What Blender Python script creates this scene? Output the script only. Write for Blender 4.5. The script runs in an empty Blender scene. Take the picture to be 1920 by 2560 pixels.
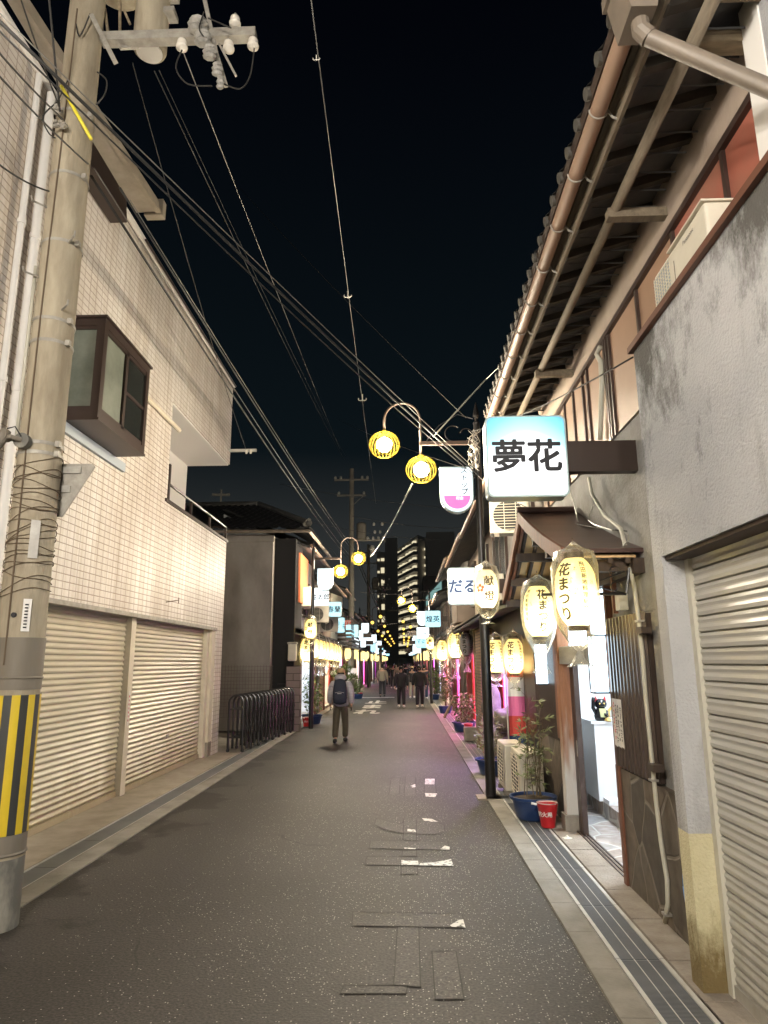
import bpy, bmesh, math, random
from mathutils import Vector, Matrix, Euler
S = bpy.context.scene
COL = S.collection
random.seed(7)
PI = math.pi
# ------------------------------------------------------------ camera, world, exposure
F_PX = 1700.0
CAM_H = 1.9
ROT = [[1.0, 0.0142, 0.0278], [0.0302, -0.2153, -0.9761], [-0.0079, 0.9764, -0.2156]]
fw = Vector((52, -375, -F_PX)).normalized()
up = Vector((-60, 7698.3, -F_PX)).normalized()
rt = fw.cross(up)
R3 = Matrix((rt, fw, up))                     # camera space -> street space
cd = bpy.data.cameras.new('camera'); cam = bpy.data.objects.new('camera', cd); COL.objects.link(cam)
cam.matrix_world = Matrix.Translation((0, 0, CAM_H)) @ R3.to_4x4()
cd.sensor_fit = 'HORIZONTAL'; cd.sensor_width = 36.0; cd.lens = F_PX / 1920 * 36
cd.clip_start = 0.05; cd.clip_end = 2000
S.camera = cam
W = bpy.data.worlds.new('World'); S.world = W; W.use_nodes = True
nt = W.node_tree; bg = nt.nodes['Background']
tc = nt.nodes.new('ShaderNodeTexCoord'); sx = nt.nodes.new('ShaderNodeSeparateXYZ')
rp = nt.nodes.new('ShaderNodeValToRGB')
nt.links.new(tc.outputs['Generated'], sx.inputs[0]); nt.links.new(sx.outputs[2], rp.inputs[0])
e = rp.color_ramp.elements
e[0].position = 0.0; e[0].color = (0.05, 0.052, 0.05, 1)
e[1].position = 0.75; e[1].color = (0.0008, 0.0012, 0.0025, 1)
q = e.new(0.3); q.color = (0.0035, 0.0065, 0.0085, 1)
nt.links.new(rp.outputs[0], bg.inputs[0]); bg.inputs[1].default_value = 0.33
S.view_settings.view_transform = 'Standard'; S.view_settings.look = 'None'
S.view_settings.exposure = 1.7; S.view_settings.gamma = 1.0
try:
    S.cycles.use_denoising = True
    S.cycles.sample_clamp_indirect = 4.0
    S.cycles.max_bounces = 6; S.cycles.transparent_max_bounces = 12
    S.cycles.caustics_reflective = False; S.cycles.caustics_refractive = False
except Exception: pass

def ray(px, py): return R3 @ Vector((px - 960, 1280 - py, -F_PX))
def PY(px, py, Y):
    d = ray(px, py); t = Y / d.y; return Vector((0, 0, CAM_H)) + d * t
def PX(px, py, X):
    d = ray(px, py); t = X / d.x; return Vector((0, 0, CAM_H)) + d * t
def PZ(px, py, Z=0.0):
    d = ray(px, py); t = (Z - CAM_H) / d.z; return Vector((0, 0, CAM_H)) + d * t

# ------------------------------------------------------------ materials
def mat(name, col, rough=0.75, metal=0.0, col2=None, nscale=3.0, bump=0.0, bscale=60.0, spec=0.5, stretch=None, detail=6, lo=.35, hi=.68):
    m = bpy.data.materials.new(name); m.use_nodes = True; n = m.node_tree; b = n.nodes['Principled BSDF']
    b.inputs['Roughness'].default_value = rough; b.inputs['Metallic'].default_value = metal
    b.inputs['Specular IOR Level'].default_value = spec
    b.inputs['Base Color'].default_value = (*col, 1)
    t = n.nodes.new('ShaderNodeTexCoord'); mp = n.nodes.new('ShaderNodeMapping')
    n.links.new(t.outputs['Object'], mp.inputs[0])
    if stretch: mp.inputs['Scale'].default_value = stretch
    if col2:
        no = n.nodes.new('ShaderNodeTexNoise'); no.inputs['Scale'].default_value = nscale; no.inputs['Detail'].default_value = detail
        no.inputs['Roughness'].default_value = .65
        r = n.nodes.new('ShaderNodeValToRGB'); r.color_ramp.elements[0].position = lo; r.color_ramp.elements[1].position = hi
        r.color_ramp.elements[0].color = (*col, 1); r.color_ramp.elements[1].color = (*col2, 1)
        n.links.new(mp.outputs[0], no.inputs['Vector']); n.links.new(no.outputs[0], r.inputs[0]); n.links.new(r.outputs[0], b.inputs['Base Color'])
    if bump:
        n2 = n.nodes.new('ShaderNodeTexNoise'); n2.inputs['Scale'].default_value = bscale; n2.inputs['Detail'].default_value = 4
        bu = n.nodes.new('ShaderNodeBump'); bu.inputs['Strength'].default_value = bump; bu.inputs['Distance'].default_value = 0.01
        n.links.new(mp.outputs[0], n2.inputs['Vector']); n.links.new(n2.outputs[0], bu.inputs['Height']); n.links.new(bu.outputs[0], b.inputs['Normal'])
    return m
def emit(name, col, s, base=(.06, .06, .06)):
    m = bpy.data.materials.new(name); m.use_nodes = True; b = m.node_tree.nodes['Principled BSDF']
    b.inputs['Base Color'].default_value = (*base, 1); b.inputs['Emission Color'].default_value = (*col, 1)
    b.inputs['Emission Strength'].default_value = s; b.inputs['Roughness'].default_value = .4
    return m
def brickmat(name, c1, c2, mortar, bw, bh, ms, offset=0.5, rough=.5, bump=.6, axes='YZ', var=None, dist=.01, stretchvar=(1, 1, 1)):
    m = bpy.data.materials.new(name); m.use_nodes = True; n = m.node_tree; b = n.nodes['Principled BSDF']
    t = n.nodes.new('ShaderNodeTexCoord'); s = n.nodes.new('ShaderNodeSeparateXYZ'); c = n.nodes.new('ShaderNodeCombineXYZ')
    n.links.new(t.outputs['Object'], s.inputs[0])
    n.links.new(s.outputs['XYZ'.index(axes[0])], c.inputs[0]); n.links.new(s.outputs['XYZ'.index(axes[1])], c.inputs[1])
    k = n.nodes.new('ShaderNodeTexBrick'); k.offset = offset; k.squash = 1.0
    k.inputs['Color1'].default_value = (*c1, 1); k.inputs['Color2'].default_value = (*c2, 1); k.inputs['Mortar'].default_value = (*mortar, 1)
    k.inputs['Scale'].default_value = 1; k.inputs['Mortar Size'].default_value = ms; k.inputs['Mortar Smooth'].default_value = .35
    k.inputs['Brick Width'].default_value = bw; k.inputs['Row Height'].default_value = bh; k.inputs['Bias'].default_value = 0
    n.links.new(c.outputs[0], k.inputs['Vector'])
    last = k.outputs[0]
    if var:
        no = n.nodes.new('ShaderNodeTexNoise'); no.inputs['Scale'].default_value = 1.1; no.inputs['Detail'].default_value = 7
        mp = n.nodes.new('ShaderNodeMapping'); mp.inputs['Scale'].default_value = stretchvar
        n.links.new(t.outputs['Object'], mp.inputs[0]); n.links.new(mp.outputs[0], no.inputs['Vector'])
        r = n.nodes.new('ShaderNodeValToRGB'); r.color_ramp.elements[0].position = .3; r.color_ramp.elements[1].position = .7
        r.color_ramp.elements[0].color = (*var, 1); r.color_ramp.elements[1].color = (1, 1, 1, 1)
        mx = n.nodes.new('ShaderNodeMix'); mx.data_type = 'RGBA'; mx.blend_type = 'MULTIPLY'; mx.inputs[0].default_value = 1
        n.links.new(no.outputs[0], r.inputs[0]); n.links.new(last, mx.inputs[6]); n.links.new(r.outputs[0], mx.inputs[7]); last = mx.outputs[2]
    n.links.new(last, b.inputs['Base Color']); b.inputs['Roughness'].default_value = rough
    bu = n.nodes.new('ShaderNodeBump'); bu.inputs['Strength'].default_value = bump; bu.inputs['Distance'].default_value = dist; bu.invert = True
    n2 = n.nodes.new('ShaderNodeTexNoise'); n2.inputs['Scale'].default_value = 40
    ad = n.nodes.new('ShaderNodeMath'); ad.operation = 'MULTIPLY_ADD'; ad.inputs[1].default_value = .25
    n.links.new(t.outputs['Object'], n2.inputs['Vector']); n.links.new(n2.outputs[0], ad.inputs[0]); n.links.new(k.outputs['Fac'], ad.inputs[2])
    n.links.new(ad.outputs[0], bu.inputs['Height']); n.links.new(bu.outputs[0], b.inputs['Normal'])
    return m
def stonemat(name, cols, mortar, scale=2.6, edge=.035, axes='YZ'):
    m = bpy.data.materials.new(name); m.use_nodes = True; n = m.node_tree; b = n.nodes['Principled BSDF']
    t = n.nodes.new('ShaderNodeTexCoord')
    nz = n.nodes.new('ShaderNodeTexNoise'); nz.inputs['Scale'].default_value = 1.5
    mx0 = n.nodes.new('ShaderNodeMix'); mx0.data_type = 'VECTOR'; mx0.inputs[0].default_value = .18
    n.links.new(t.outputs['Object'], nz.inputs['Vector']); n.links.new(t.outputs['Object'], mx0.inputs[4]); n.links.new(nz.outputs['Color'], mx0.inputs[5])
    mp = n.nodes.new('ShaderNodeMapping'); mp.inputs['Scale'].default_value = (.05 if 'X' not in axes else 1, .05 if 'Y' not in axes else 1, .05 if 'Z' not in axes else .7)
    n.links.new(mx0.outputs[1], mp.inputs[0])
    v1 = n.nodes.new('ShaderNodeTexVoronoi'); v1.feature = 'DISTANCE_TO_EDGE'; v1.inputs['Scale'].default_value = scale
    v2 = n.nodes.new('ShaderNodeTexVoronoi'); v2.inputs['Scale'].default_value = scale
    n.links.new(mp.outputs[0], v1.inputs['Vector']); n.links.new(mp.outputs[0], v2.inputs['Vector'])
    r = n.nodes.new('ShaderNodeValToRGB'); r.color_ramp.interpolation = 'CONSTANT'
    els = r.color_ramp.elements
    els[0].position = 0; els[0].color = (*cols[0], 1); els[1].position = .25; els[1].color = (*cols[1], 1)
    for i, c in enumerate(cols[2:]): k = els.new(.45 + .2 * i); k.color = (*c, 1)
    n.links.new(v2.outputs['Color'], r.inputs[0])
    no = n.nodes.new('ShaderNodeTexNoise'); no.inputs['Scale'].default_value = 9; no.inputs['Detail'].default_value = 6
    n.links.new(t.outputs['Object'], no.inputs['Vector'])
    r3 = n.nodes.new('ShaderNodeValToRGB'); r3.color_ramp.elements[0].position = .3; r3.color_ramp.elements[0].color = (.6, .58, .55, 1); r3.color_ramp.elements[1].position = .7
    n.links.new(no.outputs[0], r3.inputs[0])
    ml = n.nodes.new('ShaderNodeMix'); ml.data_type = 'RGBA'; ml.blend_type = 'MULTIPLY'; ml.inputs[0].default_value = 1
    n.links.new(r.outputs[0], ml.inputs[6]); n.links.new(r3.outputs[0], ml.inputs[7])
    r2 = n.nodes.new('ShaderNodeValToRGB'); r2.color_ramp.elements[0].position = edge * .5; r2.color_ramp.elements[1].position = edge
    n.links.new(v1.outputs['Distance'], r2.inputs[0])
    mx = n.nodes.new('ShaderNodeMix'); mx.data_type = 'RGBA'; mx.inputs[6].default_value = (*mortar, 1)
    n.links.new(r2.outputs[0], mx.inputs[0]); n.links.new(ml.outputs[2], mx.inputs[7]); n.links.new(mx.outputs[2], b.inputs['Base Color'])
    bu = n.nodes.new('ShaderNodeBump'); bu.inputs['Strength'].default_value = .7; bu.inputs['Distance'].default_value = .015
    ad = n.nodes.new('ShaderNodeMath'); ad.operation = 'MULTIPLY_ADD'; ad.inputs[1].default_value = .4
    n.links.new(no.outputs[0], ad.inputs[0]); n.links.new(r2.outputs[0], ad.inputs[2])
    n.links.new(ad.outputs[0], bu.inputs['Height']); n.links.new(bu.outputs[0], b.inputs['Normal']); b.inputs['Roughness'].default_value = .7
    return m
M = {}
def asphalt(name='asphalt', k_=1.0, chip=1.0, stain=True):
    m = bpy.data.materials.new(name); m.use_nodes = True; n = m.node_tree; b = n.nodes['Principled BSDF']
    t = n.nodes.new('ShaderNodeTexCoord')
    def N(scale, d=5): 
        k = n.nodes.new('ShaderNodeTexNoise'); k.inputs['Scale'].default_value = scale; k.inputs['Detail'].default_value = d; n.links.new(t.outputs['Object'], k.inputs['Vector']); return k
    big = N(.35, 6); r = n.nodes.new('ShaderNodeValToRGB'); r.color_ramp.elements[0].position = .35; r.color_ramp.elements[1].position = .65
    r.color_ramp.elements[0].color = (.038 * k_, .034 * k_, .031 * k_, 1); r.color_ramp.elements[1].color = (.058 * k_, .052 * k_, .049 * k_, 1)
    n.links.new(big.outputs[0], r.inputs[0])
    g = N(55, 3); rg = n.nodes.new('ShaderNodeValToRGB'); rg.color_ramp.elements[0].position = .35; rg.color_ramp.elements[1].position = .68
    rg.color_ramp.elements[0].color = (.55, .55, .55, 1); rg.color_ramp.elements[1].color = (1.45, 1.42, 1.38, 1); n.links.new(g.outputs[0], rg.inputs[0])
    m1 = n.nodes.new('ShaderNodeMix'); m1.data_type = 'RGBA'; m1.blend_type = 'MULTIPLY'; m1.inputs[0].default_value = 1
    n.links.new(r.outputs[0], m1.inputs[6]); n.links.new(rg.outputs[0], m1.inputs[7])
    # pale aggregate chips worn free, more of them towards the right of the lane
    v = n.nodes.new('ShaderNodeTexVoronoi'); v.inputs['Scale'].default_value = 62; v.inputs['Randomness'].default_value = 1; n.links.new(t.outputs['Object'], v.inputs['Vector'])
    lt = n.nodes.new('ShaderNodeMath'); lt.operation = 'LESS_THAN'; lt.inputs[1].default_value = .28; n.links.new(v.outputs['Distance'], lt.inputs[0])
    sc = n.nodes.new('ShaderNodeSeparateColor'); n.links.new(v.outputs['Color'], sc.inputs[0])
    sp = n.nodes.new('ShaderNodeSeparateXYZ'); n.links.new(t.outputs['Object'], sp.inputs[0])
    mr = n.nodes.new('ShaderNodeMapRange'); mr.inputs[1].default_value = -2.6; mr.inputs[2].default_value = .9; mr.inputs[3].default_value = .02; mr.inputs[4].default_value = .26
    n.links.new(sp.outputs[0], mr.inputs[0])
    l2 = n.nodes.new('ShaderNodeMath'); l2.operation = 'LESS_THAN'; n.links.new(sc.outputs[0], l2.inputs[0]); cn = N(1.1, 3); cm = n.nodes.new('ShaderNodeMapRange'); cm.inputs[1].default_value = .38; cm.inputs[2].default_value = .62; cm.inputs[3].default_value = .35 * chip; cm.inputs[4].default_value = 1.5 * chip
    n.links.new(cn.outputs[0], cm.inputs[0]); pm = n.nodes.new('ShaderNodeMath'); pm.operation = 'MULTIPLY'; n.links.new(mr.outputs[0], pm.inputs[0]); n.links.new(cm.outputs[0], pm.inputs[1]); n.links.new(pm.outputs[0], l2.inputs[1])
    an = n.nodes.new('ShaderNodeMath'); an.operation = 'MULTIPLY'; n.links.new(lt.outputs[0], an.inputs[0]); n.links.new(l2.outputs[0], an.inputs[1])
    m2 = n.nodes.new('ShaderNodeMix'); m2.data_type = 'RGBA'; m2.inputs[7].default_value = (.42, .4, .36, 1)
    n.links.new(an.outputs[0], m2.inputs[0]); n.links.new(m1.outputs[2], m2.inputs[6])
    # damp stains along the left edge
    st = N(1.3, 3); mr2 = n.nodes.new('ShaderNodeMapRange'); mr2.inputs[1].default_value = -3.1; mr2.inputs[2].default_value = -2.2; mr2.inputs[3].default_value = .16; mr2.inputs[4].default_value = -.12
    n.links.new(sp.outputs[0], mr2.inputs[0])
    ads = n.nodes.new('ShaderNodeMath'); n.links.new(st.outputs[0], ads.inputs[0]); n.links.new(mr2.outputs[0], ads.inputs[1])
    rs = n.nodes.new('ShaderNodeValToRGB'); rs.color_ramp.elements[0].position = .57; rs.color_ramp.elements[1].position = .63
    rs.color_ramp.elements[0].color = (1, 1, 1, 1); rs.color_ramp.elements[1].color = (.42, .4, .38, 1); n.links.new(ads.outputs[0], rs.inputs[0])
    m3 = n.nodes.new('ShaderNodeMix'); m3.data_type = 'RGBA'; m3.blend_type = 'MULTIPLY'; m3.inputs[0].default_value = 1
    n.links.new(m2.outputs[2], m3.inputs[6]); n.links.new(rs.outputs[0], m3.inputs[7])
    # hairline cracks and trench seams
    nz = N(2.2, 4); mxv = n.nodes.new('ShaderNodeMix'); mxv.data_type = 'VECTOR'; mxv.inputs[0].default_value = .22
    n.links.new(t.outputs['Object'], mxv.inputs[4]); n.links.new(nz.outputs['Color'], mxv.inputs[5])
    vc = n.nodes.new('ShaderNodeTexVoronoi'); vc.feature = 'DISTANCE_TO_EDGE'; vc.inputs['Scale'].default_value = .55; n.links.new(mxv.outputs[1], vc.inputs['Vector'])
    msk = N(.5, 2); ad2 = n.nodes.new('ShaderNodeMath'); ad2.operation = 'MULTIPLY_ADD'; ad2.inputs[1].default_value = .03; ad2.inputs[2].default_value = -.0155
    n.links.new(msk.outputs[0], ad2.inputs[0]); l3 = n.nodes.new('ShaderNodeMath'); l3.operation = 'LESS_THAN'; n.links.new(vc.outputs['Distance'], l3.inputs[0]); n.links.new(ad2.outputs[0], l3.inputs[1])
    wv = n.nodes.new('ShaderNodeMath'); wv.operation = 'SINE'; sc2 = n.nodes.new('ShaderNodeMath'); sc2.operation = 'MULTIPLY_ADD'; sc2.inputs[1].default_value = 4.2; sc2.inputs[2].default_value = 1.2
    n.links.new(sp.outputs[0], sc2.inputs[0]); n.links.new(sc2.outputs[0], wv.inputs[0]); mrw = n.nodes.new('ShaderNodeMapRange'); mrw.inputs[1].default_value = -1; mrw.inputs[3].default_value = .9; mrw.inputs[4].default_value = 1.1; n.links.new(wv.outputs[0], mrw.inputs[0])
    m5 = n.nodes.new('ShaderNodeVectorMath'); m5.operation = 'SCALE'; n.links.new(m3.outputs[2], m5.inputs[0]); n.links.new(mrw.outputs[0], m5.inputs[3])
    m4 = n.nodes.new('ShaderNodeMix'); m4.data_type = 'RGBA'; m4.inputs[7].default_value = (.024, .022, .02, 1)
    n.links.new(l3.outputs[0], m4.inputs[0]); n.links.new(m5.outputs[0], m4.inputs[6]); n.links.new(m4.outputs[2], b.inputs['Base Color'])
    bu = n.nodes.new('ShaderNodeBump'); bu.inputs['Strength'].default_value = .55; bu.inputs['Distance'].default_value = .006
    n.links.new(g.outputs[0], bu.inputs['Height']); n.links.new(bu.outputs[0], b.inputs['Normal']); b.inputs['Roughness'].default_value = .62
    b.inputs['Specular IOR Level'].default_value = .35
    return m
M['asphalt'] = asphalt()
M['ghost'] = asphalt('worn_paint', 1.3, .6)
M['seam'] = mat('marking_seam', (.052, .047, .043), .85, col2=(.034, .03, .028), nscale=3)
M['paintw'] = mat('worn_white_paint', (.06, .055, .05), .6, col2=(.66, .64, .6), nscale=22, detail=8, lo=.4, hi=.47)
M['paint'] = mat('road_paint', (.72, .7, .66), .55, col2=(.5, .48, .45), nscale=14)
M['concrete'] = mat('concrete', (.2, .175, .145), .85, col2=(.3, .265, .22), nscale=5, bump=.4, bscale=90)
M['concrete_l'] = mat('apron_concrete', (.26, .22, .17), .85, col2=(.36, .31, .245), nscale=3, bump=.4, bscale=120)
M['kerb'] = mat('kerb_concrete', (.26, .24, .21), .8, col2=(.16, .145, .12), nscale=2.2, bump=.4, bscale=60)
M['polec'] = mat('pole_concrete', (.24, .2, .14), .8, col2=(.42, .37, .275), nscale=4.5, bump=.5, bscale=40, stretch=(1, 1, .22))
M['poledk'] = mat('pole_sheath', (.15, .13, .1), .6, col2=(.2, .175, .14), nscale=3, stretch=(1, 1, .2))
M['polebase'] = mat('pole_collar', (.13, .125, .11), .6, col2=(.42, .39, .32), nscale=2.2, stretch=(1, 1, .4), lo=.5, hi=.7)
M['tile'] = brickmat('white_wall_tile', (.74, .7, .66), (.8, .765, .73), (.44, .37, .31), .17, .09, .007, offset=0, rough=.5, bump=1.0, var=(.74, .7, .66), dist=.012, stretchvar=(1, 1.2, .35))
M['tileX'] = brickmat('white_wall_tile_end', (.74, .7, .66), (.8, .765, .73), (.44, .37, .31), .17, .09, .007, offset=0, rough=.38, bump=.9, axes='XZ', dist=.012)
M['pale_tower'] = mat('tower_render', (.6, .55, .5), .9)
M['white'] = mat('white_paint', (.76, .74, .71), .6)
M['cream'] = mat('cream_paint', (.66, .6, .48), .55, col2=(.56, .5, .4), nscale=4)
M['shutter'] = mat('shutter_metal', (.55, .5, .38), .42, metal=.0, col2=(.44, .4, .3), nscale=2.5, stretch=(1, .3, 3))
M['shutter_r'] = mat('grey_shutter_metal', (.44, .43, .39), .4, metal=.0, col2=(.38, .36, .32), nscale=1.5, stretch=(1, .3, 4))
M['alu'] = mat('brown_aluminium', (.04, .027, .022), .4, metal=.3)
M['alu_b'] = mat('bronze_aluminium', (.055, .036, .03), .4, metal=.3)
M['silver'] = mat('galvanised_steel', (.5, .49, .45), .45, metal=.7, col2=(.32, .3, .27), nscale=6)
M['zinc'] = mat('dull_zinc', (.4, .38, .33), .6, metal=.2, col2=(.25, .23, .2), nscale=8)
M['rust'] = mat('rusty_wire', (.11, .075, .045), .8)
M['frost'] = mat('frosted_glass', (.2, .22, .18), .5, col2=(.1, .115, .09), nscale=1.4)
M['dkglass'] = mat('dark_glass', (.02, .022, .02), .18, spec=.6)
M['black'] = mat('black_metal', (.01, .009, .009), .28, spec=.6)
M['blackm'] = mat('black_rubber', (.02, .02, .02), .6)
M['navy'] = mat('navy_plastic', (.02, .045, .13), .35)
M['red'] = mat('red_enamel', (.55, .02, .025), .3, col2=(.42, .015, .02), nscale=9)
M['stucco'] = mat('grey_stucco', (.33, .335, .35), .9, col2=(.41, .41, .42), nscale=1.2, bump=1.0, bscale=70)
def stained():
    m = mat('stained_stucco', (.37, .375, .385), .9, col2=(.45, .45, .455), nscale=1.2, bump=1.1, bscale=60)
    n = m.node_tree; b = n.nodes['Principled BSDF']
    src = b.inputs['Base Color'].links[0].from_socket
    t = n.nodes.new('ShaderNodeTexCoord'); mp = n.nodes.new('ShaderNodeMapping'); mp.inputs['Scale'].default_value = (1, 1.2, .7)
    no = n.nodes.new('ShaderNodeTexNoise'); no.inputs['Scale'].default_value = 1.5; no.inputs['Detail'].default_value = 12; no.inputs['Roughness'].default_value = .78
    n.links.new(t.outputs['Object'], mp.inputs[0]); n.links.new(mp.outputs[0], no.inputs['Vector'])
    sp = n.nodes.new('ShaderNodeSeparateXYZ'); n.links.new(t.outputs['Object'], sp.inputs[0])
    mz = n.nodes.new('ShaderNodeMapRange'); mz.inputs[1].default_value = 2.6; mz.inputs[2].default_value = 4.1; mz.inputs[3].default_value = -.12; mz.inputs[4].default_value = .1
    n.links.new(sp.outputs[2], mz.inputs[0])
    ad = n.nodes.new('ShaderNodeMath'); n.links.new(no.outputs[0], ad.inputs[0]); n.links.new(mz.outputs[0], ad.inputs[1])
    r = n.nodes.new('ShaderNodeValToRGB'); r.color_ramp.elements[0].position = .5; r.color_ramp.elements[1].position = .66
    r.color_ramp.elements[0].color = (1, 1, 1, 1); r.color_ramp.elements[1].color = (.2, .19, .17, 1)
    n.links.new(ad.outputs[0], r.inputs[0])
    mx = n.nodes.new('ShaderNodeMix'); mx.data_type = 'RGBA'; mx.blend_type = 'MULTIPLY'; mx.inputs[0].default_value = 1
    n.links.new(src, mx.inputs[6]); n.links.new(r.outputs[0], mx.inputs[7]); n.links.new(mx.outputs[2], b.inputs['Base Color'])
    return m
M['stained'] = stained()
M['yellowst'] = mat('yellow_stucco', (.5, .45, .27), .9, col2=(.6, .55, .37), nscale=3, bump=1.0, bscale=60)
def dirty(m, z0, z1, col=(.3, .24, .15), scale=5, z=(1, 1, .5)):
    n = m.node_tree; b = n.nodes['Principled BSDF']; src = b.inputs['Base Color'].links[0].from_socket
    t = n.nodes.new('ShaderNodeTexCoord'); sp = n.nodes.new('ShaderNodeSeparateXYZ'); n.links.new(t.outputs['Object'], sp.inputs[0])
    mp = n.nodes.new('ShaderNodeMapping'); mp.inputs['Scale'].default_value = z; no = n.nodes.new('ShaderNodeTexNoise'); no.inputs['Scale'].default_value = scale; no.inputs['Detail'].default_value = 8; no.inputs['Roughness'].default_value = .7
    n.links.new(t.outputs['Object'], mp.inputs[0]); n.links.new(mp.outputs[0], no.inputs['Vector'])
    mr = n.nodes.new('ShaderNodeMapRange'); mr.inputs[1].default_value = z0; mr.inputs[2].default_value = z1; mr.inputs[3].default_value = .28; mr.inputs[4].default_value = -.2; n.links.new(sp.outputs[2], mr.inputs[0])
    ad = n.nodes.new('ShaderNodeMath'); n.links.new(no.outputs[0], ad.inputs[0]); n.links.new(mr.outputs[0], ad.inputs[1])
    r = n.nodes.new('ShaderNodeValToRGB'); r.color_ramp.elements[0].position = .48; r.color_ramp.elements[1].position = .72; r.color_ramp.elements[0].color = (1, 1, 1, 1); r.color_ramp.elements[1].color = (*col, 1)
    n.links.new(ad.outputs[0], r.inputs[0]); mx = n.nodes.new('ShaderNodeMix'); mx.data_type = 'RGBA'; mx.blend_type = 'MULTIPLY'; mx.inputs[0].default_value = 1
    n.links.new(src, mx.inputs[6]); n.links.new(r.outputs[0], mx.inputs[7]); n.links.new(mx.outputs[2], b.inputs['Base Color'])
dirty(M['yellowst'], 0, .6)
dirty(M['tile'], -12, 24, (.8, .76, .69), 1.4, (1, 5, .22))
dirty(M['shutter'], 0, 1.0, (.72, .66, .56), 2.2, (1, 1.5, .5)); dirty(M['shutter_r'], 0, 1.0, (.75, .72, .66), 2.5, (1, 1.5, .5)); dirty(M['stained'], -3, 4.6, (.62, .6, .57), 2.4, (1, 2, .35))
M['plaster'] = mat('tan_plaster', (.36, .29, .235), .85, col2=(.28, .22, .18), nscale=1.6, stretch=(1, 1, .4), bump=.3)
M['bluest'] = mat('rough_wall_plaster', (.3, .3, .29), .9, col2=(.2, .19, .18), nscale=3, bump=1.3, bscale=34)
M['pinkpan'] = mat('salmon_panel', (.33, .2, .13), .5, col2=(.27, .165, .105), nscale=.7)
M['redpan'] = mat('red_panel', (.36, .09, .06), .45, col2=(.26, .13, .09), nscale=.9)
M['wooddk'] = mat('dark_wood', (.035, .022, .016), .7, col2=(.06, .04, .028), nscale=5, stretch=(3, 3, .3))
M['rafter'] = mat('rafter_wood', (.055, .046, .036), .85, col2=(.03, .025, .02), nscale=6)
M['soffit'] = mat('soffit_board', (.07, .073, .078), .9, col2=(.125, .123, .12), nscale=3, bump=.4, bscale=20)
M['woodold'] = mat('weathered_wood', (.3, .235, .15), .8, col2=(.13, .1, .065), nscale=5, stretch=(.5, 3, 3), bump=.5, bscale=25)
M['log'] = mat('log_wood', (.2, .16, .11), .8, col2=(.11, .088, .06), nscale=6, stretch=(3, .4, 3), bump=.3)
M['woodred'] = mat('red_brown_wood', (.17, .065, .035), .6, col2=(.1, .04, .022), nscale=4, stretch=(4, 4, .4), bump=.3, bscale=20)
def postmat():
    m = mat('worn_post_wood', (.3, .13, .06), .65, col2=(.19, .08, .04), nscale=5, stretch=(5, 5, .5), bump=.4, bscale=20)
    n = m.node_tree; b = n.nodes['Principled BSDF']; src = b.inputs['Base Color'].links[0].from_socket
    t = n.nodes.new('ShaderNodeTexCoord'); sp = n.nodes.new('ShaderNodeSeparateXYZ'); n.links.new(t.outputs['Object'], sp.inputs[0])
    no = n.nodes.new('ShaderNodeTexNoise'); no.inputs['Scale'].default_value = 5
    mp = n.nodes.new('ShaderNodeMapping'); mp.inputs['Scale'].default_value = (4, 4, .6); n.links.new(t.outputs['Object'], mp.inputs[0]); n.links.new(mp.outputs[0], no.inputs['Vector'])
    ad = n.nodes.new('ShaderNodeMath'); ad.operation = 'MULTIPLY_ADD'; ad.inputs[1].default_value = 1.1; n.links.new(no.outputs[0], ad.inputs[0]); n.links.new(sp.outputs[2], ad.inputs[2])
    r = n.nodes.new('ShaderNodeMapRange'); r.inputs[1].default_value = 1.75; r.inputs[2].default_value = 1.1; n.links.new(ad.outputs[0], r.inputs[0])
    mx = n.nodes.new('ShaderNodeMix'); mx.data_type = 'RGBA'; mx.inputs[7].default_value = (.5, .47, .43, 1)
    n.links.new(r.outputs[0], mx.inputs[0]); n.links.new(src, mx.inputs[6]); n.links.new(mx.outputs[2], b.inputs['Base Color'])
    return m
M['post'] = postmat()
M['gutter'] = mat('gutter_pvc', (.36, .235, .165), .5, col2=(.27, .175, .12), nscale=3, stretch=(1, .4, 1))
M['pvc'] = mat('brown_pvc', (.19, .155, .12), .5, col2=(.14, .115, .09), nscale=4)
M['pvcb'] = mat('beige_pvc', (.48, .46, .38), .5)
M['rooftile'] = mat('roof_tile', (.045, .045, .045), .5, col2=(.09, .088, .085), nscale=4)
M['copper'] = mat('brown_sheet_roof', (.1, .055, .045), .38, metal=.35, col2=(.065, .045, .042), nscale=1.6)
M['panelw'] = mat('canopy_ceiling', (.6, .4, .2), .7, col2=(.5, .34, .17), nscale=4)
M['corr'] = mat('brown_corrugated', (.065, .045, .036), .35, metal=.3, col2=(.045, .032, .026), nscale=2)
M['stone'] = stonemat('crazy_paving_wall', [(.095, .075, .055), (.13, .1, .075), (.075, .062, .05), (.11, .09, .07)], (.15, .125, .1), 3.0, .026)
M['stonef'] = stonemat('stone_floor', [(.36, .3, .27), (.44, .38, .35), (.34, .33, .33), (.4, .33, .29)], (.5, .48, .45), 3.0, .04, axes='XYZ')
M['grate'] = mat('steel_grate', (.13, .135, .14), .5, metal=.4, col2=(.17, .175, .18), nscale=2)
M['strip'] = mat('aluminium_strip', (.55, .54, .5), .5, metal=.2, col2=(.42, .4, .37), nscale=6)
M['acw'] = mat('aged_white_casing', (.62, .58, .48), .5, col2=(.54, .5, .41), nscale=3)
M['cergrey'] = mat('grey_porcelain', (.36, .35, .32), .5, col2=(.22, .21, .19), nscale=14)
M['paper'] = mat('notice_paper', (.7, .67, .62), .7)
M['ink'] = mat('black_ink', (.01, .011, .016), .6)
M['inkr'] = mat('red_ink', (.6, .03, .05), .6)
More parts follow.
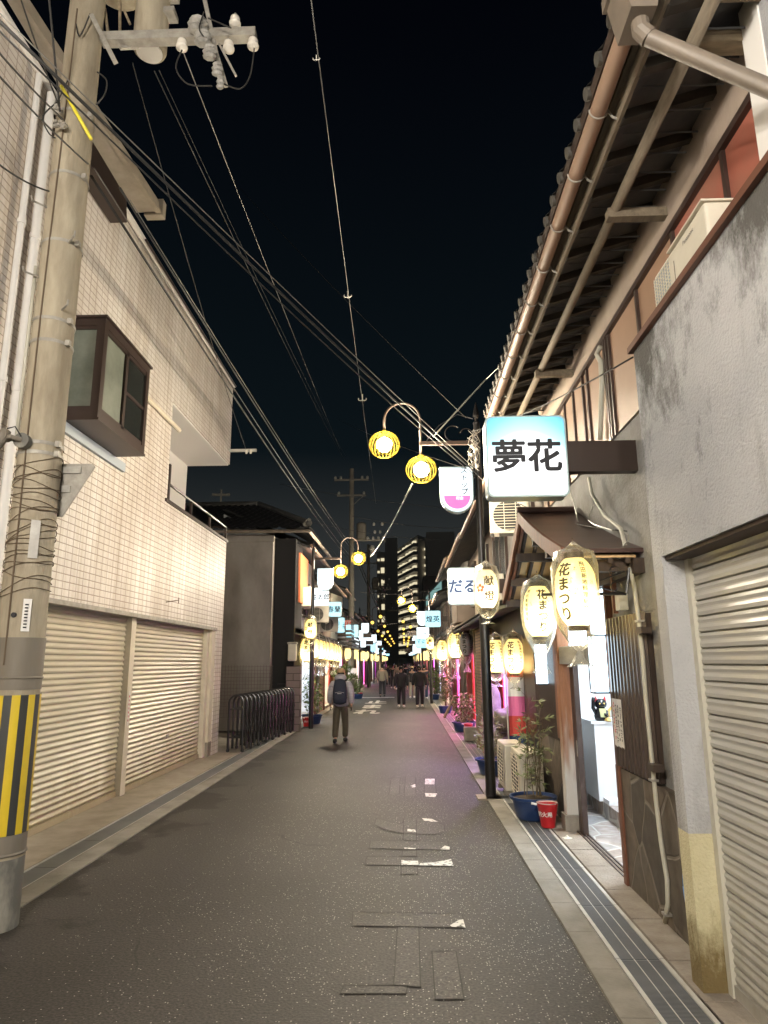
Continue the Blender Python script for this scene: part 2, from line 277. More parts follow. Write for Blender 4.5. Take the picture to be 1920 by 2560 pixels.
M['inkb'] = mat('brown_ink', (.02, .012, .005), .8, spec=.1)
M['fl_red'] = mat('red_blossom_ink', (.75, .09, .02), .6)
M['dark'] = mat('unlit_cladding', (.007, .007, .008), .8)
M['wallgrey'] = mat('grey_render', (.3, .275, .25), .9, col2=(.19, .17, .155), nscale=1.1, stretch=(1, 1, .5))
M['skin'] = mat('skin', (.5, .3, .21), .5)
M['hair'] = mat('black_hair', (.012, .01, .009), .5)
M['jacket_l'] = mat('pale_down_jacket', (.42, .4, .44), .45, col2=(.3, .28, .32), nscale=7, bump=1, bscale=9, stretch=(.4, .4, 2.5))
M['jacket_k'] = mat('black_cloth', (.016, .016, .019), .75, bump=1, bscale=8, stretch=(1, 1, .5))
M['jacket_b'] = mat('beige_coat', (.3, .26, .2), .8, bump=1, bscale=8)
M['jacket_n'] = mat('navy_cloth', (.02, .025, .045), .8)
M['trs_o'] = mat('olive_trousers', (.075, .062, .042), .85, col2=(.05, .042, .03), nscale=8, bump=1, bscale=9, stretch=(1, 1, .5))
M['cap'] = mat('tan_cap', (.42, .28, .15), .8)
M['jeans'] = mat('blue_denim', (.06, .09, .16), .8)
M['shoe_w'] = mat('white_shoe', (.6, .58, .55), .5)
M['leaf'] = mat('leaf', (.06, .11, .025), .55, col2=(.13, .18, .05), nscale=12)
M['bamboo'] = mat('bamboo_leaf', (.09, .13, .04), .6, col2=(.2, .2, .09), nscale=10)
M['stem'] = mat('plant_stem', (.12, .09, .05), .8)
M['soil'] = mat('potting_soil', (.05, .035, .022), .95, bump=.6, bscale=40)
M['trunk'] = mat('bark', (.12, .08, .05), .9, bump=.6, bscale=20)
M['cer'] = mat('white_porcelain', (.7, .66, .58), .25)
M['gold'] = mat('gold_paint', (.6, .4, .12), .35, metal=.5)
M['yellow'] = mat('yellow_band', (.68, .5, .02), .45, col2=(.55, .4, .02), nscale=3)
M['charc'] = mat('charcoal_band', (.035, .036, .035), .55)
M['room'] = mat('white_interior', (.78, .79, .8), .6)
M['curtp'] = mat('pink_curtain', (.7, .16, .38), .7); M['curtr'] = mat('red_curtain', (.55, .06, .05), .7)
M['curtb'] = mat('pale_blue_curtain', (.35, .5, .6), .7); M['curtv'] = mat('violet_curtain', (.3, .1, .5), .7)
M['brick'] = brickmat('brown_brick', (.28, .16, .09), (.36, .22, .13), (.1, .08, .06), .2, .065, .008, rough=.8, bump=.8)
M['brickX'] = brickmat('brown_brick_side', (.28, .16, .09), (.36, .22, .13), (.1, .08, .06), .2, .065, .008, rough=.8, bump=.8, axes='XZ')
M['block'] = brickmat('concrete_block', (.2, .16, .15), (.24, .19, .18), (.09, .07, .065), .4, .2, .012, offset=.5, rough=.9, bump=.6, axes='XZ')
M['meshf'] = mat('brown_mesh_wire', (.1, .065, .055), .6)
M['cable'] = mat('cable_sheath', (.035, .034, .032), .55, spec=.3)
M['wire'] = mat('bare_wire', (.22, .21, .19), .5, metal=.5)
M['polefar'] = mat('far_pole_concrete', (.13, .12, .1), .85, col2=(.2, .18, .15), nscale=2)
M['cablel'] = mat('pale_cable', (.3, .3, .26), .45)
# light givers
WARM = (1.0, .72, .36)
M['globe'] = emit('lit_globe', (1.0, .87, .66), 340.0)
M['globen'] = emit('lit_globe_neutral', (1.0, .93, .83), 640.0)
M['globefar'] = emit('lit_globe_distant', (1.0, .6, .1), .8)
M['cage'] = mat('bronze_cage', (.06, .043, .006), .8, spec=.0)
M['bulb'] = emit('lantern_bulb', (1.0, .84, .54), 36.0)
M['tube'] = emit('fluorescent_tube', (.82, .92, 1.0), 30.0)
M['tubep'] = emit('pink_tube', (1.0, .2, .62), 50.0)
M['tubev'] = emit('violet_tube', (.6, .34, 1.0), 55.0)
M['tubew'] = emit('shop_lamp', (1.0, .82, .55), 26.0)
M['diff'] = emit('white_diffuser', (.66, .86, 1.0), 2.2)
M['signw'] = emit('lit_sign_white', (.8, .93, 1.0), .62)
M['signc'] = emit('lit_sign_cyan', (.42, .85, 1.0), .5)
M['signp'] = emit('lit_sign_pink', (1.0, .16, .5), .42)
M['signrim'] = mat('sign_casing', (.35, .45, .45), .35)
M['litwin'] = emit('lit_balcony', (1.0, .88, .58), .26)
M['teal'] = emit('lit_teal_hall', (.5, .9, .85), .12)
def gradsign():
    m = bpy.data.materials.new('lit_sign_blue_top'); m.use_nodes = True; n = m.node_tree; b = n.nodes['Principled BSDF']; b.inputs['Base Color'].default_value = (.05, .05, .05, 1)
    t = n.nodes.new('ShaderNodeTexCoord'); s = n.nodes.new('ShaderNodeSeparateXYZ'); n.links.new(t.outputs['Object'], s.inputs[0])
    # printed sky-blue band that fades into white, bent downwards at the sides
    ab = n.nodes.new('ShaderNodeMath'); ab.operation = 'MULTIPLY'; n.links.new(s.outputs[0], ab.inputs[0]); n.links.new(s.outputs[0], ab.inputs[1])
    ad = n.nodes.new('ShaderNodeMath'); ad.operation = 'MULTIPLY_ADD'; ad.inputs[1].default_value = 1.6
    n.links.new(ab.outputs[0], ad.inputs[0]); n.links.new(s.outputs[2], ad.inputs[2])
    mr = n.nodes.new('ShaderNodeMapRange'); mr.inputs[1].default_value = .1; mr.inputs[2].default_value = .52; n.links.new(ad.outputs[0], mr.inputs[0])
    r = n.nodes.new('ShaderNodeValToRGB'); r.color_ramp.elements[0].color = (1.0, 1.0, 1.0, 1); r.color_ramp.elements[1].color = (.04, .26, .46, 1)
    k = r.color_ramp.elements.new(.62); k.color = (.14, .5, .66, 1)
    k = r.color_ramp.elements.new(.3); k.color = (.35, .75, .85, 1)
    n.links.new(mr.outputs[0], r.inputs[0]); n.links.new(r.outputs[0], b.inputs['Emission Color']); b.inputs['Emission Strength'].default_value = .66
    return m
M['signg'] = gradsign()
def lanternmat(name, tr, strength):
    m = bpy.data.materials.new(name); m.use_nodes = True; n = m.node_tree; b = n.nodes['Principled BSDF']; out = n.nodes['Material Output']
    b.inputs['Base Color'].default_value = (.75, .62, .3, 1); b.inputs['Roughness'].default_value = .8
    t = n.nodes.new('ShaderNodeBsdfTranslucent'); t.inputs[0].default_value = (*tr, 1)
    mx = n.nodes.new('ShaderNodeMixShader'); mx.inputs[0].default_value = .6
    n.links.new(b.outputs[0], mx.inputs[1]); n.links.new(t.outputs[0], mx.inputs[2]); n.links.new(mx.outputs[0], out.inputs[0])
    tc = n.nodes.new('ShaderNodeTexCoord'); w = n.nodes.new('ShaderNodeTexWave'); w.bands_direction = 'Z'; w.inputs['Scale'].default_value = 11
    n.links.new(tc.outputs['Object'], w.inputs['Vector']); bu = n.nodes.new('ShaderNodeBump'); bu.inputs['Strength'].default_value = .3; bu.inputs['Distance'].default_value = .006
    n.links.new(w.outputs[0], bu.inputs['Height']); n.links.new(bu.outputs[0], b.inputs['Normal'])
    return m
M['lantern'] = lanternmat('lantern_paper', (.95, .87, .5), 0)
M['lanternw'] = lanternmat('lantern_paper_white', (.95, .9, .72), 0)
M['lanternfar'] = emit('lit_lantern_paper', (1.0, .76, .28), .62)
M['lanterngrey'] = mat('unlit_lantern_paper', (.4, .38, .42), .8)
def bagmat():
    m = bpy.data.materials.new('clear_plastic_bag'); m.use_nodes = True; n = m.node_tree; out = n.nodes['Material Output']
    n.nodes.remove(n.nodes['Principled BSDF'])
    tr = n.nodes.new('ShaderNodeBsdfTransparent'); tr.inputs[0].default_value = (.93, .93, .9, 1)
    gl = n.nodes.new('ShaderNodeBsdfGlossy'); gl.inputs['Roughness'].default_value = .22
    di = n.nodes.new('ShaderNodeBsdfTranslucent'); di.inputs[0].default_value = (.8, .8, .78, 1)
    tcx = n.nodes.new('ShaderNodeTexCoord'); no = n.nodes.new('ShaderNodeTexNoise'); no.inputs['Scale'].default_value = 9; no.inputs['Detail'].default_value = 5
    mp = n.nodes.new('ShaderNodeMapping'); mp.inputs['Scale'].default_value = (1, 1, .4)
    n.links.new(tcx.outputs['Object'], mp.inputs[0]); n.links.new(mp.outputs[0], no.inputs['Vector'])
    bu = n.nodes.new('ShaderNodeBump'); bu.inputs['Strength'].default_value = 1; bu.inputs['Distance'].default_value = .03
    n.links.new(no.outputs[0], bu.inputs['Height']); n.links.new(bu.outputs[0], gl.inputs['Normal'])
    lw = n.nodes.new('ShaderNodeLayerWeight'); lw.inputs[0].default_value = .35; n.links.new(bu.outputs[0], lw.inputs['Normal'])
    m1 = n.nodes.new('ShaderNodeMixShader'); m2 = n.nodes.new('ShaderNodeMixShader')
    m1.inputs[0].default_value = .62; n.links.new(gl.outputs[0], m1.inputs[1]); n.links.new(di.outputs[0], m1.inputs[2])
    mr = n.nodes.new('ShaderNodeMapRange'); mr.inputs[3].default_value = .1; mr.inputs[4].default_value = .8; n.links.new(lw.outputs['Facing'], mr.inputs[0])
    n.links.new(mr.outputs[0], m2.inputs[0]); n.links.new(tr.outputs[0], m2.inputs[1]); n.links.new(m1.outputs[0], m2.inputs[2]); n.links.new(m2.outputs[0], out.inputs[0])
    return m
M['bag'] = bagmat()
# ------------------------------------------------------------ mesh helpers
def wloc(o):
    v = Vector((0, 0, 0))
    while o is not None: v = v + o.location; o = o.parent
    return v
class MB:
    def __init__(s): s.v = []; s.f = []; s.mi = []; s.cur = 0
    def add(s, vs, fs):
        b = len(s.v); s.v += [Vector(v) for v in vs]; s.f += [tuple(b + i for i in f) for f in fs]; s.mi += [s.cur] * len(fs); return s
    def box(s, a, b):
        x0, x1 = sorted((a[0], b[0])); y0, y1 = sorted((a[1], b[1])); z0, z1 = sorted((a[2], b[2]))
        return s.add([(x0, y0, z0), (x1, y0, z0), (x1, y1, z0), (x0, y1, z0), (x0, y0, z1), (x1, y0, z1), (x1, y1, z1), (x0, y1, z1)],
                     [(0, 3, 2, 1), (4, 5, 6, 7), (0, 1, 5, 4), (1, 2, 6, 5), (2, 3, 7, 6), (3, 0, 4, 7)])
    def bbox(s, a, b, r=.01):              # box with chamfered vertical and horizontal edges
        x0, x1 = sorted((a[0], b[0])); y0, y1 = sorted((a[1], b[1])); z0, z1 = sorted((a[2], b[2]))
        bm = bmesh.new(); bmesh.ops.create_cube(bm, size=1)
        for v in bm.verts: v.co = Vector(((x0 + x1) / 2 + v.co.x * (x1 - x0), (y0 + y1) / 2 + v.co.y * (y1 - y0), (z0 + z1) / 2 + v.co.z * (z1 - z0)))
        bmesh.ops.bevel(bm, geom=bm.edges[:], offset=r, segments=2, affect='EDGES', profile=.6)
        bm.verts.index_update(); s.add([v.co.copy() for v in bm.verts], [[v.index for v in f.verts] for f in bm.faces]); bm.free(); return s
    def tube(s, pts, r, seg=8, cap=True):
        pts = [Vector(p) for p in pts]; n = len(pts); rs = r if isinstance(r, (list, tuple)) else [r] * n
        b = len(s.v); prev = None
        for i, p in enumerate(pts):
            d = (pts[min(i + 1, n - 1)] - pts[max(i - 1, 0)])
            if d.length < 1e-9: d = Vector((0, 0, 1))
            d.normalize()
            if prev is None: a = d.orthogonal().normalized()
            else:
                a = prev - d * prev.dot(d)
                a = a.normalized() if a.length > 1e-6 else d.orthogonal().normalized()
            prev = a; c = d.cross(a)
            for k in range(seg):
                t = 2 * PI * k / seg; s.v.append(p + (a * math.cos(t) + c * math.sin(t)) * rs[i])
        for i in range(n - 1):
            for k in range(seg):
                k2 = (k + 1) % seg; s.f.append((b + i * seg + k, b + i * seg + k2, b + (i + 1) * seg + k2, b + (i + 1) * seg + k)); s.mi.append(s.cur)
        if cap and seg > 2:
            s.f.append(tuple(b + k for k in range(seg - 1, -1, -1))); s.f.append(tuple(b + (n - 1) * seg + k for k in range(seg))); s.mi += [s.cur] * 2
        return s
    def lathe(s, c, prof, seg=20, cap=True, sx=1, sy=1):   # prof: (r, z)
        b = len(s.v); c = Vector(c)
        for r, z in prof:
            for k in range(seg): t = 2 * PI * k / seg; s.v.append(c + Vector((r * math.cos(t) * sx, r * math.sin(t) * sy, z)))
        n = len(prof)
        for i in range(n - 1):
            for k in range(seg):
                k2 = (k + 1) % seg; s.f.append((b + i * seg + k, b + i * seg + k2, b + (i + 1) * seg + k2, b + (i + 1) * seg + k)); s.mi.append(s.cur)
        if cap:
            s.f.append(tuple(b + k for k in range(seg - 1, -1, -1))); s.f.append(tuple(b + (n - 1) * seg + k for k in range(seg))); s.mi += [s.cur] * 2
        return s
    def prism(s, poly, d):                 # poly: 3D loop, d: extrusion vector
        n = len(poly); d = Vector(d); p = [Vector(q) for q in poly]
        return s.add(p + [q + d for q in p], [tuple(range(n - 1, -1, -1)), tuple(range(n, 2 * n))] + [(i, (i + 1) % n, n + (i + 1) % n, n + i) for i in range(n)])
    def strip(s, prof, d):                 # open profile extruded
        n = len(prof); d = Vector(d); p = [Vector(q) for q in prof]
        return s.add(p + [q + d for q in p], [(i, i + 1, n + i + 1, n + i) for i in range(n - 1)])
    def build(s, name, m, parent=None, smooth=False, mats=None):
        me = bpy.data.meshes.new(name); off = wloc(parent) if parent else Vector((0, 0, 0))
        me.from_pydata([v - off for v in s.v], [], s.f); me.update()
        for x in (mats or [m]): me.materials.append(x)
        if mats: me.polygons.foreach_set('material_index', s.mi)
        if smooth:
            me.polygons.foreach_set('use_smooth', [True] * len(me.polygons))
            if smooth == 'auto':
                try: me.set_sharp_from_angle(angle=math.radians(40))
                except Exception: pass
        o = bpy.data.objects.new(name, me); COL.objects.link(o)
        if parent: o.parent = parent
        return o
def thing(name, label, cat, loc=(0, 0, 0), group=None, rz=0):
    o = bpy.data.objects.new(name, None); COL.objects.link(o); o.location = loc; o.rotation_euler = (0, 0, rz); o.empty_display_size = .2
    o['label'] = label; o['category'] = cat
    if group: o['group'] = group
    return o
def tag(o, label, cat, group=None):
    o['label'] = label; o['category'] = cat
    if group: o['group'] = group
    return o
def struct(o, kind='structure'): o['kind'] = kind; return o
def parts(name, m, parent, shapes, smooth=False):
    for fn in shapes: w_ = MB(); fn(w_); w_.build(name, m, parent, smooth=smooth)
def recenter(o):
    me = o.data; xs = [v.co.copy() for v in me.vertices]; c = sum(xs, Vector()) / len(xs); c.z = min(v.z for v in xs)
    for v in me.vertices: v.co -= c
    o.location = o.location + c; return o
def copy_tree(o, loc=None, label=None, rz=None, group=None, scale=None):
    kids = {}
    def rec(x, par):
        c = x.copy(); COL.objects.link(c)
        if par is not None: c.parent = par
        for k in list(x.children): rec(k, c)
        return c
    c = rec(o, None)
    if loc is not None: c.location = loc
    if rz is not None: c.rotation_euler = (0, 0, rz)
    if scale: c.scale = (scale,) * 3 if not isinstance(scale, tuple) else scale
    if label: c['label'] = label
    if group: c['group'] = group
    return c
_tc = {}
def glyphs(body, size=.1, bold=0.0, lead=1.0):
    """font outlines as triangles, centred on 0,0"""
    key = (body, size, bold, lead)
    if key in _tc: return _tc[key]
    c = bpy.data.curves.new('txt', 'FONT'); c.body = body; c.size = size; c.align_x = 'CENTER'; c.space_line = lead; c.resolution_u = 3
    o = bpy.data.objects.new('txt', c); COL.objects.link(o)
    bpy.context.view_layer.update()
    me = bpy.data.meshes.new_from_object(o.evaluated_get(bpy.context.evaluated_depsgraph_get()))
    bm = bmesh.new(); bm.from_mesh(me); bmesh.ops.triangulate(bm, faces=bm.faces[:])
    for _ in range(4):
        es = [x for x in bm.edges if x.calc_length() > size * .34]
        if not es: break
        bmesh.ops.subdivide_edges(bm, edges=es, cuts=1); bmesh.ops.triangulate(bm, faces=[f for f in bm.faces if len(f.verts) > 3])
    bm.verts.index_update()
    v = [(p.co.x, p.co.y) for p in bm.verts]; f = [[q.index for q in g.verts] for g in bm.faces]; bm.free()
    bpy.data.objects.remove(o); bpy.data.curves.remove(c); bpy.data.meshes.remove(me)
    if v:
        cx = (min(a[0] for a in v) + max(a[0] for a in v)) / 2; cy = (min(a[1] for a in v) + max(a[1] for a in v)) / 2
        v = [(a - cx, b - cy) for a, b in v]
    shifts = [(0, 0)]
    if bold: shifts = [(bold * math.cos(k * PI / 3), bold * math.sin(k * PI / 3)) for k in range(6)] + [(0, 0)]
    V = []; Fc = []
    for i, (dx, dy) in enumerate(shifts):
        b = len(V); V += [(a + dx, c_ + dy, i * .0004) for a, c_ in v]; Fc += [[b + t for t in g] for g in f]
    _tc[key] = (V, Fc); return V, Fc
def text(body, size, c, right, upv, m, parent, name='lettering', bold=0.0, lead=1.0, sx=1.0):
    V, Fc = glyphs(body, size, bold, lead); r = Vector(right).normalized(); u = Vector(upv).normalized(); n = r.cross(u); c = Vector(c)
    mb = MB(); mb.add([c + r * a * sx + u * b + n * (.002 + z) for a, b, z in V], Fc)
    return mb.build(name, m, parent)
def wraptext(body, size, c, rfun, a0, z0, m, parent, name='lettering', bold=0.0, lead=1.0):
    V, Fc = glyphs(body, size, bold, lead); mb = MB(); vs = []; c = Vector(c)
    for a, b, z in V:
        zz = z0 + b; R = rfun(zz); t = a0 + a / max(R, .05)
        R = R + .004 + z; vs.append(c + Vector((R * math.cos(t), R * math.sin(t), zz)))
    mb.add(vs, Fc); return mb.build(name, m, parent)
def arc(c, r, a0, a1, n, ax='xz'):
    o = []
    for i in range(n + 1):
        t = a0 + (a1 - a0) * i / n; p = Vector(c)
        if ax == 'xz': p = p + Vector((r * math.cos(t), 0, r * math.sin(t)))
        elif ax == 'yz': p = p + Vector((0, r * math.cos(t), r * math.sin(t)))
        else: p = p + Vector((r * math.cos(t), r * math.sin(t), 0))
        o.append(p)
    return o
def sag(a, b, s, n=14):
    a = Vector(a); b = Vector(b); return [a.lerp(b, i / n) - Vector((0, 0, 4 * s * (i / n) * (1 - i / n))) for i in range(n + 1)]
def cable(name, pts, r, m, label, cat='cable', group=None, seg=6):
    mb = MB(); mb.tube(pts, r, seg); o = mb.build(name, m, None, smooth=True); return tag(recenter(o), label, cat, group)
def corr_sheet(mb, x, y0, y1, z0, z1, pitch=.06, depth=.02, side=-1):   # vertical corrugations on a wall plane X = x facing side
    prof = []; n = max(2, int((y1 - y0) / pitch))
    for i in range(n):
        a = y0 + (y1 - y0) * i / n; w = (y1 - y0) / n
        prof += [(x, a, z0), (x + side * depth, a + w * .2, z0), (x + side * depth, a + w * .5, z0), (x, a + w * .7, z0)]
    prof.append((x, y1, z0)); mb.strip(prof, (0, 0, z1 - z0)); return mb
def shutter_mesh(mb, x, y0, y1, z0, z1, side=1, pitch=.075, d=.014, double=False):
    prof = []; n = int((z1 - z0) / pitch); w = (z1 - z0) / n
    for i in range(n):
        a = z0 + i * w
        if double: pts = [(0, -.5), (.06, .8), (.28, 1), (.46, .62), (.56, .62), (.74, 1), (.92, .75), (.96, -.5)]
        else: pts = [(0, 0), (.08, .15), (.2, .85), (.45, 1), (.62, .6), (.82, .15)]
        for t, k in pts: prof.append((x + side * d * k, y0, a + t * w))
    prof.append((x, y0, z1)); mb.strip(prof, (0, y1 - y0, 0)); return mb
def tile_slab(mb, p0, p1, rise, nrows=6, pitch=.26, amp=.03):
    """wavy tiled roof: eave edge p0-p1 (along Y), slope vector rise"""
    p0 = Vector(p0); p1 = Vector(p1); r = Vector(rise); L = (p1 - p0).length; n = max(4, int(L / pitch)) * 4
    d = (p1 - p0) / n; up_ = d.cross(r).normalized(); 
    if up_.z < 0: up_ = -up_
    vs = []; fs = []; rows = nrows * 2
    for j in range(rows):
        row = j // 2; t = (row + (j % 2)) / nrows; lift = .03 if j % 2 == 0 else 0.0
        for i in range(n + 1):
            ph = (i % 4); h = amp * (1.0 if ph == 0 else .35 if ph in (1, 3) else 0)
            vs.append(p0 + d * i + r * t + up_ * (h + lift))
    for j in range(rows - 1):
        for i in range(n): a = j * (n + 1) + i; fs.append((a, a + 1, a + n + 2, a + n + 1))
    mb.add(vs, fs); return mb
def skinned(chains, name, m, parent, levels=1, loc=None):
    """chains: list of (list of (pos, radius), parent_index or None): one connected skeleton grown with Skin"""
    bm = bmesh.new(); lay = bm.verts.layers.skin.verify(); verts = {}
    first = None
    for key, (p, r, par) in chains.items():
        v = bm.verts.new(Vector(p)); rr = r if isinstance(r, tuple) else (r, r); v[lay].radius = rr; verts[key] = v
        if par is not None: bm.edges.new((verts[par], v))
        else: v[lay].use_root = True
    me = bpy.data.meshes.new(name); bm.to_mesh(me); bm.free()
    o = bpy.data.objects.new(name, me); COL.objects.link(o)
    md = o.modifiers.new('Skin', 'SKIN'); md.use_smooth_shade = True; md.branch_smoothing = .6
    if levels: s_ = o.modifiers.new('Sub', 'SUBSURF'); s_.levels = levels; s_.render_levels = levels
    bpy.context.view_layer.update()
    me2 = bpy.data.meshes.new_from_object(o.evaluated_get(bpy.context.evaluated_depsgraph_get()))
    bpy.data.objects.remove(o); bpy.data.meshes.remove(me)
    me2.name = name; me2.materials.clear(); me2.materials.append(m)
    o2 = bpy.data.objects.new(name, me2); COL.objects.link(o2)
    if parent: o2.parent = parent
    return o2
def leaves(mb, c, rx, ry, rz_, n, size, rnd, narrow=.35, droop=.3, shell=0.45):
    for _ in range(n):
        while True:
            p = Vector((rnd.uniform(-1, 1), rnd.uniform(-1, 1), rnd.uniform(-1, 1)))
            if shell < p.length < 1: break
        p = Vector((p.x * rx, p.y * ry, p.z * rz_)) + Vector(c)
        d = Vector((rnd.uniform(-1, 1), rnd.uniform(-1, 1), rnd.uniform(-.8, .6) - droop)).normalized(); s_ = size * rnd.uniform(.6, 1.3)
        w = d.orthogonal().normalized(); w.rotate(Matrix.Rotation(rnd.uniform(0, PI), 3, d)); w *= s_ * narrow * .5
        mb.add([p, p + d * s_ * .45 + w, p + d * s_, p + d * s_ * .45 - w], [(0, 1, 2, 3)])
    return mb
# ------------------------------------------------------------ the ground
def sheet(name, x0, x1, y0, y1, z, m, th=None):
    mb = MB()
    if th: mb.box((x0, y0, z - th), (x1, y1, z))
    else: mb.add([(x0, y0, z), (x1, y0, z), (x1, y1, z), (x0, y1, z)], [(0, 1, 2, 3)])
    return struct(mb.build(name, m))
struct(MB().add([(-600, -60, -.05), (600, -60, -.05), (600, 900, -.05), (-600, 900, -.05)], [(0, 1, 2, 3)]).build('ground', M['concrete']))
struct(MB().add([(-3.12, -14, 0), (1.14, -14, 0), (1.22, 30, 0), (1.3, 190, 0), (-3.1, 190, 0), (-3.12, 18, 0)], [(0, 1, 2, 3, 4, 5)]).build('road', M['asphalt']))
def strip_segments(name, x0, x1, z0, z1, m, seg, gap=.006, Y0=-6, Y1=60, parent=None):
    mb = MB(); y = Y0
    while y < Y1: mb.box((x0, y, z0), (x1, min(y + seg, Y1) - gap, z1)); y += seg
    return struct(mb.build(name, m, parent))
strip_segments('kerb', -3.33, -3.1, -.04, .012, M['kerb'], 1.2)
strip_segments('kerb', 1.13, 1.325, -.04, .02, M['kerb'], .6)
sheet('kerb', -3.33, -3.1, 60, 190, .012, M['kerb']); sheet('kerb', 1.18, 1.38, 60, 190, .02, M['kerb'])
strip_segments('drain_channel', -3.58, -3.34, -.04, .004, M['grate'], 1.0, .008)
mb = MB()
for x in (-3.6, -3.34): mb.box((x, -6, -.03), (x + .012, 60, .012))
struct(mb.build('drain_channel', M['strip']))
sheet('apron', -4.5, -3.605, -6, 15.4, .016, M['concrete_l'], .06)
sheet('apron', -4.5, -3.605, 15.4, 190, .014, M['concrete'], .06)
# right: metal grating in lengths with pale edge strips
mb = MB(); ms = MB(); y = -3.0
while y < 32:
    L = .995; mb.box((1.365, y, -.03), (1.615, y + L - .008, .012))
    k = y
    if y < 9:
        while k < y + L - .02: mb.box((1.368, k, .012), (1.612, k + .006, .0155)); k += .0142
    ms.box((1.335, y, -.03), (1.362, y + L - .012, .02)); ms.box((1.618, y, -.03), (1.645, y + L - .012, .02))
    ms.box((1.447, y, .0165), (1.453, y + L - .01, .019)); ms.box((1.53, y, .0165), (1.536, y + L - .01, .019))
    y += L
struct(mb.build('drain_grating', M['grate'])); struct(ms.build('drain_grating', M['strip']))
sheet('drain_grating', 1.38, 1.66, 32, 190, .012, M['grate'], .03)
mb = MB(); y = -3.0; rnd = random.Random(3)
while y < 30:
    L = rnd.uniform(.45, .75); mb.box((1.655, y, -.03), (1.93, y + L - .012, .028 + rnd.uniform(0, .006))); y += L
struct(mb.build('pavement', mat('pavement_stone', (.2, .165, .135), .9, col2=(.3, .265, .225), nscale=4, bump=1, bscale=50)))
sheet('pavement', 1.66, 4, 30, 190, .02, M['concrete'], .05)
# ------------------------------------------------------------ worn road letters (flat paint, 4 mm steps)
def quadpx(pts, z): return [PZ(*p, z) for p in pts]
g = MB(); w = MB(); seam = MB()
def G(pts, dz=.004): 
    P = [PZ(*q) for q in pts]; g.add([Vector((p.x, p.y, dz)) for p in P], [tuple(range(len(pts)))])
    for i in range(len(P)):
        a = P[i]; b = P[(i + 1) % len(P)]; d = (b - a); n_ = Vector((-d.y, d.x, 0)).normalized() * .004
        seam.add([Vector((p.x, p.y, .0062)) for p in (a - n_, b - n_, b + n_, a + n_)], [(0, 1, 2, 3)])
def Wp(pts, dz=.008): w.add([Vector((p.x, p.y, dz)) for p in [PZ(*q) for q in pts]], [tuple(range(len(pts)))])
G([(882, 2281), (880, 2316), (1163, 2321), (1155, 2286)])
G([(994, 2318), (1047, 2319), (1051, 2470), (984, 2465)])
G([(1080, 2380), (1140, 2380), (1160, 2500), (1088, 2500)])
G([(860, 2466), (1020, 2466), (1015, 2486), (850, 2486)])
G([(926, 2103), (923, 2122), (1124, 2126), (1119, 2105)])
G([(918, 2142), (913, 2163), (1133, 2167), (1127, 2145)])
G([(1009, 2050), (1041, 2050), (1041, 2102), (1008, 2102)]); G([(1007, 2127), (1041, 2127), (1042, 2141), (1005, 2141)]); G([(1003, 2168), (1043, 2168), (1045, 2187), (1003, 2187)])
G([(1014, 1942), (1038, 1942), (1040, 1992), (1010, 1992)], .004); G([(978, 1945), (1001, 1945), (998, 1985), (972, 1988)])
G([(1062, 1945), (1087, 1945), (1092, 1994), (1060, 1994)])
loop = [(1010, 2047), (1050, 2046), (1085, 2052), (1110, 2064), (1112, 2078), (1092, 2086), (1050, 2087), (1005, 2084), (960, 2075), (936, 2062), (941, 2046), (975, 2056), (1005, 2062)]
G(loop, .0045)
Wp([(1003, 2150), (1012, 2154), (1045, 2154), (1047, 2164), (1004, 2165)]); Wp([(1050, 2160), (1085, 2158), (1128, 2150), (1134, 2167), (1048, 2165)])
Wp([(1125, 2316), (1150, 2301), (1158, 2301), (1164, 2322), (1130, 2320)])
Wp([(1063, 1948), (1087, 1948), (1086, 1962), (1062, 1962)]); Wp([(1062, 1984), (1093, 1985), (1088, 1994), (1065, 1993)])
Wp([(1026, 1966), (1038, 1961), (1039, 1969), (1030, 1970)]); Wp([(1055, 2047), (1080, 2049), (1095, 2056), (1078, 2056), (1060, 2053)])
Wp([(1019, 2074), (1038, 2076), (1040, 2082), (1018, 2080)]); Wp([(1112, 2116), (1124, 2119), (1124, 2126), (1100, 2125)]); Wp([(1010, 2121), (1040, 2122), (1038, 2125), (1012, 2124)])
struct(g.build('road_marking', M['ghost'])); struct(seam.build('road_marking', M['seam'])); struct(w.build('road_marking', M['paintw']))
mb = MB()
for i, ch in enumerate('止まれ'):
    V, Fc = glyphs(ch, 1.0, .045)
    cx, cy = [(-1.4, 34.4), (-1.45, 30.9), (-1.5, 27.7)][i]
    mb.add([(cx + a * 1.05, cy + b * 2.6, .008 + z) for a, b, z in V], Fc)
mb.box((-2.4, 38.6, .001), (-.6, 38.95, .008))
struct(mb.build('road_marking', M['paint']))
# ------------------------------------------------------------ tiled building on the left
T = thing('tiled_building', 'white tiled building with two grey shutters and a brown bay window on the left', 'building', (-4.4, 5.5, 0))
X = -4.1
w = MB(); w.box((-4.4, -8, 2.66), (X, 15.45, 4.64)); w.box((-4.4, -8, 4.64), (X, 11.4, 6.52)); w.box((-8, -8, 6.52), (X, 15.45, 8.5)); w.box((-8, -8, 8.5), (X - .002, 5.28, 11))
w.box((-4.4, 14.95, 0), (X, 15.45, 2.66))
w.build('wall', M['tile'], T)
w = MB(); w.box((-8, 15.1, .0), (-4.4, 15.44, 4.6)); w.box((-8, 11.4, 4.64), (-5.1, 15.4, 6.515)); w.build('side_wall', M['white'], T)
w = MB(); w.box((-5.1, 11.42, 6.49), (-4.13, 15.42, 6.517)); w.build('soffit', M['white'], T)
w = MB(); w.box((-5.1, 11.4, 4.6), (-4.4, 15.4, 4.66)); w.build('balcony_floor', M['concrete'], T)
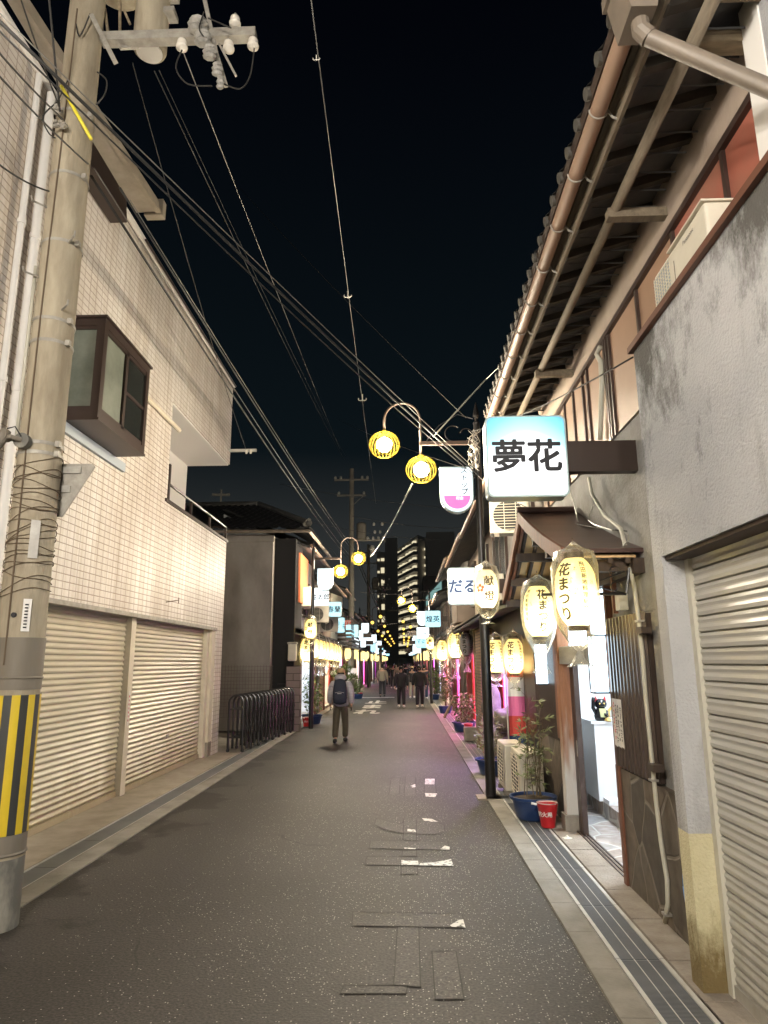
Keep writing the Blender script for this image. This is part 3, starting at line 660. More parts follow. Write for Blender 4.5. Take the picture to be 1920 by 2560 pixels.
w = MB(); w.box((-8, 5.3, 8.5), (X + .05, 15.5, 8.56)); w.build('coping', M['white'], T)
w = MB(); w.box((-4.42, 11.3, 4.645), (X + .03, 15.5, 4.7)); w.build('balcony_coping', M['alu_b'], T)
w = MB(); w.tube([(-4.12, 11.45, 5.0), (-4.12, 15.42, 5.0)], .025, 8); w.tube([(-4.12, 15.42, 5.0), (-5.0, 15.42, 5.0)], .025, 8)
for y in (11.5, 12.8, 14.1, 15.42): w.box((-4.14, y - .02, 4.69), (-4.1, y + .02, 5.0))
w.box((-4.14, 11.42, 4.69), (-4.09, 11.5, 5.35)); w.build('balcony_railing', M['alu'], T)
# shutters, head rail, posts
for y0, y1 in ((4.2, 10.42), (10.62, 14.5)):
    w = MB(); shutter_mesh(w, -4.27, y0, y1, .1, 2.6, 1, .072, .023)
    sh = w.build('shutter', M['shutter'], T)
    w = MB(); w.box((-4.29, y0, .02), (-4.23, y1, .1)); w.build('bottom_rail', M['shutter'], sh)
    w = MB(); ym = (y0 + y1) / 2; w.box((-4.245, ym - .06, .62), (-4.235, ym + .06, .68)); w.tube([(-4.235, ym, .65), (-4.228, ym, .65)], .014, 10); w.build('lock', M['zinc'], sh)
w = MB(); shutter_mesh(w, -4.27, -7.9, 4.0, .02, 2.6, 1, .078, .02); w.build('shutter', M['shutter'], T)
w = MB(); w.box((-4.3, -8, 2.6), (-4.085, 14.95, 2.655)); w.build('head_rail', M['zinc'], T)
for y0, y1 in ((10.43, 10.61), (14.51, 14.7), (4.01, 4.19)):
    w = MB(); w.bbox((-4.3, y0, .02), (-4.17, y1, 2.6), .008); w.build('shutter_post', M['cream'], T)
w = MB(); w.box((-4.35, 14.7, .3), (-4.12, 14.95, 2.6)); w.build('jamb', M['cream'], T)
w = MB(); w.box((-4.35, 14.69, 0), (-4.11, 14.96, .3)); w.build('jamb_foot', M['concrete'], T)
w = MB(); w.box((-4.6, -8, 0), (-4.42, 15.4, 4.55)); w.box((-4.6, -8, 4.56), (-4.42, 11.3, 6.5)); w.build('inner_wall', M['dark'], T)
w = MB(); w.box((-4.168, 10.49, 1.0), (-4.166, 10.55, 1.5)); pl = w.build('paper_strip', M['paper'], T)
w = MB()
for i in range(7): w.box((-4.1655, 10.505 + .008 * (i % 2), 1.06 + i * .058), (-4.1645, 10.53, 1.09 + i * .058))
w.build('lettering', M['inkr'], pl)
# bay window
B = MB(); y0, y1, xo, z0, z1 = 7.62, 9.12, -3.65, 4.8, 6.1
B.box((-4.1, y0, z0), (xo, y1, z0 + .1)); B.box((-4.1, y0, z1 - .1), (xo, y1, z1)); B.box((-4.1, y0 - .03, z1), (xo + .03, y1 + .03, z1 + .03))
for (a, b) in ((y0, y0 + .1), (y1 - .1, y1)): B.box((xo - .1, a, z0 + .1), (xo, b, z1 - .1))
B.box((xo - .075, 8.34, z0 + .1), (xo - .01, 8.41, z1 - .1))
B.box((xo - .06, y0 + .1, z1 - .15), (xo - .01, y1 - .1, z1 - .1)); B.box((xo - .06, y0 + .1, z0 + .1), (xo - .01, y1 - .1, z0 + .15))
B.box((xo - .03, 8.41, z0 + .62), (xo - .012, y1 - .1, z0 + .66)); B.box((-4.1, y0, z0 - .03), (xo + .015, y1 + .01, z0))
B.box((-4.1, y0, z0 + .1), (-4.05, y0 + .06, z1 - .1)); B.box((-4.06, y0 + .01, z1 - .14), (xo - .1, y0 + .05, z1 - .1)); B.box((-4.06, y0 + .01, z0 + .1), (xo - .1, y0 + .05, z0 + .15))
bw = B.build('bay_window', M['alu_b'], T)
for nm, a, b, mm in (('pane', (xo - .05, y0 + .1, z0 + .15), (xo - .04, 8.34, z1 - .15), 'frost'), ('pane', (xo - .04, 8.41, z0 + .15), (xo - .03, y1 - .1, z1 - .15), 'dkglass'),
                     ('pane', (-4.05, y0 + .03, z0 + .15), (xo - .1, y0 + .035, z1 - .14), 'frost')):
    w = MB(); w.box(a, b); w.build(nm, M[mm], bw)
w = MB(); w.box((-4.099, y0 - .05, z0 - .16), (-4.05, y1 + .35, z0 - .03)); w.build('flashing', mat('pale_blue_flashing', (.4, .45, .5), .6), T)
w = MB(); w.tube([(-4.06, 9.35, 6.06), (-4.06, 11.7, 6.06)], .04, 8); w.build('trim_pipe', M['cream'], T)
# roof edge trough and dark louvre panel at the top of the wall
w = MB(); w.prism([(-4.1, 5.6, 8.75), (-3.98, 5.6, 8.75), (-3.72, 9.2, 8.75), (-4.1, 9.2, 8.75)], (0, 0, .18)); w.prism([(-4.0, 5.6, 8.72), (-3.95, 5.6, 8.72), (-3.68, 9.2, 8.72), (-3.76, 9.2, 8.72)], (0, 0, .05)); w.bbox((-3.95, 9.19, 8.7), (-3.66, 9.33, 8.98), .01)
w.build('eaves_box', M['concrete_l'], T)
w = MB(); w.prism([(-4.08, 6.7, 8.0), (-3.84, 6.7, 8.0), (-3.88, 6.7, 8.4), (-4.08, 6.7, 8.4)], (0, 1.7, 0)); w.build('louvre_panel', M['alu'], T)
w = MB(); w.tube([(-4.02, 9.5, 8.48), (-4.02, 15.4, 8.48)], .02, 6); w.tube([(-4.04, 9.3, 8.36), (-4.04, 15.4, 8.36)], .012, 6); w.build('roof_conduit', M['alu'], T)
# downpipes
for px_, py_, r in ((52, 900, .05), (12, 900, .035)):
    p = PX(px_, py_, -4.03); w = MB(); w.tube([(-4.03, p.y, 0.02), (-4.03, p.y, 8.4)], r, 12)
    for z in (2.9, 4.7, 6.5): w.tube([(-4.03, p.y, z), (-4.03, p.y, z + .05)], r + .012, 12)
    w.build('downpipe', M['white'], T, smooth='auto')
w = MB(); w.box((-4.099, 14.0, 6.0), (-3.55, 14.05, 6.06)); 
# wall bracket with insulators
p = PY(612, 1122, 15.2)
w = MB(); w.box((-4.1, 15.3, p.z - .03), (p.x + .25, 15.36, p.z + .03)); w.build('cable_bracket', M['strip'], T)
w = MB()
for dx in (.02, .12): w.lathe((p.x + dx, 15.3, p.z), [(.02, -.09), (.035, -.05), (.03, -.02), (.035, 0)], 10)
w.build('insulator', M['cer'], T)
# shop lamp bracket stub on tile wall
q = PX(415, 1505, -4.08); w = MB(); w.tube([q, q + Vector((.12, .12, .03)), q + Vector((.12, .3, .06))], .008, 6); w.tube([q + Vector((.12, .3, .0)), q + Vector((.12, .3, .1))], .006, 6); w.build('hook', M['rust'], T)
# ------------------------------------------------------------ utility pole in the left foreground
PXc, PYc = -3.1, 5.5
pole = thing('utility_pole', 'weathered concrete utility pole with black and yellow hazard band in the left foreground', 'utility pole', (PXc, PYc, 0))
def pr(z): return .185 - .0028 * z
def zp(px_, py_): return PY(px_, py_, PYc - .15).z
zt, zb = zp(60, 1738), zp(50, 2092)
w = MB(); w.lathe((PXc, PYc, 0), [(pr(z), z) for z in (0, 2, 4, 6, 8, 10, 12)], 32); w.build('shaft', M['polec'], pole, smooth='auto')
w = MB(); w.lathe((PXc, PYc, 0), [(pr(zt) + .006, zt + .04), (pr(zt) + .006, zt + .44)], 32, cap=False)
w.tube(arc((PXc, PYc, zt + .13), pr(zt) + .004, 0, 2 * PI, 32, 'xy'), .011, 6, False); w.build('sheath', M['poledk'], pole, smooth='auto')
w = MB(); w.lathe((PXc, PYc, 0), [(pr(0) + .004, zb - .14), (pr(0) + .004, zb - .002)], 32, cap=False); w.tube(arc((PXc, PYc, zb - .14), pr(0) + .003, 0, 2 * PI, 32, 'xy'), .011, 6, False)
w.build('sheath', M['poledk'], pole, smooth='auto')
w = MB(); w.lathe((PXc, PYc, 0), [(pr(0) + .003, .0), (pr(0) + .003, zb - .17)], 32, cap=False); w.build('collar', M['polebase'], pole, smooth=True)
hz = MB(); n = 20
for k in range(n):
    hz.cur = k % 2; a0 = 2 * PI * k / n + .1; a1 = a0 + 2 * PI / n; R = pr(1) + .009
    ring = [(PXc + R * math.cos(a0 + (a1 - a0) * j / 3), PYc + R * math.sin(a0 + (a1 - a0) * j / 3)) for j in range(4)]
    hz.add([(x, y, zb) for x, y in ring] + [(x, y, zt) for x, y in ring], [(j, j + 1, 5 + j, 4 + j) for j in range(3)])
hz.build('hazard_band', None, pole, mats=[M['yellow'], M['charc']], smooth=True)
for (px_, py_) in ((80, 600), (80, 795), (110, 430), (80, 850), (60, 1105), (50, 1130), (110, 275)):
    z = zp(px_ + 40, py_); w = MB(); w.lathe((PXc, PYc, 0), [(pr(z) + .006, z - .016), (pr(z) + .009, z), (pr(z) + .006, z + .016)], 32, cap=False)
    t = -1.0; c = Vector((PXc + (pr(z) + .03) * math.cos(t + .6), PYc + (pr(z) + .03) * math.sin(t + .6), z)); w.box(c - Vector((.02, .02, .025)), c + Vector((.02, .02, .025)))
    w.build('band', M['zinc'], pole, smooth='auto')
for i, (px_, py_) in enumerate(((95, 515), (205, 598), (75, 690), (165, 770), (75, 1103), (215, 600))):
    z = zp(px_, py_); t = -PI / 2 + (-.7 if i % 2 == 0 else .8); d = Vector((math.cos(t), math.sin(t), .0)); c = Vector((PXc, PYc, z))
    w = MB(); w.tube([c + d * pr(z), c + d * (pr(z) + .13), c + d * (pr(z) + .14) + Vector((0, 0, .04))], .009, 6); w.build('step_bolt', M['zinc'], pole)
rnd = random.Random(5)
z = zp(60, 1480); w = MB()
while z < zp(60, 1150):                       # rusty wire wound round the shaft
    tilt = rnd.uniform(-.05, .09); ph = rnd.uniform(0, 6)
    pts = [Vector((PXc + (pr(z) + .009) * math.cos(t), PYc + (pr(z) + .009) * math.sin(t), z + tilt * math.cos(t) + .012 * math.sin(3 * t + ph))) for t in [2 * PI * k / 28 for k in range(29)]]
    w.tube(pts, .0032, 5, False); z += rnd.uniform(.025, .075)
w.build('wire_wrap', M['rust'], pole)
w = MB(); a = -PI / 2 - .1
w.tube([Vector((PXc + (pr(z) + .008) * math.cos(a + .06 * math.sin(z)), PYc + (pr(z) + .008) * math.sin(a + .06 * math.sin(z)), z)) for z in [1.9 + .25 * k for k in range(26)]], .007, 5)
w.build('earth_wire', M['rust'], pole)
w = MB(); t = -PI / 2 - .95; c0 = Vector((PXc + (pr(4) + .02) * math.cos(t), PYc + (pr(4) + .02) * math.sin(t), 0)); w.tube([c0 + Vector((0, 0, zp(30, 1095))), c0 + Vector((0, 0, zp(90, 660)))], .016, 8); w.build('conduit', M['pvcb'], pole, smooth=True)
t = -PI / 2 + .62; c = Vector((PXc + (pr(2) + .012) * math.cos(t), PYc + (pr(2) + .012) * math.sin(t), 0)); d = Vector((-math.sin(t), math.cos(t), 0))
w = MB(); za, zb2 = zp(110, 1578), zp(115, 1497); nrm = Vector((math.cos(t), math.sin(t), 0)) * .004
w.prism([c - d * .03 + Vector((0, 0, za)), c + d * .03 + Vector((0, 0, za)), c + d * .03 + Vector((0, 0, zb2)), c - d * .03 + Vector((0, 0, zb2))], nrm)
pl = w.build('number_plate', M['white'], pole)
w = MB()
for k in range(8): zz = za + (zb2 - za) * (.12 + .1 * k); w.box(c + nrm * 1.1 + Vector((-.012, -.012, zz - .005)), c + nrm * 1.6 + Vector((.008, .004, zz + .005)))
w.build('lettering', M['ink'], pl)
w = MB(); za, zb2 = zp(130, 1395), zp(130, 1300); c = Vector((PXc + (pr(3) + .012) * math.cos(t), PYc + (pr(3) + .012) * math.sin(t), 0))
w.prism([c - d * .035 + Vector((0, 0, za)), c + d * .035 + Vector((0, 0, za)), c + d * .035 + Vector((0, 0, zb2)), c - d * .035 + Vector((0, 0, zb2))], nrm); w.build('torn_poster', M['strip'], pole)
w = MB(); c = PY(33, 1537, PYc - .19); w.tube([c, c + Vector((0, .03, 0))], .02, 12); w.build('bolt_hole', M['ink'], pole)
# pole-top hardware
ca = PY(255, 100, PYc); cb = PY(640, 82, PYc)
w = MB(); w.prism([ca + Vector((0, -.05, -.05)), ca + Vector((0, .05, -.05)), ca + Vector((0, .05, .05)), ca + Vector((0, -.05, .05))], Vector((cb.x - ca.x, 0, 0))); w.build('crossarm', M['zinc'], pole)
w = MB(); p1 = PY(230, 40, PYc - .22); p2 = PY(288, 155, PYc - .3); w.tube([p1, p2], .03, 4); w.tube([PY(300, 120, PYc), PY(345, 118, PYc + .1)], .02, 4); w.build('brace', M['zinc'], pole)
tb = PY(372, 150, PYc + .25)
w = MB(); w.lathe((tb.x, tb.y, tb.z + .1), [(.14, 0), (.158, .012), (.168, .035), (.168, 1.3), (.13, 1.36)], 28); tr = w.build('transformer', M['polec'], pole, smooth='auto')
w = MB(); w.lathe((tb.x, tb.y, tb.z + .085), [(.13, 0), (.13, .012)], 28); w.build('base_plate', M['white'], tr)
w = MB(); w.box((tb.x + .15, tb.y - .1, tb.z + .5), (tb.x + .26, tb.y + .05, tb.z + .56)); w.build('lug', M['zinc'], tr); w = MB(); w.box((tb.x + .15, tb.y - .1, tb.z + .75), (tb.x + .26, tb.y + .05, tb.z + .83)); w.build('lug', M['zinc'], tr)
tb2 = PY(295, -30, PYc + .5); w = MB(); w.lathe((tb2.x, tb2.y, tb2.z - .05), [(.2, 0), (.27, .04), (.27, 1)], 24); w.build('transformer', M['polec'], pole, smooth='auto')
w = MB()
for (a, b) in (((262, 20), (275, 118)), ((300, 0), (300, 120)), ((240, 0), (238, 60)), ((312, 30), (325, 60))): w.tube([PY(*a, PYc + .1), PY(*b, PYc + .1)], .016, 4)
w.build('frame', M['woodold'], pole)
for (a, b) in ((455, 108), (572, 112), (633, 105), (588, 50)):
    c = PY(a, b, PYc - .02); w = MB(); w.lathe((c.x, c.y, c.z - .06), [(.018, -.02), (.03, -.005), (.055, .0), (.058, .02), (.04, .05), (.048, .06), (.045, .085), (.025, .1), (.015, .13)], 16); w.build('insulator', M['cer'], pole, smooth=True)
for s_ in ((500, 62), (512, 95), (530, 130), (548, 172), (556, 205)):
    c = PY(s_[0] - 5, s_[1], PYc - .12); w = MB(); rr = .12 - .0004 * s_[1]
    w.lathe((c.x, c.y, c.z), [(rr * .55, -.075), (rr, -.055), (rr * .7, -.02), (rr * 1.08, .0), (rr * .7, .03), (rr * .9, .05), (rr * .4, .07)], 9, sx=1.0, sy=.8)
    if s_[0] == 500: cut = w
    else: cut.add(w.v, w.f)
cut.build('fuse_cutout', M['cergrey'], pole)
w = MB(); w.tube([PY(512, 0, PYc), PY(540, 130, PYc), PY(565, 215, PYc)], .028, 4); w.tube([PY(548, 110, PYc), PY(590, 190, PYc)], .014, 4); w.build('cutout_bracket', M['zinc'], pole)
w = MB()
for pts in (((243, 180), (266, 200), (262, 235), (240, 262)), ((455, 125), (440, 170), (470, 210), (530, 215)), ((636, 120), (625, 190), (600, 222), (560, 210)), ((150, 250), (108, 290), (120, 330), (138, 345)), ((170, 200), (140, 270), (155, 300)), ((510, 30), (498, 70), (508, 90)), ((578, 70), (555, 60), (520, 45)), ((225, 35), (200, 90), (190, 60))):
    p = [PY(a, b, PYc - .2) for a, b in pts]; pp = []
    for i in range(len(p) - 1):
        p0 = p[max(i - 1, 0)]; p3 = p[min(i + 2, len(p) - 1)]
        for k in range(5):
            t = k / 5; pp.append(.5 * ((2 * p[i]) + (-p0 + p[i + 1]) * t + (2 * p0 - 5 * p[i] + 4 * p[i + 1] - p3) * t * t + (-p0 + 3 * p[i] - 3 * p[i + 1] + p3) * t ** 3))
    pp.append(p[-1]); w = MB(); w.tube(pp, .007, 5); w.build('lead_wire', M['cable'], pole)
w = MB(); w.tube([PY(153, 215, PYc - .3), PY(228, 348, PYc - .24)], .016, 8); w.build('yellow_guard', mat('yellow_plastic', (.75, .65, .05), .45), pole, smooth=True)
w = MB()
for k in range(14):
    c = PY(150 + rnd.uniform(-14, 16), 290 + rnd.uniform(-28, 28), PYc - .24); w.box(c - Vector((.016, .012, .012)), c + Vector((.016, .012, .014)))
w.build('clamp', M['zinc'], pole)
# triangular sign seen from behind
sa, sb, sc_ = PY(158, 1157, 5.62), PY(238, 1160, 5.62), PY(150, 1292, 5.62)
left = Vector((sa.x * 2 - sb.x, sa.y, sa.z))
sg = thing('triangle_sign', 'back of a triangular road sign clamped behind the near utility pole', 'road sign', (sa.x, sa.y, sa.z))
w = MB(); w.prism([left, sb + Vector((-.02, 0, 0)), sb + Vector((0, 0, -.025)), sc_ + Vector((.02, 0, 0)), sc_ + Vector((-.02, 0, 0)), left + Vector((-.02, 0, -.03))], (0, .012, 0)); w.build('panel', M['zinc'], sg)
w = MB(); w.box((sa.x - .12, 5.6, sa.z - .1), (sa.x + .17, 5.618, sa.z - .04)); w.box((sa.x - .1, 5.6, sa.z - .27), (sa.x + .09, 5.618, sa.z - .21)); w.build('brace', M['silver'], sg)
# flood lamp on the pole
c = PY(52, 1100, 5.25)
fl = thing('spot_lamp', 'unlit spot lamp on a knuckle arm strapped to the near utility pole', 'lamp', c)
w = MB(); w.tube([c, c + Vector((.0, .06, 0))], .065, 16); w.build('mounting_plate', M['polebase'], fl)
w = MB(); w.tube([c, c + Vector((-.05, -.06, .01)), c + Vector((-.12, -.06, .01))], .02, 8); w.tube([c + Vector((-.11, -.09, .02)), c + Vector((-.11, 0, .02))], .04, 12); w.build('arm', M['poledk'], fl)
w = MB(); h = c + Vector((-.12, -.06, .02)); dd = Vector((-.55, -.2, -1)).normalized(); w.tube([h - dd * .06, h, h + dd * .08, h + dd * .16], [.035, .05, .055, .04], 14); w.build('housing', M['poledk'], fl, smooth=True)
w = MB(); w.tube([c + Vector((0, 0, .03)), c + Vector((-.03, -.05, .1)), c + Vector((-.09, -.06, .08))], .006, 5); w.build('lead', M['cable'], fl)
# ------------------------------------------------------------ grey rendered building, right foreground
Gb = thing('rendered_building', 'grey stucco building with a wide metal shutter in the right foreground', 'building', (2.0, 2.0, 0))
X = 1.69; yc = 4.62
w = MB(); w.box((X, -6, 2.56), (2.12, yc, 4.08)); w.box((X, 4.46, .88), (2.12, yc, 2.56)); w.build('wall', M['stained'], Gb)
w = MB(); w.box((X + .0, 4.463, .0), (2.1, yc, .88)); w.build('pillar_foot', M['yellowst'], Gb)
w = MB(); w.box((2.0, yc + .001, .0), (2.12, 5.35, 3.0)); w.build('return_wall', M['stucco'], Gb)
w = MB(); w.box((X - .035, -6, 4.08), (2.14, yc + .03, 4.125)); w.build('coping', mat('brown_coping', (.12, .05, .03), .5), Gb)
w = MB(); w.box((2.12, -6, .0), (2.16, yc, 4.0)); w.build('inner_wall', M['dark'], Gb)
w = MB(); shutter_mesh(w, 1.87, -6, 4.4, .1, 2.56, -1, .097, .02, double=True); sh = w.build('shutter', M['shutter_r'], Gb)
w = MB(); w.box((1.84, -6, .02), (1.89, 4.4, .1)); w.build('bottom_rail', M['shutter_r'], sh)
w = MB(); w.box((1.845, 2.6, .7), (1.853, 2.72, .76)); w.build('lock', M['zinc'], sh)
w = MB(); w.box((1.83, 4.4, .0), (1.9, 4.458, 2.56)); w.build('guide_rail', M['pvcb'], Gb)
w = MB(); w.box((X + .02, -6, 2.535), (1.9, 4.458, 2.558)); w.build('lintel_board', M['wooddk'], Gb)
struct(MB().box((1.655, -6, -.02), (2.0, 4.45, .022)).build('pavement', M['concrete']))
w = MB(); w.tube([(1.86, 4.68, .26), (1.82, 4.7, .35), (1.8, 4.7, .5), (1.82, 4.7, .62), (1.88, 4.69, .7)], .028, 10)
w.tube(arc((1.86, 4.78, .42), .26, 0, 2 * PI, 28, 'yz'), .022, 8); w.tube(arc((1.9, 4.78, .42), .26, 0, 2 * PI, 28, 'yz'), .022, 8)
tag(recenter(w.build('water_hose', mat('blue_hose', (.02, .2, .62), .35), None, smooth=True)), 'coiled blue hose hanging beside the stone wall behind the grey pillar', 'hose')
# neighbouring wall above it
Nb = thing('neighbour_building', 'pale weathered wall above the eaves at the upper right corner', 'building', (2.4, .5, 4.1))
w = MB(); w.box((2.05, -5, 4.12), (3.2, 3.35, 8.6)); w.build('wall', M['stucco'], Nb)
w = MB(); w.box((2.04, 3.2, 4.12), (2.2, 3.38, 8.4)); w.build('corner_board', M['white'], Nb)
# ------------------------------------------------------------ shop building with tiled eaves (the open doorway)
Sb = thing('wooden_shop_house', 'old wooden shop house with long tiled eaves and an open lit doorway', 'building', (2.2, 7.5, 0))
XW = 2.15; XL = 1.925; yA, yB = 2.9, 10.15
w = MB(); w.box((XW, yA, 4.0), (XW + .12, yB, 5.74)); w.build('upper_wall', M['plaster'], Sb)
w = MB(); w.box((XL, 4.66, 2.28), (XL + .1, 6.4, 3.86)); w.box((XL, 8.45, 2.28), (XL + .1, yB, 3.86)); w.box((XL, 6.4, 2.75), (XL + .1, 8.45, 3.86))
w.box((XL + .005, 4.66, .9), (XL + .1, 6.36, 2.28)); w.box((XL + .005, 8.5, .9), (XL + .1, yB, 2.28)); w.build('lower_wall', M['bluest'], Sb)
w = MB(); w.prism([(XL - .02, 4.66, 3.86), (XL + .1, 4.66, 3.86), (XW + .02, 4.66, 4.05), (XW - .03, 4.66, 4.08)], (0, yB - 4.66, 0)); w.build('storey_ledge', M['bluest'], Sb)
# coloured panels and rails of the upper storey
rail = MB(); z0, z1 = 3.98, 5.14
rail.box((XW - .05, yA, z0 - .02), (XW, yB, z0 + .05)); rail.box((XW - .06, yA, z1), (XW, yB, z1 + .035)); rail.box((XW - .04, yA, z1 + .06), (XW, yB, z1 + .085))
posts = [3.1, 3.9, 4.75, 5.6, 6.45, 6.62, 7.3, 7.5, 7.95, 8.4, 9.2, 9.7]
for y in posts: rail.box((XW - .045, y - .02, z0 + .05), (XW, y + .02, z1))
for y in (6.5, 6.56): rail.box((XW - .06, y - .012, z0 + .05), (XW, y + .012, z1))
rail.build('window_rail', M['alu_b'], Sb)
for i in range(len(posts) - 1):
    w = MB(); w.box((XW - .02, posts[i] + .02, z0 + .05), (XW - .008, posts[i + 1] - .02, z1)); w.build('panel', M['redpan'] if i < 2 else M['pinkpan'], Sb)
# eaves: boards, rafters, fascia, tiles, gutter, purlin
YE0, YE1 = 2.9, 10.0
w = MB(); w.prism([(1.5, YE0, 5.5), (XW + .3, YE0, 5.78), (XW + .3, YE0, 5.81), (1.5, YE0, 5.53)], (0, YE1 - YE0, 0)); w.build('soffit', M['soffit'], Sb)
y = 3.12
while y < YE1 - .1:
    w = MB(); w.prism([(1.51, y, 5.43), (XW, y, 5.615), (XW, y, 5.69), (1.51, y, 5.505)], (0, .06, 0)); w.box((1.5, y - .02, 5.425), (1.515, y + .06, 5.49)); w.build('rafter', M['rafter'], Sb); y += .4
w = MB()
y = 3.2
while y < YE1: w.box((1.58, y + .13, 5.5), (2.1, y + .136, 5.512)); y += .2
for x in (1.7, 1.86, 2.02): w.prism([(x, YE0, 5.505 + (x - 1.5) * .29), (x + .02, YE0, 5.51 + (x - 1.5) * .29), (x + .02, YE0, 5.515 + (x - 1.5) * .29), (x, YE0, 5.51 + (x - 1.5) * .29)], (0, YE1 - YE0, 0))
w.build('ceiling_batten', M['soffit'], Sb)
w = MB(); w.box((1.48, YE0, 5.43), (1.505, YE1, 5.56)); w.box((1.44, YE0, 5.555), (1.505, YE1, 5.58)); w.build('fascia', M['log'], Sb)
w = MB(); tile_slab(w, (1.3, YE0 - .1, 5.6), (1.3, YE1 + .1, 5.6), (2.6, 0, 1.05), 9, .27, .045); rf = w.build('roof', M['rooftile'], Sb)
y = YE0 - .1; te = mat('tile_end', (.07, .065, .055), .6)
while y < YE1 + .1:
    w = MB(); w.tube([(1.26, y, 5.6), (1.36, y, 5.62)], .043, 12); w.build('tile_end', te, rf, smooth='auto'); y += .2705
w = MB(); w.prism([(1.28, YE0, 5.6), (1.3, YE0, 5.56), (3.0, YE0, 6.15), (3.0, YE0, 6.2)], (0, YE1 - YE0, 0)); w.build('roof_board', M['wooddk'], rf)
w = MB(); w.tube([(1.36, 3.2, 5.53), (1.36, YE1, 5.53)], .056, 18); gt = w.build('gutter', M['gutter'], Sb, smooth='auto')
y = 3.95
while y < YE1:
    w = MB(); w.tube(arc((1.36, y, 5.53), .061, -PI * 1.05, PI * .25, 14, 'xz') , .006, 5); w.tube([(1.42, y, 5.54), (1.45, y, 5.48), (1.49, y, 5.46), (1.505, y, 5.5)], .009, 6); w.build('gutter_hook', M['zinc'], gt); y += .62
rb = Vector((1.345, 3.12, 5.5))
w = MB(); w.prism([rb + Vector((-.13, -.12, .05)), rb + Vector((.1, -.12, .05)), rb + Vector((.06, -.1, -.17)), rb + Vector((-.08, -.1, -.17))], (0, .24, 0)); w.box(rb + Vector((-.15, -.14, .05)), rb + Vector((.12, .14, .13)))
w.tube([rb + Vector((0, 0, -.14)), rb + Vector((.0, .0, -.22)), rb + Vector((.04, 0, -.27))], .05, 12); w.build('rain_head', M['pvc'], Sb)
w = MB(); pA = rb + Vector((.04, 0, -.27)); pB = PX(1965, 240, 2.0); w.tube([pA, pA.lerp(pB, .02), pB, pB + Vector((0, 0, -.2))], .045, 14); w.build('downpipe', M['pvc'], Sb, smooth='auto')
w = MB(); w.tube([(1.75, 2.9, 5.455), (1.75, YE1, 5.455)], .042, 12); w.build('purlin', M['log'], Sb, smooth=True)
for y, zz in ((8.0, 5.42), (4.9, 5.42)):
    w = MB(); w.box((1.68, y - .04, zz - .05), (XW + .02, y + .04, zz + .03)); w.build('bracket_beam', M['log'], Sb)
for (x0, y, zz, t) in ((1.6, 3.12, 5.56, .1), (1.62, 2.98, 5.62, .13), (1.78, 3.42, 5.5, .08)):
    w = MB(); w.bbox((x0, y - .05, zz - t / 2), (2.14, y + .06, zz + t / 2), .008); w.build('bracket_beam', M['woodold'], Sb)
for (a_, b_, Y_, lab_) in ((1718, 262, 4.3, 'bare unlit bulb hanging on a chain under the eaves, lower one'), (1752, 92, 3.55, 'bare unlit bulb fixed under the eaves near the rain head')):
    c = PY(a_, b_, Y_); t = thing('bare_bulb', lab_, 'bulb', c)
    w = MB(); w.lathe(c, [(.004, -.05), (.028, -.035), (.038, -.005), (.03, .025), (.018, .04)], 14); w.build('glass', M['cer'], t, smooth=True)
    w = MB(); w.lathe(c, [(.02, .04), (.021, .085), (.008, .09)], 12); w.tube([c + Vector((0, 0, .09)), Vector((c.x + .01, c.y, 5.6))], .004, 5); w.build('socket', M['wooddk'], t)
    if a_ == 1718: w = MB(); w.tube([c + Vector((.02, 0, .0)), c + Vector((.05, 0, -.09)), c + Vector((.15, 0, -.06)), c + Vector((.2, 0, .05)), c + Vector((.17, 0, .14)), c + Vector((.08, 0, .13))], .004, 5); w.build('cord', M['cable'], t)
# stone dado, corrugated sheets, frames and post of the doorway
def dado(y0, y1, x=XL):
    w = MB(); w.box((x - .05, y0, 0), (x + .004, y1, .98)); o = w.build('stone_dado', M['stone'], Sb); return o
dado(4.95, 6.4); dado(8.52, yB)
w = MB(); corr_sheet(w, XL - .045, 5.42, 6.42, 1.0, 2.27, .085, .028); w.box((XL - .04, 5.42, 1.0), (XL, 6.42, 2.26)); w.build('corrugated_sheet', M['corr'], Sb)
w = MB(); corr_sheet(w, XL - .045, 8.6, yB, .95, 2.3, .05, .018); w.box((XL - .04, 8.6, .95), (XL, yB, 2.29)); w.build('corrugated_sheet', M['corr'], Sb)
w = MB(); w.bbox((XL - .115, 8.29, .2), (XL + .02, 8.44, 2.75), .01); w.build('post', M['post'], Sb)
w = MB(); w.prism([(XL - .145, 8.26, 0), (XL + .03, 8.26, 0), (XL + .03, 8.47, 0), (XL - .145, 8.47, 0)], (0, 0, .2)); w.build('post_stone', M['concrete'], Sb)
w = MB(); w.box((XL - .1, 8.47, 1.0), (XL - .0, 8.62, 2.5)); w.build('board', M['woodred'], Sb)
w = MB(); w.box((XL - .07, 6.36, 0.0), (XL + .06, 6.44, 1.0)); w.box((XL - .06, 6.4, 1.0), (XL + .06, 6.46, 2.75)); w.build('door_jamb', M['woodred'], Sb)
w = MB(); w.bbox((XL - .1, 6.46, 1.86), (XL + .02, 8.29, 2.06), .01); w.build('beam', mat('grey_beam', (.3, .3, .3), .7, col2=(.42, .41, .4), nscale=6, stretch=(3, .4, 3), bump=.4), Sb)
w = MB(); w.box((XL - .02, 6.46, 2.7), (XL + .08, 8.29, 2.78)); w.box((XL, 7.3, 2.06), (XL + .06, 7.36, 2.7)); w.build('transom_frame', M['woodred'], Sb)
w = MB(); w.box((XL + .03, 6.46, 2.06), (XL + .045, 8.29, 2.7)); w.build('transom_light', M['diff'], Sb)
w = MB()
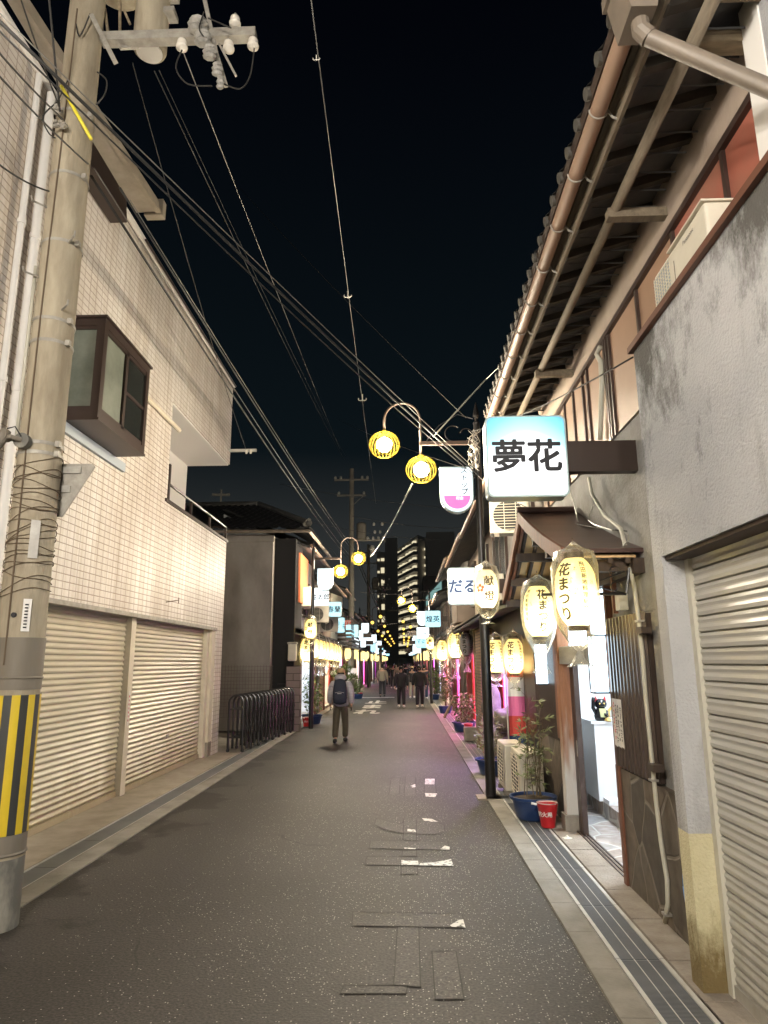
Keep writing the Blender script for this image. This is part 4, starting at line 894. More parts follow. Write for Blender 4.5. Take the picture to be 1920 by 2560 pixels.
for y in (8.1, 8.19): w.box((XL + .0, y - .03, .03), (XL + .06, y + .05, 1.86))
dr = w.build('sliding_door', M['alu_b'], Sb)
w = MB(); w.box((XL - .004, 8.09, .85), (XL, 8.12, 1.02)); w.build('door_pull', M['silver'], dr)
w = MB()
for x in (1.9, 1.94, 1.98): w.box((x, 6.46, .03), (x + .014, 8.29, .045))
w.build('door_track', M['alu_b'], Sb)
# entrance interior: bright room, stone steps
XR = 3.0
w = MB(); w.box((XL + .1, 9.75, 0), (4.3, 9.8, 2.8)); w.box((4.2, 6.0, 0), (4.25, 9.75, 2.8)); w.box((XL + .11, 5.98, 0), (4.25, 6.03, 2.8)); w.box((XL + .1, 6.03, 2.8), (4.25, 9.75, 2.84))
w.build('room_wall', M['room'], Sb)
w = MB(); w.box((1.93, 6.03, -.02), (4.2, 9.75, .03)); w.box((2.42, 7.2, .03), (4.2, 9.75, .2)); w.build('stone_floor', M['stonef'], Sb)
w = MB(); w.box((2.9, 6.6, 2.72), (3.0, 9.2, 2.78)); w.build('ceiling_tube', M['tube'], Sb)
w = MB(); w.box((2.32, 8.6, 1.55), (2.36, 8.9, 2.75)); w.build('hanging_board', M['woodred'], Sb)
# plinth in the entrance with the figurine
w = MB(); w.box((2.38, 9.05, .2), (3.3, 9.74, 1.12)); w.box((2.34, 9.02, 1.12), (3.32, 9.74, 1.15)); w.build('plinth', M['room'], Sb)
def lucky_cat(c, s_=1.0):
    c = Vector(c); t = thing('lucky_cat', 'black beckoning cat figurine with red ears on the white plinth', 'figurine', c)
    w = MB(); w.lathe(c, [(.1, 0), (.14, .03), (.15, .1), (.12, .2), (.09, .25)], 18, sy=.85); w.lathe(c + Vector((0, 0, .24)), [(.06, 0), (.115, .04), (.13, .1), (.11, .16), (.05, .2)], 18, sy=.85)
    w.tube([c + Vector((-.11, -.02, .14)), c + Vector((-.17, -.04, .26)), c + Vector((-.165, -.05, .4)), c + Vector((-.15, -.07, .46))], [.04, .04, .035, .045], 10)
    w.tube([c + Vector((.1, -.06, .18)), c + Vector((.07, -.13, .13)), c + Vector((.02, -.14, .12))], [.035, .035, .04], 10); w.build('body', mat('black_glaze', (.012, .012, .014), .15), t, smooth=True)
    for sx in (-1, 1):
        w = MB(); w.tube([c + Vector((sx * .08, 0, .38)), c + Vector((sx * .1, 0, .49))], [.045, .004], 8); w.build('ear', M['red'], t)
        w = MB(); w.lathe(c + Vector((sx * .045, -.1, .345)), [(.004, -.016), (.018, 0), (.004, .016)], 10); w.build('eye', M['gold'], t)
    w = MB(); w.prism([c + Vector((-.07, -.13, .25)), c + Vector((.07, -.13, .25)), c + Vector((.05, -.15, .08)), c + Vector((-.05, -.15, .08))], (0, .02, 0)); w.build('bib', mat('pale_gold', (.5, .5, .25), .5), t)
    w = MB(); w.lathe(c + Vector((.09, -.16, 0)), [(.05, 0), (.08, .02), (.05, .06), (.01, .08)], 12); w.build('coin_pile', M['gold'], t)
    return t
lc = lucky_cat((2.5, 9.12, 1.15)); lc.scale = (.62,) * 3
w = MB(); c = Vector((2.74, 8.93, .25)); w.lathe(c, [(.07, 0), (.1, .02), (.1, .08), (.05, .13), (.015, .14), (.02, .17)], 18); kt = thing('kettle', 'small steel kettle with a black handle on the step inside the doorway', 'kettle', c - Vector((0, 0, .05)))
w.build('body', M['silver'], kt, smooth='auto'); w = MB(); w.tube(arc(c + Vector((0, 0, .1)), .1, 0, PI, 12, 'xz'), .01, 6); w.build('handle', M['blackm'], kt)
w = MB(); w.box((2.43, 8.8, .2), (2.95, 9.045, .25)); tag(recenter(w.build('tray', M['room'])), 'low white tray under the kettle inside the doorway', 'tray')
# things on the room wall facing the street
def octo(c, r, rw, name, m, parent=None, d=.03):
    w = MB(); n = 8
    for k in range(n):
        a0 = PI / 8 + 2 * PI * k / n; a1 = a0 + 2 * PI / n
        P = [c + Vector((rr * math.cos(a), 0, rr * math.sin(a))) for rr, a in ((r, a0), (r, a1), (r - rw, a1), (r - rw, a0))]
        w.prism(P, (0, -d, 0))
    return w.build(name, m, parent)
cc = Vector((3.12, 9.74, 1.42)); cc = PY(1553, 1790, 9.7)
mi = thing('octagonal_mirror', 'gold framed octagonal mirror on the white wall inside the doorway', 'mirror', cc)
octo(cc, .2, .03, 'frame', M['gold'], mi)
w = MB(); w.prism([cc + Vector((.17 * math.cos(PI / 8 + PI / 4 * k), 0, .17 * math.sin(PI / 8 + PI / 4 * k))) for k in range(8)], (0, -.01, 0)); w.build('glass', M['silver'], mi)
pc = PY(1545, 1855, 9.7); po = thing('poster', 'white and red poster pinned on the inner wall beside the doorway', 'poster', pc)
w = MB(); w.box(pc + Vector((-.14, -.01, -.24)), pc + Vector((.2, 0, .24))); w.build('sheet', M['paper'], po)
w = MB(); w.box(pc + Vector((-.11, -.014, -.12)), pc + Vector((.2, -.011, .05))); w.build('red_panel', M['red'], po)
# gabled canopy over the doorway
Cn = thing('gable_canopy', 'brown sheet metal gable canopy with a boarded ceiling over the lit doorway', 'canopy', (1.87, 7.35, 2.7))
apx, near, far = (7.38, 3.5), (5.45, 2.78), (8.85, 2.74)
def slope(y0, z0, y1, z1, x0, x1, th, n=6, bow=.07):
    top = []
    for i in range(n + 1):
        t = i / n; top.append((y0 + (y1 - y0) * t, z0 + (z1 - z0) * t - bow * 4 * t * (1 - t) * .5))
    return top
for (e, nm) in ((near, 'roof_slope'), (far, 'roof_slope')):
    pr_ = slope(*apx, *e, 0, 0, 0)
    loop = [(1.3, a, b) for a, b in pr_] + [(1.3, a, b - .035) for a, b in reversed(pr_)]
    w = MB(); w.prism(loop, (.66, 0, 0)); sl = w.build(nm, M['copper'], Cn)
    w = MB(); loop = [(1.27, a, b + .012) for a, b in pr_] + [(1.27, a, b - .12) for a, b in reversed(pr_)]; w.prism(loop, (.03, 0, 0))
    loop = [(1.31, a, b - .04) for a, b in pr_] + [(1.31, a, b - .16) for a, b in reversed(pr_)]; w.prism(loop, (.03, 0, 0)); w.build('barge_board', M['woodred'], sl)
    w = MB(); loop = [(1.36, a, b - .06) for a, b in pr_] + [(1.36, a, b - .075) for a, b in reversed(pr_)]; w.prism(loop, (.5, 0, 0)); w.build('ceiling_board', M['panelw'], sl)
    for x in (1.36, 1.5, 1.64, 1.78):
        w = MB(); loop = [(x, a, b - .076) for a, b in pr_] + [(x, a, b - .12) for a, b in reversed(pr_)]; w.prism(loop, (.035, 0, 0)); w.build('rafter', M['wooddk'], sl)
    for t in (.3, .62, .93):
        w = MB(); y = apx[0] + (e[0] - apx[0]) * t; z = apx[1] + (e[1] - apx[1]) * t - .17 - .05 * (1 - t); w.bbox((1.3, y - .045, z - .05), (1.93, y + .045, z + .045), .006); w.build('purlin', M['wooddk'], sl)
w = MB(); w.tube([(1.26, apx[0], apx[1] + .03), (1.9, apx[0], apx[1] + .03)], .035, 8); w.build('ridge_cap', M['copper'], Cn)
w = MB(); w.box((1.84, 5.45, 2.58), (1.925, 8.9, 2.7)); w.build('tie_beam', M['wooddk'], Cn)
# dark lean-to box gutter of the canopy
# wall lamps, notice, conduit, meters
def wall_lamp(loc, label):
    c = Vector(loc); t = thing('wall_lamp', label, 'lamp', c, 'tall lit wall lamps beside the doorway')
    w = MB(); w.box(c + Vector((-.065, -.06, -.25)), c + Vector((.06, .06, .25))); w.build('diffuser', M['diff'], t)
    w = MB()
    for z in (-.265, .25): w.box(c + Vector((-.075, -.07, z)), c + Vector((.07, .07, z + .016)))
    for x, y in ((-.072, -.067), (.06, -.067), (-.072, .06)): w.box(c + Vector((x, y, -.25)), c + Vector((x + .008, y + .008, .25)))
    w.build('frame', M['black'], t); return t
wall_lamp((1.79, 6.5, 1.87), 'tall lit wall lamp on the corrugated sheet nearest the doorway')
wall_lamp((1.8, 9.25, 1.86), 'tall lit wall lamp beyond the red brown door post')
nc = Vector((XL - .077, 6.23, 1.36)); no = thing('paper_notice', 'torn white paper notice with black and red writing on the corrugated sheet', 'notice', nc)
w = MB(); vs = []; k = 8
for i in range(k + 1):
    y = nc.y - .13 + .26 * i / k; x = nc.x + .004 * math.sin(i * 2.2); vs += [(x, y, nc.z - .2 + .008 * ((i * 7) % 3)), (x, y, nc.z + .21)]
w.add(vs, [(2 * i, 2 * i + 2, 2 * i + 3, 2 * i + 1) for i in range(k)]); w.build('sheet', M['paper'], no)
rnd = random.Random(11)
for col, mm in ((0, 'inkr'), (1, 'ink'), (2, 'ink'), (3, 'ink')):
    w = MB(); z = nc.z + .17 - .01 * col
    while z > nc.z - .16:
        for _ in range(3):
            a = nc.y + .1 - (3 - col) * .0 - .22 + .06 * (3 - col) + rnd.uniform(-.014, .014) + .02; b = z + rnd.uniform(-.008, .008)
            if rnd.random() < .5: w.box((nc.x - .0075, a - .013, b - .002), (nc.x - .006, a + .013, b + .002))
            else: w.box((nc.x - .0075, a - .002, b - .01), (nc.x - .006, a + .002, b + .01))
        z -= rnd.choice((.026, .026, .04))
    w.build('lettering', M[mm], no)
def on(px_, py_, x): return PX(px_, py_, x)
pts = [on(a, b, 1.84) for a, b in ((1472, 1195), (1480, 1235), (1512, 1290), (1552, 1322), (1566, 1375), (1585, 1465), (1598, 1555), (1607, 1640), (1615, 1750), (1628, 1880), (1640, 2000), (1652, 2100), (1668, 2200), (1670, 2260), (1662, 2305))]
w = MB(); w.tube(pts, .017, 10); w.build('conduit', M['pvcb'], Sb, smooth=True)
w = MB()
for a, b in ((1598, 1553), (1633, 1950), (1666, 2285)): c = on(a, b, 1.84); w.box(c - Vector((.024, .035, .008)), c + Vector((.03, .035, .008)))
w.build('pipe_clip', M['silver'], Sb)
w = MB(); w.bbox(on(1548, 1505, 1.8) - Vector((.02, .05, .07)), on(1548, 1505, 1.8) + Vector((.06, .05, .07)), .008); w.build('junction_box', M['pvcb'], Sb)
w = MB(); w.tube([on(a, b, 1.8) for a, b in ((1420, 1212), (1435, 1260), (1450, 1320), (1470, 1360), (1505, 1385), (1540, 1385), (1570, 1352), (1572, 1338), (1560, 1330))], .006, 5)
w.tube([on(a, b, 1.8) for a, b in ((1475, 1225), (1485, 1260), (1472, 1290), (1470, 1300), (1485, 1312), (1530, 1325))], .005, 5); w.build('loose_wire', M['cablel'], Sb)
w = MB(); pts = [on(a, b, 2.08) for a, b in ((1500, 868), (1492, 885), (1502, 905), (1505, 960), (1502, 1040), (1500, 1100))]; w.tube(pts, .028, 8); w.build('cooler_hose', M['pvcb'], Sb, smooth=True)
w = MB(); a = on(1527, 1385, 1.85); w.box((1.83, a.y - .02, 2.3), (1.87, a.y + .02, 2.76)); w.build('corner_strip', M['woodred'], Sb)
for zz in (1.1, 2.1): 
    w = MB(); w.box((1.8, 5.3, zz), (1.88, 5.42, zz + .05)); w.build('batten', M['wooddk'], Sb)
w = MB(); w.bbox((1.79, 8.28 - .02, .55), (1.84, 8.52, .0), .004)
# ------------------------------------------------------------ air conditioners
def ac_unit(loc, label, rz=0, w_=.78, h=.6, d=.3, group='outdoor air conditioner units', brand=None):
    t = thing('air_conditioner', label, 'air conditioner', (0, 0, 0), group)
    m = MB(); m.bbox((-w_ / 2, -d / 2, .06), (w_ / 2, d / 2, h), .02); m.build('casing', M['acw'], t)
    g = MB(); gx = w_ * .2
    for k in range(11): z = .12 + (h - .2) * k / 10; g.box((-w_ / 2 + .04, -d / 2 - .014, z), (w_ / 2 - gx, -d / 2 - .008, z + .008))
    for k in range(4): x = -w_ / 2 + .04 + (w_ - gx - .04) * k / 3; g.box((x - .005, -d / 2 - .012, .1), (x + .005, -d / 2 - .004, h - .07))
    g.build('grille', M['cream'], t)
    f = MB(); f.tube([(-w_ * .1, -d / 2 - .001, h * .53), (-w_ * .1, -d / 2 - .006, h * .53)], h * .38, 24); f.build('fan_opening', M['blackm'], t)
    for x in (-w_ / 2 + .1, w_ / 2 - .1): b = MB(); b.box((x - .04, -d / 2 - .02, 0), (x + .04, d / 2 + .02, .06)); b.build('foot', M['concrete'], t)
    t.location = loc; t.rotation_euler = (0, 0, rz)
    return t
# street-level pair side by side by the bamboo tub
ac0 = ac_unit((1.62, 9.72, .05), 'outdoor unit standing nearest the bamboo tub', rz=-PI / 2, h=.68)
copy_tree(ac0, (1.55, 10.62, .05), 'outdoor unit standing behind the one nearest the bamboo tub, by the lamp post')
# unit on the flat roof behind the parapet, its mesh side towards the street
p0 = on(1660, 640, 2.0)
ua = thing('air_conditioner', 'beige outdoor unit behind the grey parapet under the red panels', 'air conditioner', (1.98, 4.72, 4.15), 'outdoor air conditioner units')
w = MB(); w.bbox((1.84, 3.66, 4.14), (2.1, 4.5, 4.6), .02); w.build('casing', M['acw'], ua)
w = MB(); w.box((1.836, 4.22, 4.16), (1.839, 4.48, 4.57)); w.build('side_coil', mat('blue_coil', (.3, .38, .42), .5), ua)
w = MB(); k = 4.16
while k < 4.57: w.box((1.83, 4.2, k), (1.835, 4.49, k + .006)); k += .026
k = 4.2
while k < 4.49: w.box((1.83, k, 4.16), (1.835, k + .004, 4.57)); k += .04
w.build('grille', M['cream'], ua)
w = MB(); w.box((1.82, 3.65, 4.6), (2.1, 4.2, 4.613)); w.build('top_plate', M['acw'], ua)
w = MB(); w.box((1.836, 4.14, 4.15), (1.839, 4.146, 4.51)); w.build('seam', M['concrete'], ua)
text('Panasonic', .042, (1.837, 3.9, 4.53), (0, -1, 0), (0, 0, 1), M['ink'], ua)
w = MB(); w.box((1.95, 3.9, 4.08), (2.05, 4.5, 4.14)); w.build('stand', M['zinc'], ua)
# ------------------------------------------------------------ tubs, buckets, bamboo
def tub(loc, label, r=.26, h=.25, sx=1.25, plant='bamboo', seed=1, ph=1.2, group='blue plant tubs'):
    t = thing('plant_tub', label, 'plant tub', (0, 0, 0), group)
    m = MB(); m.lathe((0, 0, 0), [(r * .72, 0), (r * .8, .02), (r * .95, h * .85), (r * 1.06, h * .88), (r * 1.08, h), (r * .98, h), (r * .93, h * .8)], 28, cap=False, sx=sx); m.lathe((0, 0, 0), [(r * .72, .001), (.001, .002)], 28, cap=False, sx=sx); m.build('tub', M['navy'], t, smooth='auto')
    m = MB(); m.lathe((0, 0, h * .86), [(r * .95, 0), (.01, .03)], 28, cap=False, sx=sx); m.build('soil', M['soil'], t)
    R = random.Random(seed); st = MB(); lf = MB()
    if plant == 'bamboo':
        for k in range(9):
            x, y = R.uniform(-.12, .12), R.uniform(-.1, .1); hh = ph * R.uniform(.45, 1); dx, dy = R.uniform(-.12, .1), R.uniform(-.1, .1)
            P = [Vector((x + dx * q, y + dy * q, h * .85 + hh * q)) for q in (0, .25, .5, .75, 1)]; st.tube(P, [.006, .006, .005, .004, .002], 5)
            for q in range(12):
                a = R.uniform(.15, 1); b = P[0].lerp(P[-1], a); d = Vector((R.uniform(-1, 1), R.uniform(-1, 1), R.uniform(-.1, .7))).normalized(); e2 = b + d * R.uniform(.05, .14); st.tube([b, e2], .002, 3, False)
                for _ in range(4):
                    dd = (d + Vector((R.uniform(-.8, .8), R.uniform(-.8, .8), R.uniform(-.7, .3)))).normalized(); s_ = R.uniform(.06, .12); wv = dd.orthogonal().normalized() * .009
                    lf.add([e2, e2 + dd * s_ * .4 + wv, e2 + dd * s_, e2 + dd * s_ * .4 - wv], [(0, 1, 2, 3)])
    else:
        for k in range(7): st.tube([(0, 0, h * .8), (R.uniform(-.15, .15), R.uniform(-.15, .15), h + ph * .6)], .008, 5)
        leaves(lf, (0, 0, h + ph * .5), r * 1.1, r * 1.1, ph * .55, 420, .11, R, .4, .2, .1)
    st.build('stem', M['stem'], t); lf.build('foliage', M['bamboo'] if plant == 'bamboo' else M['leaf'], t)
    t.location = loc; return t
tub((1.55, 8.95, .03), 'blue tub of thin bamboo beside the red bucket near the doorway', .27, .26, 1.0, 'bamboo', 2, 1.5)
tub((1.5, 12.3, .03), 'blue tub of low bamboo behind the right lamp post', .28, .25, 1.1, 'bamboo', 9, .8)
tub((1.62, 19.6, .03), 'blue tub of leafy plants in front of the pink curtained shop on the right', .3, .25, 1.1, 'bush', 5, .8)
def bucket(loc, label, rz=0, s_=1.0):
    t = thing('fire_bucket', label, 'bucket', (0, 0, 0), 'red fire buckets')
    m = MB(); m.lathe((0, 0, 0), [(.078, 0), (.08, .008), (.095, .12), (.1, .125), (.118, .245), (.122, .25), (.122, .262), (.112, .262), (.09, .1), (.02, .02)], 28, cap=False); m.build('pail', M['red'], t, smooth='auto')
    m = MB(); m.tube(arc((0, 0, .262), .12, 0, 2 * PI, 28, 'xy'), .005, 6, False); m.lathe((0, 0, 0), [(.113, .261), (.09, .11)], 28, cap=False); m.build('rim', M['silver'], t, smooth=True)
    m = MB(); P = [Vector((.122 * math.cos(a), .122 * math.sin(a) * .35 - .02, .25 + .03 * math.sin(a))) for a in [PI * k / 12 for k in range(13)]]; m.tube([Vector((p.x, -abs(p.y) - .0, p.z)) for p in P], .003, 5); m.tube([(-.13, -.04, .25), (-.19, -.05, .265)], .013, 8); m.build('handle', M['white'], t)
    def rf(z): return .098 + (z - .12) * .18
    wraptext('防火用', .06, (0, 0, 0), rf, -PI / 2 - .55, .15, M['white'], t, bold=.0015)
    t.location = loc; t.rotation_euler = (0, 0, rz); t.scale = (s_,) * 3; return t
bk = bucket((1.63, 8.5, .03), 'red fire bucket on the grating beside the large bamboo tub')
copy_tree(bk, (1.72, 12.6, .03), 'red fire bucket by the rocks beyond the right lamp post', rz=.6)
copy_tree(bk, (1.66, 18.9, .03), 'red fire bucket in front of the pink lit entrance on the right', rz=.2)
w = MB(); w.lathe((1.72, 7.95, .03), [(.05, 0), (.055, .01), (.02, .018), (.008, .035), (.002, .04)], 18); tag(recenter(w.build('salt_dish', M['cer'], None, smooth='auto')), 'small white dish with a cone of salt at the foot of the door post', 'dish')
# ------------------------------------------------------------ lanterns
def lprof(z):                      # radius of the paper body at height z about its centre
    t = z / .29
    return .172 * max(0.0, 1 - abs(t) ** 3.2 * .55) if abs(t) <= 1 else .08
def lantern(loc, label, text_='花まつり', side='飛田新地料理組合', rz=0, bag=True, s_=1.0, flip=False, white=False, bagdrop=.18, name='lantern', group='paper lanterns under the canopies', face=0.0, mk='lantern'):
    t = thing(name, label, 'lantern', (0, 0, 0), group)
    m = MB(); zs = [-.29 + .58 * k / 24 for k in range(25)]; m.lathe((0, 0, 0), [(lprof(z), z) for z in zs], 28, cap=False); m.build('paper_body', M[mk], t, smooth=True)
    m = MB(); m.lathe((0, 0, 0), [(.082, .285), (.086, .29), (.086, .335), (.05, .336)], 24, cap=False); m.lathe((0, 0, 0), [(.07, -.325), (.084, -.325), (.084, -.285), (.078, -.285)], 24, cap=False); m.build('rim', M['wooddk'], t)
    m = MB(); m.lathe((0, 0, 0), [(.01, -.2), (.045, -.18), (.062, -.13), (.045, -.08), (.02, -.05)], 12); 
    if mk != 'lanterngrey': m.build('bulb', M['bulb'], t, smooth=True)
    m = MB(); m.tube([(0, 0, .335), (0, 0, .47)], .004, 5); m.tube(arc((0, 0, .33), .07, 0, PI, 10, 'xz'), .004, 5); m.build('hanger', M['rust'], t)
    f = -PI / 2 + face
    big = .118 if len(text_) > 2 else .16
    wraptext('\n'.join(text_), big, (0, 0, 0), lprof, f, 0.0, M['inkb'], t, 'lettering', bold=.0045, lead=1.04 if len(text_) > 2 else 1.4)
    if side: wraptext('\n'.join(side), .047, (0, 0, 0), lprof, f + 1.05, 0.04, M['inkb'], t, 'lettering', bold=.0012, lead=1.12)
    if side: wraptext('\n'.join(side), .047, (0, 0, 0), lprof, f - 1.15, 0.04, M['inkb'], t, 'lettering', bold=.0012, lead=1.12)
    R = random.Random(3); b = MB()
    if text_ == '献燈':
        for k in range(5):
            aa = f - .8 + .26 * math.cos(2 * PI * k / 5 + .3); zz = .0 + .042 * math.sin(2 * PI * k / 5 + .3); R_ = lprof(zz) + .006
            c0 = Vector((R_ * math.cos(aa), R_ * math.sin(aa), zz)); nrm_ = Vector((math.cos(aa), math.sin(aa), 0)); u_ = Vector((-math.sin(aa), math.cos(aa), 0))
            b.add([c0 + (u_ * math.cos(q) + Vector((0, 0, math.sin(q)))) * .026 for q in [2 * PI * k2 / 10 for k2 in range(10)]], [tuple(range(10))])
    else:
        for k in range(16):
            aa = f + R.uniform(-1.5, 1.5); zz = R.uniform(-.05, .2); R_ = lprof(zz) + .003
            for q in range(4):
                a2 = aa + R.uniform(-.06, .06); z2 = zz + R.uniform(-.012, .012); u_ = Vector((-math.sin(a2), math.cos(a2), 0)); c0 = Vector((R_ * math.cos(a2), R_ * math.sin(a2), z2))
                b.add([c0 - u_ * .005, c0 - Vector((0, 0, .004)), c0 + u_ * .005, c0 + Vector((0, 0, .004))], [(0, 1, 2, 3)])
    b.build('blossom', M['fl_red'], t)
    if bag:
        m = MB(); R = random.Random(sum(map(ord, label)))
        prof = [(.012, .43), (.03, .415), (.07, .385), (.16, .34), (.195, .22), (.2, 0), (.195, -.18), (.15, -.32), (.07, -.42 - bagdrop * .3), (.02, -.45 - bagdrop * .4), (.05, -.5 - bagdrop * .6), (.1, -.52 - bagdrop)]
        n = 26; vs = []; fs = []
        for i, (r, z) in enumerate(prof):
            for k in range(n): 
                a = 2 * PI * k / n; j = 1 + R.uniform(-.05, .05) * (1.8 if i in (7, 8, 10, 11, 2, 3) else 1) + (.12 * math.sin(7 * a + i) if i > 6 else .04 * math.sin(5 * a + i)); vs.append((r * j * math.cos(a), r * j * math.sin(a), z + R.uniform(-.006, .006)))
        for i in range(len(prof) - 1):
            for k in range(n): k2 = (k + 1) % n; fs.append((i * n + k, i * n + k2, (i + 1) * n + k2, (i + 1) * n + k))
        m.add(vs, fs); m.build('plastic_bag', M['bag'], t, smooth=True)
    t.location = loc; t.rotation_euler = (0, 0, rz); t.scale = (s_,) * 3; return t
lantern(tuple(PY(1440, 1480, 5.22)), 'largest paper lantern in a knotted clear bag, nearest under the gable canopy', s_=.89, rz=-.35, face=-.5, bagdrop=.1)
lantern(tuple(PY(1347, 1528, 7.75)), 'paper lantern in a pointed clear bag hanging at the middle of the gable canopy', s_=.97, rz=.1)
lantern(tuple(PY(1285, 1640, 11.3)), 'lantern in a loose bag beyond the canopy, right one of the pair', s_=.95, rz=-.5, bagdrop=.02)
lantern(tuple(PY(1240, 1640, 12.1)), 'paper lantern half hidden behind the black lamp post, left one of the pair', s_=.95, rz=-.6, bagdrop=.02)
# wrought iron bracket of the nearest lantern
w = MB(); c = PY(1500, 1485, 5.3); w.tube([c + Vector((-.45, 0, 0)), c + Vector((0.2, 0, 0))], .012, 6); w.tube([c + Vector((.2, 0, 0)), c + Vector((-.08, 0, .07)), c + Vector((.2, 0, .17))], .008, 6)
for s_ in (0, 1): w.tube([c + Vector((.12 + .05 * math.cos(a) * (1 - a / 9), 0, .05 + s_ * .12 + .05 * math.sin(a) * (1 - a / 9))) for a in [k * .5 for k in range(13)]], .005, 5)
w.tube([c + Vector((.2, 0, .0)), c + Vector((.24, 0, .2))], .01, 6)
tag(recenter(w.build('lantern_bracket', M['black'])), 'black wrought iron scroll bracket across the nearest lantern', 'bracket')
# ------------------------------------------------------------ square lit signs
def box_sign(loc, label, txt, w_=.68, h=.68, d=.16, face='signw', size=.3, bold=.008, group='square lit shop signs', armside=1, arm=.45, rz=0, ink='ink'):
    t = thing('lit_sign', label, 'sign', (0, 0, 0), group)
    bm = bmesh.new(); bmesh.ops.create_cube(bm, size=1)
    for v in bm.verts: v.co = Vector((v.co.x * w_, v.co.y * d, v.co.z * h))
    bmesh.ops.bevel(bm, geom=[e_ for e_ in bm.edges if abs(e_.verts[0].co.y - e_.verts[1].co.y) > d * .9], offset=.05, segments=5, affect='EDGES', profile=.5)
    bm.verts.index_update(); m = MB(); m.add([v.co.copy() for v in bm.verts], [[v.index for v in f.verts] for f in bm.faces]); bm.free(); m.build('casing', M['signrim'], t)
    bm = bmesh.new(); bmesh.ops.create_cube(bm, size=1)
    for v in bm.verts: v.co = Vector((v.co.x * (w_ - .03), v.co.y * (d + .012), v.co.z * (h - .03)))
    bmesh.ops.bevel(bm, geom=[e_ for e_ in bm.edges if abs(e_.verts[0].co.y - e_.verts[1].co.y) > d * .9], offset=.045, segments=5, affect='EDGES', profile=.5)
    bm.verts.index_update(); m = MB(); m.add([v.co.copy() for v in bm.verts], [[v.index for v in f.verts] for f in bm.faces]); bm.free(); m.build('lit_face', M[face], t)
    if txt: text(txt, size, (0, -d / 2 - .008, -.0), (1, 0, 0), (0, 0, 1), M[ink], t, bold=bold)
    if arm: m = MB(); x = armside * w_ / 2; m.box((x, -.05, -.13), (x + armside * arm, .05, .13)); m.build('bracket', M['alu'], t)
    t.location = loc; t.rotation_euler = (0, 0, rz); return t
a = PY(1207, 1055, 5.5); b = PY(1416, 1250, 5.5)
box_sign(((a.x + b.x) / 2, 5.45, (a.z + b.z) / 2), 'largest square lit sign, blue at the top, on a brown box bracket', '夢花', abs(b.x - a.x), abs(a.z - b.z), .17, 'signg', .29, .008, arm=.58)
# ------------------------------------------------------------ street lamps with pairs of globe cages
def cage_mesh(r=.245, ribs=22, flat=.88):
    m = MB()
    for k in range(ribs):
        a = 2 * PI * k / ribs; P = []
        for j in range(11):
            t = math.radians(18 + (152 - 18) * j / 10); P.append((r * math.sin(t) * math.cos(a), r * math.sin(t) * math.sin(a), r * flat * math.cos(t)))
        m.tube(P, .0034, 4, False)
    for t in (18, 152):
        t = math.radians(t); m.tube([(r * math.sin(t) * math.cos(a), r * math.sin(t) * math.sin(a), r * flat * math.cos(t)) for a in [2 * PI * k / 28 for k in range(29)]], .006, 5, False)
    m.tube([(0, 0, r * flat * .95), (0, 0, r * flat * 1.12)], .035, 10); m.tube([(0, 0, .07), (0, 0, r * flat * .97)], .03, 10)
    return m
def lamp_post(label, s=1, base=(0, 0, 0), far=False, name='street_lamp'):
    """s = +1: stands on the right kerb, arm towards -X"""
    t = thing(name, label, 'street lamp', (0, 0, 0), 'lamp posts with two caged globes')
    m = MB(); m.tube([(0, 0, 0), (0, 0, .6), (0, 0, 3.1)], [.075, .072, .07], 20); m.tube([(0, 0, 3.1), (0, 0, 5.62)], [.058, .05], 18); m.tube([(0, 0, 3.06), (0, 0, 3.14)], .078, 20); m.build('pole', M['black'], t, smooth='auto')
    m = MB(); m.lathe((0, 0, 5.6), [(.055, 0), (.06, .03), (.03, .06), (.028, .1), (.055, .15), (.05, .2), (.006, .38)], 4 if far else 8); m.build('finial', M['black'], t)
    sx = -s; m = MB(); m.box((0, -.022, 5.27), (sx * .92, .022, 5.33)); m.build('arm', M['wooddk'], t)
    m = MB()
    pts = [(sx * (.5 + .0), 0, 5.33)] + [(sx * (.38 + .13 * math.cos(a)), 0, 5.46 + .13 * math.sin(a)) for a in [-PI / 2 + .35 * k for k in range(12)]]; m.tube(pts, .008, 5)
    m.tube([(sx * (.17 + .1 * math.cos(a)), 0, 5.44 + .1 * math.sin(a)) for a in [-PI / 2 - .4 * k for k in range(12)]], .008, 5); m.tube([(sx * .06, 0, 5.7), (sx * .3, 0, 5.78), (sx * .6, 0, 5.6), (sx * .8, 0, 5.35)], .007, 5); m.build('scroll', M['black'], t)
    m = MB(); x1, x2 = sx * .9, sx * 1.48; cx = (x1 + x2) / 2; R = .29
    arcp = [(cx + (x1 - cx) * math.cos(a), 0, 5.7 + R * math.sin(a)) for a in [PI * k / 16 for k in range(17)]]
    m.tube([(x1, 0, 5.05), (x1, 0, 5.6)] + arcp + [(x2, 0, 5.5)], .02, 8); m.build('hook', M['wooddk'], t, smooth=True)
    for x, z in ((x1, 4.87), (x2, 5.29)):
        m = cage_mesh(ribs=14 if far else 22); m.v = [v + Vector((x, 0, z)) for v in m.v]; c = m.build('lamp_shade', M['cage'], t)
        m = MB(); m.lathe((x, 0, z), [(.01, -.12), (.065, -.1), (.11, -.045), (.118, 0), (.11, .05), (.065, .09), (.03, .11)], 14); m.build('globe', M['globefar'] if far else M['globe'], c, smooth=True)
    t.location = base; return t
L1 = lamp_post('nearest black lamp post with two caged globes, on the right kerb', 1, (1.2, 10.37, 0))
m = MB(); m.box((1.0, 10.2, 0), (1.36, 10.55, .02)); struct(m.build('pavement', M['concrete_l']))
